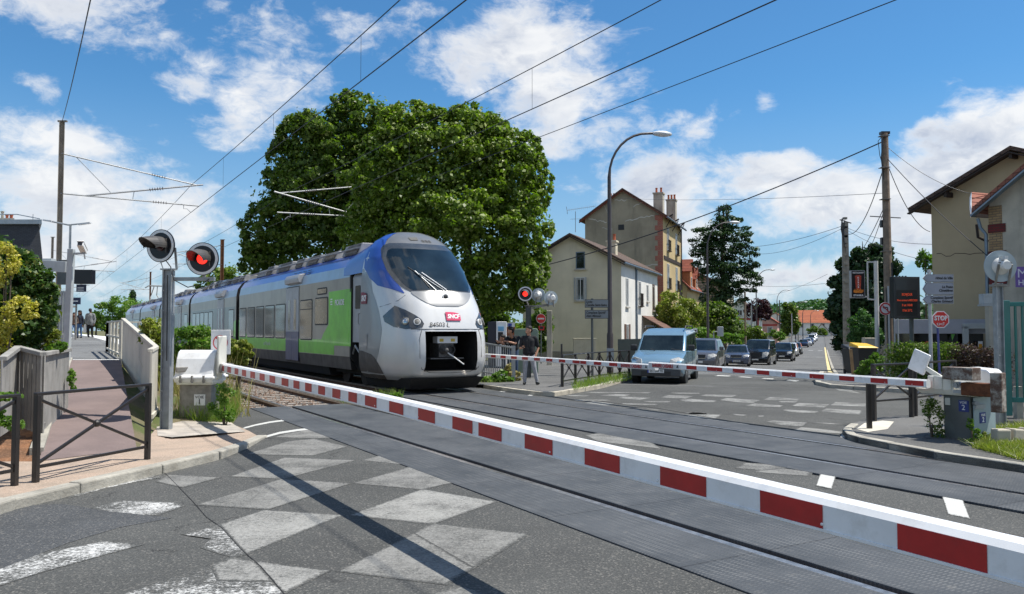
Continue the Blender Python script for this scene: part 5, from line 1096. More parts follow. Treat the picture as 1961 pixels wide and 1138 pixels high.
mb.prism([(6.3, 2.75, 0), (6.3, 2.70, 0), (6.3, 1.75, 1.6), (6.3, 1.85, 1.6)], (5.6, 0, 0)); mb.T = None; cp_ = mb.build('porch_roof', M_tbr, hA.o)
mb = MB(); mb.T = hA.S
for x in (6.4, 9.1, 11.8): mb.beam((x, 1.75, 1.45), (x, .9, .05), .08, .08)
mb.box(8.6, 9.6, -1.2, 1.1, .01, .04); mb.T = None; mb.build('porch_bracket', M_shut, cp_)
window(hA.o, hA.S, 9.1, -.6, 1.5, 1.8, name='door', sill=False, bars=1)
mb = MB(); mb.T = hA.F; mb.box(-6.6, -2.6, -.6, .30, .0, .10); mb.T = None; mb.build('plinth', pm('rough_plinth', (.30, .27, .21), .95, var=.2, bump=.6), hA.wall)
# tall house with the blank cracked gable
hC = House('tall_house', 'tall weathered ochre house with cracked blank gable and red brick quoins', (12.33, 66), GX, GY, 6.57, 9.2, 11.2, 13.4, M_olive, M_tbr, side=M_tan, over=.45, rake=.25, trim=pm('red_ridge', (.22, .05, .03), .8, var=.15))
mb = MB(); mb.T = hC.F
for i in range(28):
    z = -.6 + i * .42; w_ = .62 if i % 2 else .40
    mb.box(-w_, .03, z, z + .40, -.02, .03)
mb.T = None; mb.build('brick_quoins', M_brick, hC.wall)
mb = MB(); mb.T = hC.F; mb.box(-3.7, -3.2, 10.05, 10.5, .0, .02, 0); mb.T = None; mb.build('vent_opening', M_blk, hC.wall)
rg = random.Random(5); M_rep = pm('pale_plaster', (.55, .52, .45), .9, var=.2)
def crack(x0, z0, x1, z1, n=12, w_=.035, par=None):
    H_ = par or hC; mb = MB(); mb.T = H_.F
    pts = [(x0 + (x1 - x0) * i / n, z0 + (z1 - z0) * i / n + rg.uniform(-.07, .07)) for i in range(n + 1)]
    for (a, b), (c, d) in zip(pts, pts[1:]): mb.poly([(a, b - w_, .006), (c, d - w_, .006), (c, d + w_, .006), (a, b + w_, .006)])
    mb.build('plaster_repair', M_rep if H_ is hC else M_woodd, H_.wall)
crack(-6.3, 11.1, -4.7, 10.75); crack(-3.1, 10.8, -.7, 11.15); crack(-4.2, 10.2, -5.1, 10.25, 5, .02); crack(-4.9, 12.2, -4.5, 11.3, 5); crack(-2.4, 11.9, -1.5, 12.4, 6); crack(-2.5, 6.9, -.4, 7.1, 9); crack(-4.0, 12.6, -3.0, 12.5, 5); crack(-3.6, 10.0, -3.4, 8.6, 8, .012)
for z, h in ((8.4, 1.9), (5.2, 2.1), (2.2, 2.0)):
    for a in (2.4, 6.6): hC.swin(a, z, 1.0, h, balc=(z > 4), shutters=None)
mb = MB(); mb.T = hC.S
for x in (1.5, 4.5, 7.6):
    mb.beam((x, 11.0, .0), (x, 11.35, .6), .07, .12); mb.beam((x, 10.3, .02), (x, 11.2, .55), .06, .06)
mb.box(.4, 9.2, 7.55, 7.85, 0, .05); mb.tube([(8.9, 11.0, .1), (8.9, 5, .1), (8.9, -.5, .1)], .05, 8); mb.T = None; mb.build('eave_bracket', M_woodd, hC.wall)
hC.chimney(-2.1, 5.5, 13.65, .9, .7, 3, h=2.4); hC.chimney(2.4, 3.2, 13.5, .8, .8, 2, h=2.6); hC.chimney(2.9, 6.6, 13.4, .8, .8, 3, h=2.6)
# red roofed houses down the street
hD = House('red_roofed_house', 'small house with steep red tiled dormers behind the tall ochre house', (18.2, 84), GX, GY, 6.0, 9, 6.3, 9.3, M_tan, M_tred, over=.4)
for a, zt in ((1.6, 9.2), (5.4, 8.6)):
    b_ = hD.c + Vector((*GY, 0)) * a; mb = MB(); M = frame(b_, (GY[0], GY[1], 0), (0, 0, 1)); mb.T = M
    mb.prism([(-.9, 6.0, .2), (.9, 6.0, .2), (.9, zt - 1.1, .2), (0, zt - .2, .2), (-.9, zt - 1.1, .2)], (0, 0, -2.2), 0); mb.prism([(-1.15, zt - 1.35, .4), (0, zt, .4), (0, zt - .14, .4), (-1.05, zt - 1.4, .4)], (0, 0, -2.8), 1); mb.prism([(1.15, zt - 1.35, .4), (0, zt, .4), (0, zt - .14, .4), (1.05, zt - 1.4, .4)], (0, 0, -2.8), 1); mb.T = None
    dm = mb.build('dormer', [pm('orange_render', (.42, .17, .07), .9), M_tred], hD.roof); window(hD.o, M @ Matrix.Translation((0, 0, .2)), 0, 6.3, .7, 1.0)
hD.chimney(.4, 2, 10.0, .5, .6, 2)
hE = House('stone_house', 'rubble stone house half hidden behind the pine', (24.6, 93), GX, GY, 6.5, 9, 6.6, 8.4, brick('pale_rubble_stone', (.45, .40, .30), (.36, .31, .23), (.22, .19, .14), SA, 2.2), M_tdark, over=.3)
hE.swin(2, 3, 1, 1.6); hE.win(3.2, 3.0, 1.0, 1.5)
hF = House('red_trimmed_house', 'white gabled house with red window trims and dark roof beside the purple tree', (39.0, 128), GX, GY, 5.8, 8, 3.9, 6.6, M_wr, M_tdark, over=.5, rake=.5, side=M_wr)
M_rtrim = pm('red_trim', (.38, .05, .04), .7, var=.1); hF.win(3.0, 1.0, 1.2, 1.9, shutters=pm('green_shutter', (.10, .30, .22), .6)); hF.win(2.9, 4.0, .8, .9)
mb = MB(); mb.T = hF.F; mb.box(-5.8, 0, 3.3, 3.6, 0, .06); mb.box(-.35, .03, -1.5, 3.3, 0, .06); mb.box(-5.8, -5.45, -1.5, 3.3, 0, .06); mb.T = None; mb.build('brick_trim', M_rtrim, hF.wall)
hG = House('pink_house', 'pink and white house with low red roof right of the gabled one', (45.2, 138), GX, GY, 4.4, 7, 3.0, 4.4, pm('pink_render', (.55, .33, .27), .9, var=.1), M_tred, over=.3)
hG.win(1.2, .3, .9, 2.0, frame_m=M_frame); hG.win(3.1, .3, .9, 2.0); mb = MB(); mb.T = hG.F; mb.box(-4.4, 0, 2.4, 2.7, 0, .06); mb.T = None; mb.build('brick_trim', M_rtrim, hG.wall)
far = [((107, 305), 15, 12, 3.8, 8.2, M_tor, 'orange roofed farmhouse closing the street on the left', 1), ((122, 288), 13, 9, 1.6, 6.4, M_tor, 'long low house with an orange tiled roof at the end of the street', 0), ((128, 320), 11, 12, 3.9, 6.8, M_tred, 'pale far house with reddish roof and white gable at the end of the street', 1), ((105.5, 268), 5.5, 8, .6, 3.8, M_tred, 'small far gabled outbuilding with a pointed roof at the street end', 1)]
for (c, w_, L, ea, ri_, rm, lab, orient) in far:
    h = House('far_house', lab, c, GX if orient else GX, GY, w_, L, ea, ri_, M_wr, rm, over=.5, base=-3, group='houses at the end of the street')
    for i in range(int(w_ // 4)): h.win(1.8 + i * 3.6, ea - 2.2, 1.1, 1.4, bars=0)
# roof ridge along the street end: a broad roof plane facing the camera
for (x, y, w_, zt, zb_, mt, lab) in ((100, 296, 16, 8.6, 4.6, M_tor, 'broad far building whose orange roof slopes toward the street'), (113, 282, 17, 5.4, 2.1, M_tor, 'wide far building with weathered orange roof above a shady yard')):
    o = thing('far_house', lab, 'house', (x, y, gz(x, y)), group='houses at the end of the street'); r_ = Vector((STY, -STX, 0)); d_ = Vector((STX, STY, 0)); p = Vector((x, y, 0)); z = Vector((0, 0, 1))
    mb = MB(); mb.prism([p + z * -3, p + z * zb_, p + d_ * 4 + z * zt, p + d_ * 8 + z * zb_, p + d_ * 8 + z * -3], r_ * w_); mb.build('wall', M_wr, o)
    mb = MB(); mb.prism([p - d_ * .6 + z * (zb_ - .3), p + d_ * 4 + z * (zt + .05), p + d_ * 8.6 + z * (zb_ - .3), p + d_ * 4 + z * (zt + .35)], r_ * w_); mb.build('roof', mt, o)
    for i in range(4): window(o, frame(p, r_, z), 2 + i * 3.6, zb_ - 2.0, 1.2, 1.4, bars=0)
# left: mansard block behind the shrubs
x0, x1 = W(-260, 500, 45).x, W(82, 500, 45).x; o = thing('mansard_building', 'slate mansard block with roof rails and chimney pots behind the shrubs', 'building', (x1, 45, 0)); n0 = len(COL.objects)
zt_ = W(0, 428, 45).z; zb_ = W(0, 500, 45).z
M_slate = brick('grey_slate', (.060, .065, .075), (.045, .048, .055), (.028, .03, .035), 0, 1.0)
mb = MB(); mb.box(x0, x1, 45, 53, -1, zb_, 0); mb.build('wall', M_grr, o, bevel=.02)
mb = MB(); mb.prism([(x1, 45.0, zb_), (x1 - .25, 45.4, zt_), (x1 - .25, 52, zt_), (x1, 53, zb_)], (x0 - x1, 0, 0)); rf = mb.build('roof', M_slate, o)
mb = MB(); mb.box(x0, x1 - .1, 45.2, 52.5, zt_, zt_ + .25); mb.tube([(x0, 45.3, zt_ + .55), (x1 - 1.5, 45.3, zt_ + .55), (x1 - .2, 45.3, zt_ + .3)], .03, 6); mb.build('roof_edge', pm('zinc_roof', (.38, .42, .45), .5, metal=.3, var=.1), rf)
for i in range(8): mb = MB(); xx = x1 - .6 - i * 1.3; mb.beam((xx, 45.3, zt_ + .2), (xx, 45.3, zt_ + .56), .03, .03); mb.build('roof_rail_post', M_zinc, rf)
cx = W(50, 425, 47).x; mb = MB(); mb.box(cx - .55, cx + .55, 46.6, 47.4, zt_ + .2, zt_ + .52); ch = mb.build('chimney', M_grr, o)
for i, (k, m_) in enumerate(((-.42, M_grr), (-.15, M_grr), (.12, M_pot), (.38, M_pot))): mb = MB(); mb.cyl((cx + k, 47, zt_ + .5), (cx + k, 47, zt_ + (.95 if i < 2 else .75)), .09, seg=10); mb.lathe([(.0, zt_ + 1.0), (.12, zt_ + .97), (.12, zt_ + .92), (0, zt_ + .92)], Matrix.Translation((cx + k, 47, 0 if i < 2 else -.2)), 10); mb.build('chimney_pot', m_, ch)
for q_ in [c for c in COL.objects if c.type == 'MESH' and (c.parent == o or (c.parent and c.parent.parent == o) or (c.parent and c.parent.parent and c.parent.parent.parent == o))]:
    for v in q_.data.vertices: v.co.x -= v.co.y * .62 + 0 if v.co.y > .2 else 0
# right: beige gable house beyond the hedge
TX, TY = (.5044, -.8635), (.8635, .5044)
cR_ = (17.7 + TX[0] * 7.0, 34 + TX[1] * 7.0)
hR = House('beige_house', 'large beige house with a blank stained gable and deep dark eaves beyond the hedge', cR_, TX, TY, 7.0, 11, 7.1, 8.62, M_beige, M_tdark, over=.75, rake=.45, th=.16)
for x in (-6.1, -1.9, -3.5): mb = MB(); mb.T = hR.F; z = 7.1 + (3.5 - abs(-3.5 - x)) * hR.sl - .32; mb.box(x - .06, x + .06, z, z + .2, 0, .45); mb.build('purlin_end', M_woodd, hR.roof)
rg = random.Random(2); crack(-6.8, 4.85, -4.4, 4.75, 12, .012, hR)
hR.chimney(1.6, .9, 9.35, 1.3, .6, 2, h=2.2)
# restaurant front under it
xa, xb = W(1706, 620, 31).x, W(1893, 620, 30).x
o = thing('shop_front', 'low restaurant front with pale grey fascia and dark windows behind the hedge', 'shop', ((xa + xb) / 2, 30.6, gz(15, 30.6)))
p, q = Vector((xa, 31, 0)), Vector((xb, 30, 0)); r_ = (q - p).normalized(); Mf = frame(p, r_, (0, 0, 1)); Lf = (q - p).length
za, zb2 = 1.58, 2.12
mb = MB(); mb.T = Mf; mb.box(0, Lf, za, zb2, -1.6, 0, 0); mb.T = None; mb.build('fascia', [pm('grey_fascia', (.38, .39, .43), .5, var=.06)], o, bevel=.01)
mb = MB(); mb.T = Mf; mb.box(.1, Lf - .1, -.6, za, -1.5, -.35, 0); mb.T = None; mb.build('window', [glassm('dark_shop_window', (.008, .009, .01), .08)], o)
mb = MB(); mb.T = Mf; x_ = Lf * .76; mb.box(x_ - .09, x_ + .09, -.6, za + .28, .02, .25); mb.box(x_ - .09, Lf + .3, za + .18, za + .38, .02, .25); mb.T = None; mb.build('grey_pergola', pm('pale_grey_post', (.42, .46, .46), .5, var=.05), o, bevel=.01)
mb = MB(); mb.T = Mf; mb.prism([(Lf * .32, 1.05, .03), (Lf * .33, 1.22, .03), (Lf * .37, 1.30, .03), (Lf * .42, 1.28, .03), (Lf * .44, 1.12, .03), (Lf * .44, 1.05, .03)], (0, 0, .03), 0); mb.T = None; mb.build('food_picture', [pm('food_orange', (.40, .12, .04), .6, var=.4, scale=12)], o)
mb = MB(); mb.T = Mf; mb.box(Lf * .89, Lf * .935, .95, 1.3, .0, .03, 0); mb.box(Lf * .895, Lf * .93, 1.02, 1.2, .03, .035, 1); mb.T = None; mb.build('window_poster', [M_whp, pm('poster_orange', (.65, .3, .03), .5)], o)
mb = MB(); mb.T = Mf; mb.poly([(Lf * .62, za - .02, .02), (Lf * .66, za - .02, .02), (Lf * .63, za - .28, .02)]); mb.T = None; mb.build('pennant', pm('pennant_green', (.12, .35, .06), .7), o)
# near right: roughcast house with brick corner
cS = (14.35, 24.2); cS2 = (cS[0] + TX[0] * 7.5, cS[1] + TX[1] * 7.5)
hS = House('roughcast_house', 'grey roughcast house with red and yellow brick corner cut by the right edge', cS2, TX, TY, 7.5, 9, 5.50, 8.15, M_grr, M_tsm, over=.34, rake=.35, trim=M_zinc)
mb = MB(); mb.T = hS.F
for i in range(8):
    z = 5.12 - i * .80; mb.box(-7.52, -7.14, z - .25, z + .30, -.3, .025, 1); mb.box(-7.54, -7.04, z - .50, z - .25, -.3, .045, 0)
mb.T = None; mb.build('brick_quoins', [M_brickb, M_bricky], hS.wall)
mb = MB(); M_ = hS.F; mb.T = M_; mb.tube([(-7.8, 5.1, .1), (-7.75, 4.8, .05), (-7.62, 4.6, .0), (-7.62, 3.0, .0), (-7.62, -.3, .0)], .05, 8); mb.T = None; mb.build('drainpipe', M_zinc, hS.wall, smooth=True)
b = W(1873, 400, 25.6); o = thing('tiled_canopy', 'small terracotta tiled canopy with broken white fascia under the near right roof', 'canopy', (b.x, b.y, 0))
r_ = Vector((.93, .37, 0)); k_ = Vector((.37, -.93, 0)); z = Vector((0, 0, 1)); p0 = W(1861, 372, 25.9); p1 = W(1861, 408, 25.2)
mb = MB(); mb.prism([p0, p0 + r_ * 1.1, p1 + r_ * 1.1, p1], (0, 0, .07)); mb.build('tiles', M_tsm, o)
mb = MB(); mb.prism([p0 - r_ * .06 - z * .02, p1 - r_ * .06 - z * .02, p1 - r_ * .06 - z * .16, p1 - r_ * .10 + (p0 - p1) * .4 - z * .05, p0 - r_ * .10 - z * .12], r_ * .05 + z * .09); mb.build('fascia', M_whp, o)
mb = MB(); mb.beam(p1 - z * .06, p1 + r_ * 1.0 - z * .06, .1, .12); mb.tube([p1 - z * .35 + r_ * .2, p1 - z * .75 + r_ * .25, p1 - z * .85 + r_ * .6, p1 - z * .8 + r_ * .85], .045, 8); mb.build('bracket', M_woodd, o)
b = W(1896, 620, 23.0); mb = MB(); mb.box(b.x - .09, b.x + .09, 22.9, 23.1, -.2, 2.75); tag(mb.build('concrete_post', M_grr, bevel=.02), 'grey concrete post left of the signal seen from behind', 'post')
b = W(1887, 573, 22.5); mb = MB(); mb.box(b.x - .13, b.x + .15, 22.35, 22.6, b.z - .14, b.z + .14); mb.box(b.x - .17, b.x + .12, 22.3, 22.6, b.z - .2, b.z - .15); tag(mb.build('junction_box', M_gry, bevel=.01), 'grey metal box fixed beside the concrete post', 'box')
b = W(1975, 531, 22.9); o = thing('purple_sign', 'purple sign with pale letters on the roughcast wall', 'sign', b); Ms = frame(b, (.97, -.22, 0), (0, 0, 1)) @ Matrix.Translation((0, 0, 0))
mb = MB(); mb.T = Ms; mb.box(-.41, .42, -.28, .30, 0, .04); mb.T = None; mb.build('panel', pm('purple_panel', (.16, .09, .33), .5, var=.05), o)
pw = pm('pale_lettering', (.65, .62, .72), .5, var=0); text('lettering', 'M', .36, pw, o, Ms @ Matrix.Translation((-.24, .10, .045))); text('lettering', 'H', .22, pw, o, Ms @ Matrix.Translation((-.28, -.16, .045)), bold=.003)
# hoarding, cabinets
p, q = W(1183, 665, 47), W(1237, 665, 50); mb = MB(); mb.prism([Vector((p.x, p.y, -1)), Vector((q.x, q.y, -1)), Vector((q.x, q.y, 1.18)), Vector((p.x, p.y, 1.18))], (.05, .1, 0)); tag(mb.build('dark_fence', pm('dark_green_screen', (.008, .014, .012), .6, var=.2)), 'dark green screened fence along the white house wall', 'fence')
# hills
def hill():
    mb = MB(); rg = random.Random(8); us = np.linspace(.05, .75, 90); rows = [(520, -6), (600, 6), (700, 17), (800, 26), (900, 31), (1000, 30)]
    V = []; 
    for d_, h in rows:
        for i, u in enumerate(us): 
            k = .82 + .10 * math.sin(u * 14 + 1) + .07 * math.sin(u * 37); V.append((u * d_, d_, h * k + 1.72 if h > 0 else h))
    n = len(us); mb.add(V, [(j * n + i, j * n + i + 1, (j + 1) * n + i + 1, (j + 1) * n + i) for j in range(len(rows) - 1) for i in range(n - 1)])
    return struct(mb.build('hills', dirtmat('wooded_slope', (.022, .05, .016), (.035, .07, .022), (.015, .035, .012), .02, 0, .2), smooth=True))
hill()
# ================================================================= trees and plants
L_plane = leafmat('plane_leaf', (.075, .125, .012), (.20, .28, .028), (.55, .58, .25), .42)
L_dark = leafmat('dark_leaf', (.052, .095, .012), (.135, .205, .024), (.38, .42, .14), .40)
L_pine = leafmat('pine_needle', (.022, .052, .020), (.045, .095, .030), (.08, .14, .05), .2)
L_conf = leafmat('cypress_leaf', (.018, .045, .018), (.036, .080, .024), (.06, .12, .035), .15)
L_mid = leafmat('bush_leaf', (.08, .17, .022), (.16, .27, .04), (.28, .36, .08), .4)
L_yel = leafmat('yellow_leaf', (.42, .36, .05), (.60, .52, .10), (.75, .70, .25), .35)
L_ygr = leafmat('yellowish_leaf', (.14, .19, .025), (.26, .28, .045), (.46, .42, .11), .35)
L_pur = leafmat('purple_leaf', (.035, .010, .018), (.06, .018, .025), (.10, .04, .04), .25)
L_red = leafmat('reddish_hedge_leaf', (.035, .020, .018), (.075, .035, .03), (.10, .10, .03), .25)
L_grass = leafmat('grass_blade', (.12, .20, .03), (.24, .32, .06), (.35, .32, .12), .4, .6)
L_dry = leafmat('dry_grass', (.25, .20, .08), (.36, .30, .13), (.50, .44, .22), .4, .7)
M_bark = pm('bark', (.11, .085, .06), .95, var=.3, scale=5, bump=.8, bscale=12)
def cl(D, lst, dy=None):
    """clumps from picture positions: (px, py, rx, ry[, weight]) in photo pixels at distance D"""
    out = []
    for t in lst:
        p = W(t[0], t[1], D + (t[5] if len(t) > 5 else 0)); k = D / F
        out.append((p.x, p.y, p.z, t[2] * k, (t[2] + t[3]) * .5 * k, t[3] * k) + ((t[4],) if len(t) > 4 and t[4] else ()))
    return out
def tree(name, label, base, h, r, clumps, n, size, mat, cat='tree', group=None, seed=1, core=0, limbs=7, **k):
    o = thing(name, label, cat, base, group=group); b = Vector(base); top = b + Vector((0, 0, h)); rg = random.Random(seed)
    mb = MB(); mb.tube([b - Vector((0, 0, .3)), b + Vector((rg.uniform(-.1, .1), 0, h * .5)), top], [r * 1.15, r * .85, r * .6], 10)
    tr_ = mb.build('trunk', M_bark, o, smooth=True)
    for c in clumps[:limbs]:
        c = Vector(c[:3]); mb = MB(); m_ = top.lerp(c, .5) + Vector((rg.uniform(-.3, .3), rg.uniform(-.3, .3), .2)); mb.tube([top - Vector((0, 0, h * .15)), m_, c, c + (c - m_) * .5], [r * .5, r * .32, r * .18, r * .05], 7); mb.build('limb', M_bark, tr_, smooth=True)
    cr = leaves('crown', clumps, n, size, mat, o, seed, **k)
    if core: leaves('inner_foliage', [(c[0], c[1], c[2], c[3] * .8, c[4] * .8, c[5] * .8) for c in clumps], core, size * 2.2, mat, o, seed + 50, shell=.3)
    return o
def rclumps(base, spread, nsub, seed, f=(.22, .40)):
    """break big clumps into many small ones round their surface for an uneven outline"""
    rg = np.random.default_rng(seed); out = []
    for c in base:
        out.append((c[0], c[1], c[2], c[3] * .86, c[4] * .86, c[5] * .86, .45))
        for i in range(nsub):
            d = rg.normal(size=3); d /= np.linalg.norm(d); d[1] = -abs(d[1]) if rg.random() < .6 else d[1]; r = rg.uniform(*f)
            out.append((c[0] + d[0] * c[3] * spread, c[1] + d[1] * c[4] * spread, c[2] + d[2] * c[5] * spread, c[3] * r, c[4] * r, c[5] * r * .8, 1.25))
    return out
left_c = cl(45, [(620, 290, 95, 85), (695, 235, 62, 62), (570, 270, 42, 50), (585, 390, 100, 90), (520, 450, 58, 70), (680, 380, 100, 110), (740, 260, 40, 60), (600, 480, 130, 55), (545, 330, 40, 60), (760, 420, 60, 100), (730, 330, 70, 100), (640, 350, 110, 110), (660, 215, 40, 40), (500, 510, 40, 30)])
tree('plane_tree', 'tall dark green plane tree, left of the pair behind the train', (W(640, 600, 45).x, 45, -.1), 4.5, .32, rclumps(left_c, .90, 34, 3, (.09, .20)), 80000, .20, L_dark, group='plane trees behind the train', seed=3, core=2500, limbs=1)
right_c = cl(38, [(880, 290, 110, 85), (960, 330, 82, 95), (800, 320, 85, 90), (860, 430, 165, 110), (995, 430, 66, 100), (960, 530, 85, 80), (770, 430, 75, 85), (900, 235, 48, 40), (820, 240, 45, 40), (1000, 300, 42, 50), (1030, 350, 30, 60), (1010, 520, 45, 80), (900, 570, 90, 50), (850, 360, 130, 120), (760, 270, 40, 40), (720, 370, 50, 90), (700, 450, 60, 60), (930, 280, 60, 60), (785, 232, 48, 40), (765, 262, 55, 60)])
tree('plane_tree', 'broad bright green plane tree, right of the pair behind the train nose', (W(900, 640, 38).x, 38, -.05), 4.0, .34, rclumps(right_c, .90, 34, 4, (.09, .19)), 95000, .175, L_plane, group='plane trees behind the train', seed=5, core=2500, limbs=1)
# pine
pc_ = []
for (px, py, rx, ry) in [(1385, 412, 14, 12), (1378, 430, 26, 9), (1398, 426, 18, 8), (1368, 447, 34, 9), (1408, 445, 26, 8), (1352, 465, 28, 9), (1388, 468, 36, 11), (1420, 463, 18, 8), (1340, 480, 20, 8), (1375, 488, 36, 12), (1412, 487, 26, 9), (1436, 482, 14, 8), (1352, 508, 26, 11), (1395, 510, 36, 12), (1430, 508, 18, 9), (1365, 530, 28, 12), (1402, 533, 34, 12), (1440, 528, 12, 6), (1380, 552, 32, 14), (1425, 548, 22, 8), (1450, 540, 12, 6), (1365, 570, 26, 12), (1400, 572, 26, 12)]:
    pc_ += cl(75, [(px, py, rx, ry)])
pc_ = [(a, b, c, d * 1.18, e * 1.3, f * 1.5) for a, b, c, d, e, f in pc_]
tree('pine_tree', 'dark layered pine rising between the houses across the street', (W(1385, 650, 75).x, 75, -1.3), 12.3, .28, rclumps(pc_, .9, 6, 8, (.22, .4)), 17000, .32, L_pine, group=None, seed=6, limbs=12, aspect=.35)
# dark cypress clump on the right
cc_ = cl(50, [(1665, 500, 34, 30), (1640, 520, 32, 40), (1690, 520, 24, 50), (1625, 560, 34, 40), (1660, 570, 46, 60), (1615, 600, 30, 40), (1640, 640, 40, 50), (1685, 610, 30, 60), (1600, 590, 10, 10), (1605, 540, 18, 12), (1612, 505, 14, 12)])
tree('cypress_tree', 'large near-black conifer at the right of the street mouth', (W(1655, 690, 50).x, 50, -.9), 3.5, .3, rclumps(cc_, .9, 9, 9), 26000, .22, L_conf, seed=7, core=2500, limbs=3)
b_ = cl(41, [(1650, 625, 26, 26), (1672, 640, 18, 20), (1640, 648, 18, 14), (1652, 602, 8, 14)])
tree('young_conifer', 'fresh light green young conifer in front of the dark one', (W(1652, 680, 41).x, 41, -.5), 1.0, .08, rclumps(b_, .8, 8, 10), 5500, .13, leafmat('young_conifer_leaf', (.05, .12, .03), (.09, .19, .05), (.14, .26, .08), .25), seed=8, limbs=1)
# birch sprays by the beige house, shrubs in the street
b_ = cl(38, [(1768, 492, 8, 16), (1778, 505, 8, 18), (1760, 500, 5, 12)]); tree('birch_tree', 'sparse drooping birch sprays beside the beige gable', (W(1774, 600, 38).x, 38, -.5), 5.0, .05, b_, 420, .16, L_mid, seed=9, limbs=2)
def bush(name, label, D, lst, n, size, mat, seed, nsub=8, group=None, stem=True, base_z=None, cat='bush', core=0, **k):
    c = cl(D, lst); bx = sum(q[0] for q in c) / len(c); bz = (gz(bx, D) if base_z is None else base_z)
    o = thing(name, label, cat, (bx, D, bz), group=group)
    if stem: mb = MB(); [mb.tube([(bx, D, bz - .1), (bx * .3 + q[0] * .7, D, q[2] - q[5] * .3)], [.02 if D < 16 else .04, .008], 6) for q in c[:3]]; mb.build('stems', M_bark, o)
    leaves('foliage', rclumps(c, .85, nsub, seed), n, size, mat, o, seed, **k)
    if core: leaves('inner_foliage', c, core, size * 2, mat, o, seed + 9, shell=.2)
    return o
gS = 'shrubs and small trees along the street'
bush('bush', 'yellowish weeping bush below the tall ochre house', 62, [(1285, 590, 30, 36), (1310, 610, 36, 34), (1270, 620, 22, 30)], 9000, .17, L_ygr, 11, group=gS)
bush('bush', 'mid green leafy bush behind the grey car', 66, [(1345, 612, 34, 32), (1385, 622, 32, 32), (1408, 636, 20, 20), (1368, 592, 24, 16)], 11000, .19, L_dark, 12, group=gS, core=400)
bush('bush', 'low bright bush beside the second lamp post', 60, [(1330, 640, 30, 16), (1395, 648, 26, 12)], 3500, .14, L_mid, 13, group=gS)
bush('purple_tree', 'small purple-leaved tree in front of the red trimmed house', 112, [(1450, 585, 20, 14), (1440, 600, 16, 16), (1462, 600, 14, 16)], 4000, .26, L_pur, 14, group=None, cat='tree')
bush('bush', 'green bush below the purple tree', 100, [(1438, 638, 20, 14), (1458, 644, 12, 9)], 3500, .24, L_dark, 15, group=gS)
bush('bush', 'pale green bush before the pink house', 105, [(1484, 640, 10, 9), (1494, 645, 9, 8)], 1500, .2, L_mid, 16, group=gS)
bush('street_tree', 'round green tree right of the pink house', 150, [(1512, 600, 15, 22), (1520, 620, 12, 20), (1505, 620, 12, 22)], 5500, .34, L_dark, 17, cat='tree', core=300)
bush('bush', 'dark bush in the yard at the end of the street', 262, [(1560, 634, 14, 8), (1575, 637, 10, 7)], 1400, .6, L_dark, 18, group=gS)
# the wood on the hill: one mass
rg = np.random.default_rng(3); hc = []
for i in range(420):
    u = rg.uniform(.18, .50); d_ = rg.uniform(560, 980); h = float(np.interp(d_, [520, 600, 700, 800, 900, 1000], [-4, 6, 17, 26, 31, 30])) * (.82 + .10 * math.sin(u * 14 + 1) + .07 * math.sin(u * 37)) + 1.7
    r = rg.uniform(5, 9); hc.append((u * d_, d_, h, r, r, r * .8))
o = leaves('wood', hc, 42000, 3.2, leafmat('distant_wood', (.035, .085, .025), (.07, .15, .045), (.12, .20, .07), .25), None, 31); tag(o, 'dense green wood covering the far hill', 'wood', kind='stuff')
bush('hedge_bush', 'dark shady bush under the plane trees behind the ticket machine', 47, [(960, 640, 60, 34), (1010, 645, 50, 30), (1035, 620, 24, 30), (930, 600, 50, 30)], 12000, .20, L_dark, 19, core=500)
# trees beyond the platform on the left
gB = 'trees beyond the platform'
for i, (D, lst, sz, m_, lab) in enumerate(((150, [(205, 600, 26, 20), (235, 590, 30, 26), (220, 622, 34, 18)], .38, L_mid, 'light green rounded tree at the far end of the platform'), (170, [(262, 592, 26, 18), (290, 590, 22, 16)], .4, L_mid, 'light green tree above the distant carriages'),
        (95, [(400, 545, 26, 18), (425, 535, 30, 22), (452, 530, 30, 26), (395, 560, 20, 12)], .28, L_plane, 'green tree showing over the train roof beside the rusty mast'), (190, [(185, 612, 14, 16), (170, 620, 12, 10)], .5, L_dark, 'small dark distant tree left of the light green one'), (200, [(254, 568, 5, 14), (254, 582, 9, 8)], .4, L_conf, 'pointed dark fir over the distant carriages'))):
    c = cl(D, lst); bx = c[0][0]; tree('background_tree', lab, (bx, D, 0), max(1.5, c[0][2] - 2), .25, rclumps(c, .85, 9, 40 + i), 5000, sz, m_, group=gB, seed=40 + i, limbs=2)
# shrubs at the left edge
o = bush('shrub', 'large dark green shrub with yellow-tipped leaves filling the left edge', 13.0, [(15, 560, 60, 90), (-60, 560, 90, 110), (60, 550, 44, 52), (40, 620, 50, 70), (78, 600, 30, 40), (0, 500, 45, 50), (-70, 690, 90, 80), (40, 505, 34, 30), (88, 560, 24, 26), (60, 590, 46, 60), (75, 530, 26, 22), (30, 660, 40, 30), (-40, 740, 50, 50)], 38000, .062, leafmat('dark_shrub_leaf', (.030, .070, .014), (.07, .13, .024), (.24, .24, .045), .3), 21, nsub=16, base_z=.25, core=1500)
bush('golden_shrub', 'bright yellow flowering shrub in front of the dark one', 11.9, [(-8, 665, 26, 50), (42, 592, 30, 22), (16, 618, 24, 20), (-50, 640, 40, 60), (2, 700, 20, 34), (-45, 745, 40, 34)], 9000, .042, L_yel, 22, nsub=14, base_z=.2, shell=.8)
bush('golden_shrub', 'upright golden sprays at the top left of the dark shrub', 12.2, [(12, 475, 16, 14), (26, 500, 12, 26), (5, 520, 20, 30)], 1500, .04, L_yel, 23, nsub=10, base_z=.3)
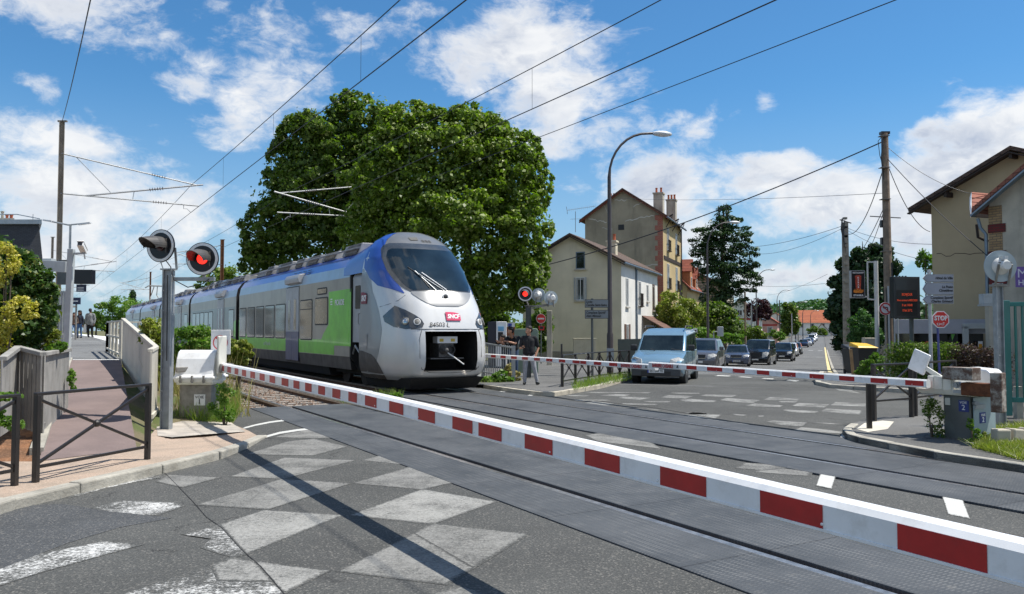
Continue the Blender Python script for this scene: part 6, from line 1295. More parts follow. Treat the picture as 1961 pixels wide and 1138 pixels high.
bush('small_shrub', 'sprawling yellow-green shrub between the picket fence and the grey post', 13.5, [(85, 630, 22, 18), (100, 655, 16, 18), (70, 650, 16, 16), (108, 640, 10, 10)], 2600, .05, L_ygr, 24, base_z=.5)
bush('garden_plant', 'low green plant behind the wooden picket fence', 12.6, [(105, 668, 16, 8), (118, 664, 10, 8)], 800, .06, L_mid, 25, base_z=.3, stem=False, cat='plant')
bush('garden_plant', 'low creeping plant on the mulch at the left edge', 9.6, [(10, 805, 30, 8), (30, 815, 20, 8), (-30, 790, 40, 8), (15, 760, 30, 8)], 1500, .05, L_mid, 26, base_z=.12, stem=False, cat='plant')
bush('garden_plant', 'sprig of ivy on the ramp kerb beside the slats', 13.4, [(139, 725, 6, 16), (141, 745, 5, 8)], 350, .05, L_mid, 27, base_z=.4, stem=False, cat='plant')
# overgrown strip between ramp and tracks
rg = random.Random(9); gw = 'weed clumps between the ramp and the tracks'
for i, (px, py, rx, ry, D, m_, lab) in enumerate(((360, 660, 50, 40, 19.5, L_mid, 'dense green thicket behind the steel signal post'), (300, 650, 26, 46, 17.5, L_ygr, 'yellow-green thicket between handrail and signal post'), (458, 668, 22, 18, 21, L_ygr, 'yellowish weeds in front of the second carriage'), (405, 655, 30, 22, 21, L_ygr, 'tall green weeds left of the first carriage joint'), (590, 650, 30, 6, 19, L_mid, 'low weeds beneath the first carriage'))):
    if i == 4: continue
    bush('thicket', lab, D, [(px, py, rx, ry), (px - rx * .5, py + ry * .6, rx * .6, ry * .6), (px + rx * .4, py + ry * .5, rx * .7, ry * .6), (px, py + ry * 1.2, rx * .8, ry * .6)], 7000, .075, m_, 60 + i, group=gw, base_z=0, nsub=10)
pts = []; 
for _ in range(900): s = rg.uniform(16.5, 28); n = rg.uniform(2.2, 3.7); p = T(s, n, 0); pts.append((p.x, p.y, p.z))
tag(blades('tall_grass', pts, 1.1, .010, L_dry, seed=3, lean=.22), 'tall dry seeding grass stalks between ramp and tracks', 'grass', kind='stuff')
def patch_pts(poly, n, z, seed):
    rg = random.Random(seed); P = [G(x, y, z) for x, y in poly]; out = []
    for _ in range(n):
        i = rg.randrange(len(P)); a, b, c = P[i], P[(i + 1) % len(P)], sum(P, Vector()) / len(P); u, v = rg.random(), rg.random()
        if u + v > 1: u, v = 1 - u, 1 - v
        q = c + (a - c) * u + (b - c) * v; out.append(tuple(q))
    return out
pts = patch_pts([(330, 808), (345, 800), (440, 798), (446, 808), (400, 812)], 900, .04, 1) + patch_pts([(405, 812), (415, 760), (460, 760), (455, 800)], 900, .02, 2)
tag(blades('grass_tuft', pts, .30, .006, L_grass, seed=4, lean=.45), 'green grass tufts round the foot of the white barrier machine', 'grass', kind='stuff')
bush('weed_plant', 'leafy weed with yellow flowers right of the machine pedestal', 14.4, [(430, 755, 18, 24), (422, 782, 20, 20), (440, 795, 12, 12)], 1700, .04, L_mid, 70, base_z=.03, cat='plant', nsub=12)
pts = patch_pts([(640, 762), (655, 774), (720, 770), (775, 762), (760, 757)], 500, 0, 5) + patch_pts([(1100, 748), (1240, 722), (1236, 712), (1150, 728), (1095, 742)], 1500, .1, 6) + patch_pts([(860, 742), (985, 738), (985, 730), (900, 730)], 900, 0, 8)
tag(blades('verge_grass', pts, .20, .006, L_grass, seed=5, lean=.5), 'green and straw grass along the far kerb and beside the train', 'grass', kind='stuff')
bush('weed_plant', 'leafy green weed under the train nose at the pavement edge', 25.5, [(960, 722, 16, 14), (935, 728, 16, 8), (975, 728, 10, 8)], 1500, .09, L_mid, 71, base_z=0, cat='plant')
bush('weed_plant', 'straw-coloured weeds at the foot of the pavement handrail', 26, [(978, 715, 10, 20), (990, 722, 8, 12)], 900, .08, L_dry, 72, base_z=.1, cat='plant')
bush('weed_plant', 'small weed growing in the concrete between the tracks', 17.2, [(755, 758, 14, 6), (735, 762, 10, 5)], 400, .05, L_mid, 73, base_z=0, cat='plant', stem=False)
bush('weed_plant', 'feathery weed left of the track 2 cabinet', 12.4, [(1785, 800, 16, 36), (1775, 780, 10, 20), (1795, 830, 12, 18)], 1500, .03, L_dark, 74, base_z=.05, cat='plant', nsub=12)
bush('weed_plant', 'bright weeds at the corner of the track 2 cabinet', 11.9, [(1862, 850, 8, 12), (1858, 810, 5, 12), (1870, 835, 8, 14)], 800, .035, L_mid, 75, base_z=.03, cat='plant')
pts = patch_pts([(1862, 858), (1900, 868), (1965, 885), (2200, 930), (2200, 830), (1960, 815), (1900, 822)], 7000, .09, 7)
bush('weed_plant', 'yellow-green weeds spreading through the grass below the gate', 12.2, [(1885, 855, 16, 10), (1915, 845, 18, 12), (1945, 850, 20, 12), (1905, 865, 16, 8), (1960, 840, 16, 10), (1880, 835, 8, 10)], 3600, .035, L_ygr, 77, base_z=.09, cat='plant', stem=False)
tag(blades('verge_grass', pts, .10, .006, L_ygr, seed=6, lean=.8), 'yellow-green verge of grass right of the track 2 cabinet', 'grass', kind='stuff')
# clipped hedge
o = thing('hedge', 'clipped green hedge turning reddish at its right end, before the restaurant', 'hedge', (W(1800, 700, 22).x, 22, 0)); c1, c2 = [], []
for i in range(46):
    t = i / 45; D = 24.5 - 4.5 * t; px = 1712 + (1912 - 1712) * t; X = (px - CX) / F * D
    for zc in (.35, .72, 1.08): (c1 if t < .62 else c2).append((X, D, zc + (0 if t < .7 else -.08) + .03 * math.sin(i * 2.1), .30, .34, .26))
leaves('foliage', c1, 17000, .055, L_dark, o, 33, shell=.85); leaves('reddish_foliage', c2, 11000, .055, L_red, o, 34, shell=.85)
mb = MB(); 
for t in (.05, .3, .55, .8): D = 24.5 - 4.5 * t; X = (1712 + 200 * t - CX) / F * D; mb.tube([(X, D, -.1), (X + .02, D, 1.0)], .04, 6)
mb.build('stems', M_bark, o)
bush('bush', 'loose green bush between the bins and the wooden pole', 27, [(1665, 705, 22, 18), (1680, 692, 14, 16), (1650, 715, 12, 10)], 3500, .07, L_mid, 76, base_z=0)
# ================================================================= cars
M_tyre = pm('tyre', (.012, .012, .012), .85, var=.15); M_rim = pm('alloy_rim', (.42, .43, .44), .35, metal=.7, var=.1)
M_cglass = glassm('car_glass', (.012, .018, .02), .05, spec=.35, var=.7, coat=.25); M_plast = pm('black_plastic', (.022, .023, .024), .55, var=.1); M_hl = pm('car_headlight', (.62, .62, .60), .12, var=.2, scale=18, coat=1); M_chrome = pm('chrome', (.6, .6, .6), .15, metal=1, var=0)
M_plate = pm('number_plate', (.72, .72, .70), .4, var=0); M_platb = pm('plate_band', (.02, .06, .35), .4, var=0)
def car(name, label, cat, loc, head, col, L=4.2, Wd=1.75, Hh=1.5, hood=.95, fw=1.15, wt=.75, zb=.92, rr=.35, rb=.1, group=None, rough=.25, metal=.45, bumper=None, plate=None, rails=False, detail=True, grille=1, wr=.31, dark_under=True, van=False, fh=(.12, .03)):
    paint = pm('car_paint', col, rough, metal=metal, var=.04, coat=.8)
    rz = math.atan2(-head[0], head[1]); o = thing(name, label, cat, loc, rz, group)
    w_ = Wd / 2; yf, yr = L / 2, -L / 2; yb = yf - fw; yt = yb - wt; bm = bumper or paint
    M0 = wmat(o)
    def bld(mb, nm, mt, par=o, **k): mb.v = [tuple(M0 @ Vector(v)) for v in mb.v]; return mb.build(nm, mt, par, **k)
    st = [(yf, .38, .62, .86 * w_), (yf - .06, .30, .72, .94 * w_), (yf - .25, .22, hood - .10, .985 * w_), (yf - .5, .20, hood - .03, w_), (yb + .15, .20, hood + .03, w_), (yb, .20, zb + .04, w_), (0, .20, zb + .02, w_), (yr + .5, .20, zb + .04, w_), (yr + .12, .24, zb + .05, .97 * w_), (yr, .34, zb - .05, .93 * w_)]
    V = []
    for (y, z0, z1, ww) in st: V += [(-ww * .93, y, z0), (-ww, y, z0 + .12), (-ww * 1.0, y, (z0 + z1) / 2 + .08), (-ww * .965, y, z1 - .03), (-ww * .86, y, z1), (0, y, z1 + (.035 if y > yb else 0)), (ww * .86, y, z1), (ww * .965, y, z1 - .03), (ww * 1.0, y, (z0 + z1) / 2 + .08), (ww, y, z0 + .12), (ww * .93, y, z0)]
    mb = MB(); q = 11; n = len(st)
    mb.add(V, [(i * q + k, i * q + k + 1, (i + 1) * q + k + 1, (i + 1) * q + k) for i in range(n - 1) for k in range(q - 1)] + [(i * q, (i + 1) * q, (i + 1) * q + q - 1, i * q + q - 1) for i in range(n - 1)] + [tuple(range(q)), tuple(range((n - 1) * q, n * q))[::-1]])
    body = bld(mb, 'body', paint, smooth=True)
    # greenhouse
    wa, wr2 = w_ * .93, w_ * (.86 if van else .74); ytr, ybr = yr + rr, yr + rb; zr = Hh - .05
    zc = zb - .01
    ring = [(yb, wa, zc), (yt, wr2, zr), (ytr, wr2, zr), (ybr, wa, zc)]
    mb = MB(); mid = (yt + ytr) / 2
    pts = [(-wa, yb, zc), (wa, yb, zc), (wa, ybr, zc), (-wa, ybr, zc), (-wr2, yt, zr - fh[1]), (wr2, yt, zr - fh[1]), (wr2, ytr, zr - .03), (-wr2, ytr, zr - .03), (-wr2 * .85, yt - fh[0], zr + .02), (wr2 * .85, yt - fh[0], zr + .02), (wr2 * .85, ytr + .15, zr + .01), (-wr2 * .85, ytr + .15, zr + .01), (0, mid, Hh), (-wr2 * .8, mid, Hh - .01), (wr2 * .8, mid, Hh - .01)]
    mb.add(pts, [(0, 1, 5, 4), (1, 2, 6, 5), (2, 3, 7, 6), (3, 0, 4, 7), (4, 5, 9, 8), (5, 6, 10, 14, 9), (6, 7, 11, 10), (7, 4, 8, 13, 11), (8, 9, 14, 12, 13), (12, 14, 10, 11, 13)])
    roof = bld(mb, 'roof', paint, smooth=True, bevel=.05)
    def quadp(a, b, c, d, i0, i1, j0, j1, off):
        a, b, c, d = map(Vector, (a, b, c, d)); n = (b - a).cross(d - a).normalized()
        f = lambda u, v: (a * (1 - u) + b * u) * (1 - v) + (d * (1 - u) + c * u) * v + n * off
        return [f(i0, j0), f(i1, j0), f(i1, j1), f(i0, j1)]
    def pane(nm, quad, i0, i1, j0, j1, mt=None, off=.008, par=roof):
        mb = MB(); V = quadp(*quad, i0, i1, j0, j1, off); c = sum(V, Vector()) / 4
        mb.prism(V, (V[1] - V[0]).cross(V[3] - V[0]).normalized() * .004); return bld(mb, nm, mt or M_cglass, par)
    Fq = ((wa, yb, zc), (-wa, yb, zc), (-wr2, yt, zr - fh[1]), (wr2, yt, zr - fh[1])); pane('windscreen', Fq, .055, .945, .04, .93)
    for sg in (-1, 1):
        Sq = [(sg * wa, yb, zc), (sg * wa, ybr, zc), (sg * wr2, ytr, zr - .03), (sg * wr2, yt, zr - fh[1])]
        if sg > 0: Sq = [Sq[1], Sq[0], Sq[3], Sq[2]]
        cuts = [(.10, .47), (.50, .80)] if not van else [(.08, .36), (.40, .66), (.70, .93)]
        for (a, b) in cuts:
            if sg > 0: a, b = 1 - b, 1 - a
            pane('side_window', Sq, a, b, .08, .88)
    pane('rear_window', ((-wa, ybr, zc), (wa, ybr, zc), (wr2, ytr, zr - .03), (-wr2, ytr, zr - .03)), .10, .90, .1, .88)
    # wheels
    for y in (yf - .78, yr + .72):
        for sg in (-1, 1):
            x = sg * (w_ - .10)
            mb = MB(); mb.lathe([(wr + .05, 0), (wr + .05, .2), (0, .2)], Matrix(((0, 0, sg, sg * (w_ - .195)), (1, 0, 0, y), (0, 1, 0, wr), (0, 0, 0, 1))), 24); bld(mb, 'wheel_arch', M_plast, body)
            mb = MB(); mb.lathe([(0, -.1), (wr * .95, -.1), (wr, -.07), (wr, .07), (wr * .95, .1), (wr * .66, .105), (wr * .64, .09)], Matrix(((0, 0, sg, x), (1, 0, 0, y), (0, 1, 0, wr), (0, 0, 0, 1))), 24); wh = bld(mb, 'wheel', M_tyre, smooth=True)
            if detail: mb = MB(); mb.lathe([(0, .11), (wr * .2, .11), (wr * .25, .09), (wr * .55, .085), (wr * .65, .10)], Matrix(((0, 0, sg, x), (1, 0, 0, y), (0, 1, 0, wr), (0, 0, 0, 1))), 20); bld(mb, 'rim', M_rim, wh, smooth=True)
    if not detail: return o
    # front
    mb = MB(); mb.prism([(-w_ * .97, yf - .28, .22), (-w_ * .90, yf + .01, .24), (w_ * .90, yf + .01, .24), (w_ * .97, yf - .28, .22)], (0, 0, .33)); bld(mb, 'bumper', bm, bevel=.03)
    mb = MB(); mb.box(-w_ * .55, w_ * .55, yf - .02, yf + .018, .27, .40); bld(mb, 'lower_grille', M_blk)
    if grille: mb = MB(); mb.prism([(-w_ * .42, yf - .04, hood - .14), (-w_ * .36, yf + .005, .60), (w_ * .36, yf + .005, .60), (w_ * .42, yf - .04, hood - .14)], (0, .02, 0)); g = bld(mb, 'grille', M_plast); mb = MB(); mb.box(-w_ * .4, w_ * .4, yf + .01, yf + .03, .645, .665); bld(mb, 'grille_bar', M_chrome, g)
    for sg in (-1, 1):
        mb = MB(); mb.prism([(sg * w_ * .50, yf - .02, .62), (sg * w_ * .88, yf - .10, .64), (sg * w_ * .97, yf - .30, hood - .16), (sg * w_ * .80, yf - .16, hood - .08), (sg * w_ * .52, yf - .04, hood - .15)], (sg * .02, .035, 0)); bld(mb, 'headlight', M_hl, smooth=False, bevel=.008)
        mb = MB(); mb.box(min(sg * (w_ * .98), sg * (w_ + .20)), max(sg * (w_ * .98), sg * (w_ + .20)), yb - .38, yb - .26, zb + .02, zb + .22); bld(mb, 'mirror', M_plast if bumper else paint, bevel=.04)
        mb = MB(); mb.box(sg * w_ * 1.0 - .004, sg * w_ * 1.0 + .004, yb - 1.35, yb - 1.335, .35, zb - .06); mb.box(sg * w_ - .004, sg * w_ + .004, yb - .12, yb - .105, .45, zb - .06) if 0 else None; bld(mb, 'door_seam', M_blk, body)
        if rails: mb = MB(); x = sg * wr2 * .92; mb.tube([(x, yt - .25, Hh - .02), (x, yt - .35, Hh + .06), (x, ytr + .4, Hh + .06), (x, ytr + .3, Hh - .02)], .022, 8); bld(mb, 'roof_rail', M_plast, smooth=True)
        mb = MB(); mb.tube([(sg * .55 * w_ - .3, yb + .06, zb + .03), (sg * .4 * w_, yb + .0, zb + .09)], .01, 5); bld(mb, 'wiper', M_blk, roof)
    if plate:
        mb = MB(); mb.box(-.26, .26, yf + .012, yf + .026, .35, .46); pl_ = bld(mb, 'number_plate', M_plate); mb = MB(); mb.box(.22, .26, yf + .026, yf + .028, .35, .46); bld(mb, 'plate_band', M_platb, pl_)
        text('lettering', plate, .105, M_blk, pl_, M0 @ frame((-.02, yf + .028, .405), (-1, 0, 0), (0, 0, 1)), sx=.85, bold=.002)
    else:
        mb = MB(); mb.box(-.24, .24, yf + .012, yf + .024, .43, .53); bld(mb, 'number_plate', M_plate)
    return o
HD = (-.340, -.940)
def at(px, D, z=None): x = (px - CX) / F * D; return (x, D, gz(x, D) + .01 if z is None else z)
g_q = 'cars waiting in the street'
b = at(1275, 27.7, .01); car('parked_van', 'pale blue small van with roof rails waiting first at the barrier, plate 551 EAP 95', 'van', b, HD, (.22, .36, .46), L=4.1, Wd=1.72, Hh=1.78, hood=.93, fw=.95, wt=.62, zb=1.00, rr=.12, rb=.04, fh=(.45, .17), group=g_q, bumper=pm('dark_grey_bumper', (.05, .055, .06), .5), plate='551 EAP 95', rails=True, van=True, grille=0)
b = at(1347, 42); car('family_car', 'dark grey people carrier right behind the pale blue van', 'car', b, (-.36, -.93), (.12, .12, .13), L=4.3, Wd=1.82, Hh=1.64, hood=.98, fw=.95, wt=.95, zb=1.0, rr=.5, rb=.1, group=g_q)
b = at(1411, 57); car('small_suv', 'blue-grey small crossover with a dark honeycomb grille, third in the street', 'car', b, (-.30, -.95), (.085, .10, .14), L=4.1, Wd=1.76, Hh=1.5, hood=.95, group=g_q, rails=True, plate='DL 354 KK')
b = at(1454, 63); car('black_van', 'large black passenger van with bright headlights standing beside the small crossover', 'van', b, (-.42, -.91), (.012, .014, .016), L=4.9, Wd=1.98, Hh=1.97, hood=1.15, fw=.95, wt=.85, zb=1.22, rr=.15, rb=.05, group=g_q, van=True)
b = at(1500, 74); car('black_car', 'black compact people carrier directly behind the black van', 'car', b, (-.40, -.92), (.010, .013, .022), L=4.2, Wd=1.75, Hh=1.68, hood=1.0, fw=.9, wt=.85, zb=1.0, group=g_q)
g_p = 'cars parked further up the street'
for (px, D, col, Hh, lab) in ((1512, 92, (.62, .63, .64), 1.55, 'white car half hidden behind the black people carrier'), (1521, 102, (.03, .03, .035), 1.5, 'dark car with its nose just past the white one'), (1538, 148, (.015, .02, .05), 1.45, 'dark blue car parked alone by the left kerb up the street'), (1545, 160, (.5, .52, .54), 1.45, 'silver car parked behind the dark blue one up the street'), (1549, 171, (.02, .05, .13), 1.5, 'mid blue car parked ahead of the far white van'), (1554, 196, (.72, .73, .74), 1.9, 'white van parked near the end of the street'), (1558, 212, (.70, .72, .75), 2.0, 'second white van, farthest vehicle up the street')):
    car('parked_car' if Hh < 1.8 else 'parked_van', lab, 'car' if Hh < 1.8 else 'van', at(px, D), (-.38, -.925), col, Hh=Hh, group=g_p, detail=False, van=Hh > 1.8, zb=1.0 if Hh > 1.8 else .92)
# ================================================================= masts, wires, street furniture
M_conc = pm('mast_concrete', (.30, .27, .22), .85, var=.2, scale=3, dirt=.5, dirtcol=(.15, .12, .09), streak=True)
M_mast = pm('catenary_steel', (.27, .235, .19), .6, metal=.2, var=.2, scale=3, dirt=.4, dirtcol=(.14, .10, .07), streak=True); M_rmast = pm('rusty_mast', (.20, .085, .035), .85, var=.2)
M_tube = pm('zinc_tube', (.42, .43, .43), .45, metal=.5, var=.1); M_ins = pm('insulator', (.20, .14, .12), .35, var=.1); M_wire = pm('overhead_wire', (.035, .035, .04), .5, metal=.4, var=0)
M_lamp = pm('lamp_post_brown', (.055, .045, .045), .45, var=.12, dirt=.2, dirtcol=(.12, .10, .09)); M_head = pm('lamp_head', (.62, .64, .66), .35, var=.05)
def ins(mb, p, q, t, L=.5, r=.075, mi=1):
    p, q = Vector(p), Vector(q); d_ = (q - p).normalized(); c = p.lerp(q, t); k = 6
    for i in range(k): a = c + d_ * (L * (i / (k - 1) - .5)); mb.tube([a - d_ * .016, a, a + d_ * .016], [r * .3, r, r * .3], 10, mi)
def cantilever(par, s, nm, nw, side, zc=6.8, zm=8.0):
    """tubes from a mast at nm to the wires at nw; side = +1 when the wires lie at larger n"""
    e = side; z1, z2 = zm + .85, zc + .42; A = T(s, nm, z1); B = T(s, nw + .25 * e, zm + .02); Cc = T(s, nm, z2); D_ = T(s, nw - .35 * e * -1, z2 - .1)
    mb = MB(); mb.tube([A, B], .03, 8); ins(mb, A, B, .70); mb.build('top_tube', [M_tube, M_ins], par, smooth=True)
    mb = MB(); mb.tube([Cc, D_], .03, 8); ins(mb, Cc, D_, .70); mb.build('register_tube', [M_tube, M_ins], par, smooth=True)
    E_ = Cc.lerp(D_, .17); mb = MB(); mb.tube([E_, B + (B - E_).normalized() * .25], .035, 8); ins(mb, E_, B, .62, .5, .09); mb.build('bracket_tube', [M_tube, M_ins], par, smooth=True)
    mb = MB(); mb.tube([A.lerp(B, .10), E_.lerp(B, .22)], .014, 6); mb.tube([E_.lerp(B, .42), Cc.lerp(D_, .50)], .014, 6); mb.tube([D_.lerp(Cc, .12), D_.lerp(Cc, .12) - Vector((0, 0, .18)), T(s, nw - .15 * e, zc + .16), T(s, nw, zc + .02)], .014, 6); mb.build('stay_rod', M_tube, par)
gm = 'catenary masts along the line'
def mast(s, n, top, mat, lab, base=0.0, w_=.20, wires=()):
    b = T(s, n, base); o = thing('catenary_mast', lab, 'mast', b, group=gm)
    mb = MB(); x = Vector((nX, nY, 0)) * w_ / 2; y = Vector((dX, dY, 0)) * w_ / 2; z = Vector((0, 0, top - base))
    for sg in (-1, 1): mb.prism([b + x * sg - y, b + x * sg + y, b + x * sg * .75 + y, b + x * sg * .75 - y], z)
    mb.prism([b - x * .75 - y * .1, b + x * .75 - y * .1, b + x * .75 + y * .1, b - x * .75 + y * .1], z); mb.box(b.x - .16, b.x + .2, b.y - .05, b.y + .05, top - .02, top + .04)
    mb.build('post', mat, o)
    for (nw, sd) in wires: cantilever(o, s, n, nw, sd)
    return o
mast(37.2, .64, 10.15, M_mast, 'tall weathered catenary mast on the platform, its arm reaching over the near track', base=.95, wires=((5.58, 1),))
mast(37.4, 14.3, 10.0, M_mast, 'catenary mast hidden in the plane trees with its arm poking out over the far track', wires=((9.7, -1),))
mast(83, .9, 10.0, M_mast, 'second catenary mast on the platform, half behind the first', base=1.2, wires=((5.58, 1),)); mast(71, 13.2, 9.3, M_rmast, 'rusty brown catenary mast rising behind the train roof', wires=((9.7, -1),), w_=.26)
mast(129, .9, 10.0, M_conc, 'third and farthest catenary mast on the platform side', base=1.4, wires=((5.58, 1),)); mast(120, 13.0, 9.6, M_rmast, 'distant brown catenary mast beyond the train', wires=((9.7, -1),))
def wirepts(a, b, sag, k=14): a, b = Vector(a), Vector(b); return [a.lerp(b, i / k) - Vector((0, 0, sag * 4 * (i / k) * (1 - i / k))) for i in range(k + 1)]
for c, lab in ((5.58, 'overhead line of the near track with its droppers'), (9.7, 'overhead line of the far track above the train')):
    o = thing('overhead_line', lab, 'overhead wires', T(10, c, 6.8), group='overhead lines')
    for a, b in ((37.2, -13), (83, 37.2), (129, 83), (175, 129)):
        mb = MB(); mw = wirepts(T(a, c, 8.0), T(b, c, 8.0), .28 if b > 0 else .25); mb.tube(mw, .011, 5); mb.build('messenger_wire', M_wire, o)
        mb = MB(); mb.tube([T(a, c, 6.8), T(b, c, 6.8)], .010 if a > 40 else .012, 5); mb.build('contact_wire', M_wire, o)
        for i in range(2, 13, 3 if b > 0 else 2): mb = MB(); p = mw[i]; mb.tube([p, Vector((p.x, p.y, 6.8))], .004, 4); mb.build('dropper', M_wire, o)
def wire(lab, pts, r=.010, group=None, cat='cable', sagd=0): mb = MB(); mb.tube([Vector(p) for p in pts], r, 6); return tag(mb.build('overhead_cable', M_wire, smooth=True), lab, cat, group)
wire('single feeder wire above the far track, lowest of the wires at top right', wirepts(T(40, 13.7, 8.0), T(-14, 13.7, 8.05), .15), .011)
wire('steep wire rising from the mast top at the upper left', wirepts(T(37.2, .64, 10.15), W(186, -60, 12), .15), .012)
# street lamps
def lamp_post(lab, b, H_, reach, group='street lamps along the left pavement', r=.09, dr=(.97, .25)):
    b = Vector(b); o = thing('street_lamp', lab, 'street lamp', b, group=group); d_ = Vector((*dr, 0)).normalized(); mb = MB()
    mb.tube([b - Vector((0, 0, .2)), b + Vector((0, 0, H_ * .16)), b + Vector((0, 0, H_ * .17)), b + Vector((0, 0, H_ * .80))], [r * 1.35, r * 1.3, r, r * .72], 12); pts = []
    for i in range(9): a = math.pi / 2 * i / 8; pts.append(b + Vector((0, 0, H_ * .80)) + d_ * (reach * .72 * (1 - math.cos(a))) + Vector((0, 0, H_ * .19 * math.sin(a))))
    pts.append(pts[-1] + d_ * reach * .1 + Vector((0, 0, .02))); mb.tube(pts, [r * .72] + [r * .5] * 9, 10); mb.build('pole', M_lamp, o, smooth=True)
    e = pts[-1]; mb = MB(); M = frame(e + d_ * .32, d_, (-d_.y, d_.x, 0)); mb.T = M; mb.ball((0, 0, 0), (.42, .17, .11), 14); mb.T = None; mb.build('lamp_head', M_head, o, smooth=True)
    if H_ > 8: mb = MB(); mb.box(b.x - r * 1.4, b.x + r * 1.4, b.y - r * 1.5, b.y, b.z + .5, b.z + .95); mb.build('sticker', M_gry, o)
    return o
lamp_post('tall curved street lamp in front of the cream corner house', (3.58, 29.6, .1), 9.05, 2.2)
lamp_post('second street lamp, its head in front of the pine', (13.3, 55, -.7), 9.9, 2.2); lamp_post('third street lamp, right of the pine', (30.2, 100, -1.4), 10.7, 2.4); lamp_post('fourth street lamp, beside the round green tree', (47.5, 145, -1.4), 10.4, 2.6)
for i, (px, D, h, lab) in enumerate(((1523, 185, 9.5, 'thin distant street lamp left of the parked white vans'), (1537, 225, 9.0, 'far street lamp over the orange roofs'), (1552, 262, 8.6, 'farthest street lamp, at the end of the street'))): lamp_post(lab, at(px, D), h, 3, r=.12)
# plain poles
def pole(name, lab, b, top, r, mat, cat='pole', taper=.8, group=None, seg=10): mb = MB(); mb.tube([Vector(b) - Vector((0, 0, .3)), Vector((b[0], b[1], top))], [r, r * taper], seg); return tag(mb.build(name, mat, smooth=True), lab, cat, group)
gpp = 'thin posts along the street'
for (px, D, ty, r, m_, lab) in ((1303, 70, 545, .10, M_lamp, 'dark thin post left of the weeping bush, with a small white box'), (1427, 90, 560, .12, M_wood, 'wooden post half hidden by the green bushes'), (1439, 100, 585, .10, M_galv, 'pale galvanised post before the purple tree'), (1493, 135, 575, .10, M_lamp, 'thin dark post beside the pink house'), (1516, 140, 600, .1, M_galv, 'pale post at the foot of the round tree'), (1528, 160, 600, .12, M_galvd, 'grey post by the left kerb far up the street')):
    b = at(px, D); t = W(px, ty, D).z; pole('street_post', lab, b, t, r, m_, 'post', group=gpp)
# wooden pole with cables, ladder-type concrete pole
b = at(1703, 27.5, 0); t1 = W(1694, 256, 28)
o = thing('utility_pole', 'tall weathered wooden utility pole carrying many cables at the right', 'utility pole', b); mb = MB()
mb.tube([Vector(b) - Vector((0, 0, .3)), t1], [.155, .115], 12, 0); mb.build('pole', M_wood, o, smooth=True)
mb = MB(); mb.box(t1.x - .15, t1.x + .15, t1.y - .1, t1.y + .1, t1.z - .03, t1.z + .06); mb.tube([t1 + Vector((-.10, -.12, -.1)), t1 + Vector((-.2, -.15, -.9)), t1 + Vector((-.12, -.15, -1.7)), t1 + Vector((-.13, -.13, -3.5)), Vector((b[0] - .12, b[1] - .15, 1))], .02, 6)
mb.tube([t1 + Vector((-.12, -.12, -.1)), t1 + Vector((-.3, -.15, -.3)), t1 + Vector((-.25, -.15, -.8)), t1 + Vector((-.14, -.15, -1.2))], .012, 6); mb.tube([Vector((b[0] + .12, b[1] - .14, 0)), Vector((b[0] + .05, b[1] - .14, 4.0))], .03, 6); mb.build('cables', M_blackp, o, smooth=True)
mb = MB(); cb_ = W(1694, 416, 27.8); mb.beam(cb_ + Vector((-.5, 0, .03)), cb_ + Vector((.55, 0, -.03)), .04, .03); mb.build('crossarm', M_galvd, o)
for z_ in (-1.2, .6, 1.7, 2.8): mb = MB(); mb.box(cb_.x - .14, cb_.x + .16, cb_.y - .17, cb_.y + .1, cb_.z + z_, cb_.z + z_ + .02); mb.build('steel_band', M_galvd, o)
for z_ in (3.9, 3.3): mb = MB(); mb.box(t1.x - .24, t1.x - .1, t1.y - .16, t1.y, t1.z - z_, t1.z - z_ + .25); mb.build('junction_box', M_blackp, o, bevel=.02)
for i, dx in enumerate((-.08, .1, .22)): mb = MB(); mb.tube([(b[0] + dx, b[1] - .16, -.1), (b[0] + dx - .01, b[1] - .15, 3.2 - i * .5)], .028, 8); mb.build('conduit', M_gry, o, smooth=True)
b2 = at(1621, 46); t2 = W(1620, 426, 46); o = thing('utility_pole', 'concrete ladder-type utility pole in front of the dark conifer', 'utility pole', b2); mb = MB()
for sg in (-1, 1): mb.beam(Vector(b2) + Vector((sg * .12, 0, -.3)), Vector((b2[0] + sg * .08, b2[1], t2.z)), .05, .2, up=(1, 0, 0))
for i in range(17): z = b2[2] + .4 + i * .52; mb.box(b2[0] - .10, b2[0] + .10, b2[1] - .1, b2[1] + .1, z, z + .12)
mb.box(b2[0] - .10, b2[0] + .10, b2[1] - .1, b2[1] + .1, t2.z - 1.2, t2.z); mb.build('pole', M_conc, o)
mb = MB(); mb.beam(t2 + Vector((-.35, 0, .15)), t2 + Vector((.3, 0, -.05)), .05, .05); mb.tube([t2 + Vector((-.25, -.1, .2)), t2 + Vector((-.32, -.12, -.4)), t2 + Vector((-.2, -.12, -1.0))], .04, 6); mb.tube([t2 + Vector((-.12, -.12, .1)), t2 + Vector((-.2, -.12, -.6)), t2 + Vector((-.15, -.12, -1.4))], .03, 6); mb.build('insulators', M_blackp, o)
gw = 'cables strung over the street'
P1 = lambda y: W(1694, y, 28); P2_ = lambda dy=0: W(1616, 432 + dy, 46)
wire('thick black cable from the wooden pole across to the cream house gable', wirepts(P1(270), W(1045, 508, 40), .35, 20), .022, gw)
wire('thin pale wire crossing before the tall ochre house', wirepts(P1(370), W(1180, 379, 62), .2), .008, gw)
wire('slack cable sagging from the wooden pole to the ladder pole', wirepts(P1(315), P2_(12), .95), .016, gw)
wire('cable from the wooden pole down into the dark conifer', wirepts(P1(395), W(1650, 480, 46), .1), .014, gw); wire('second cable from the wooden pole down into the dark conifer', wirepts(P1(398), W(1656, 490, 44), .25), .012, gw)
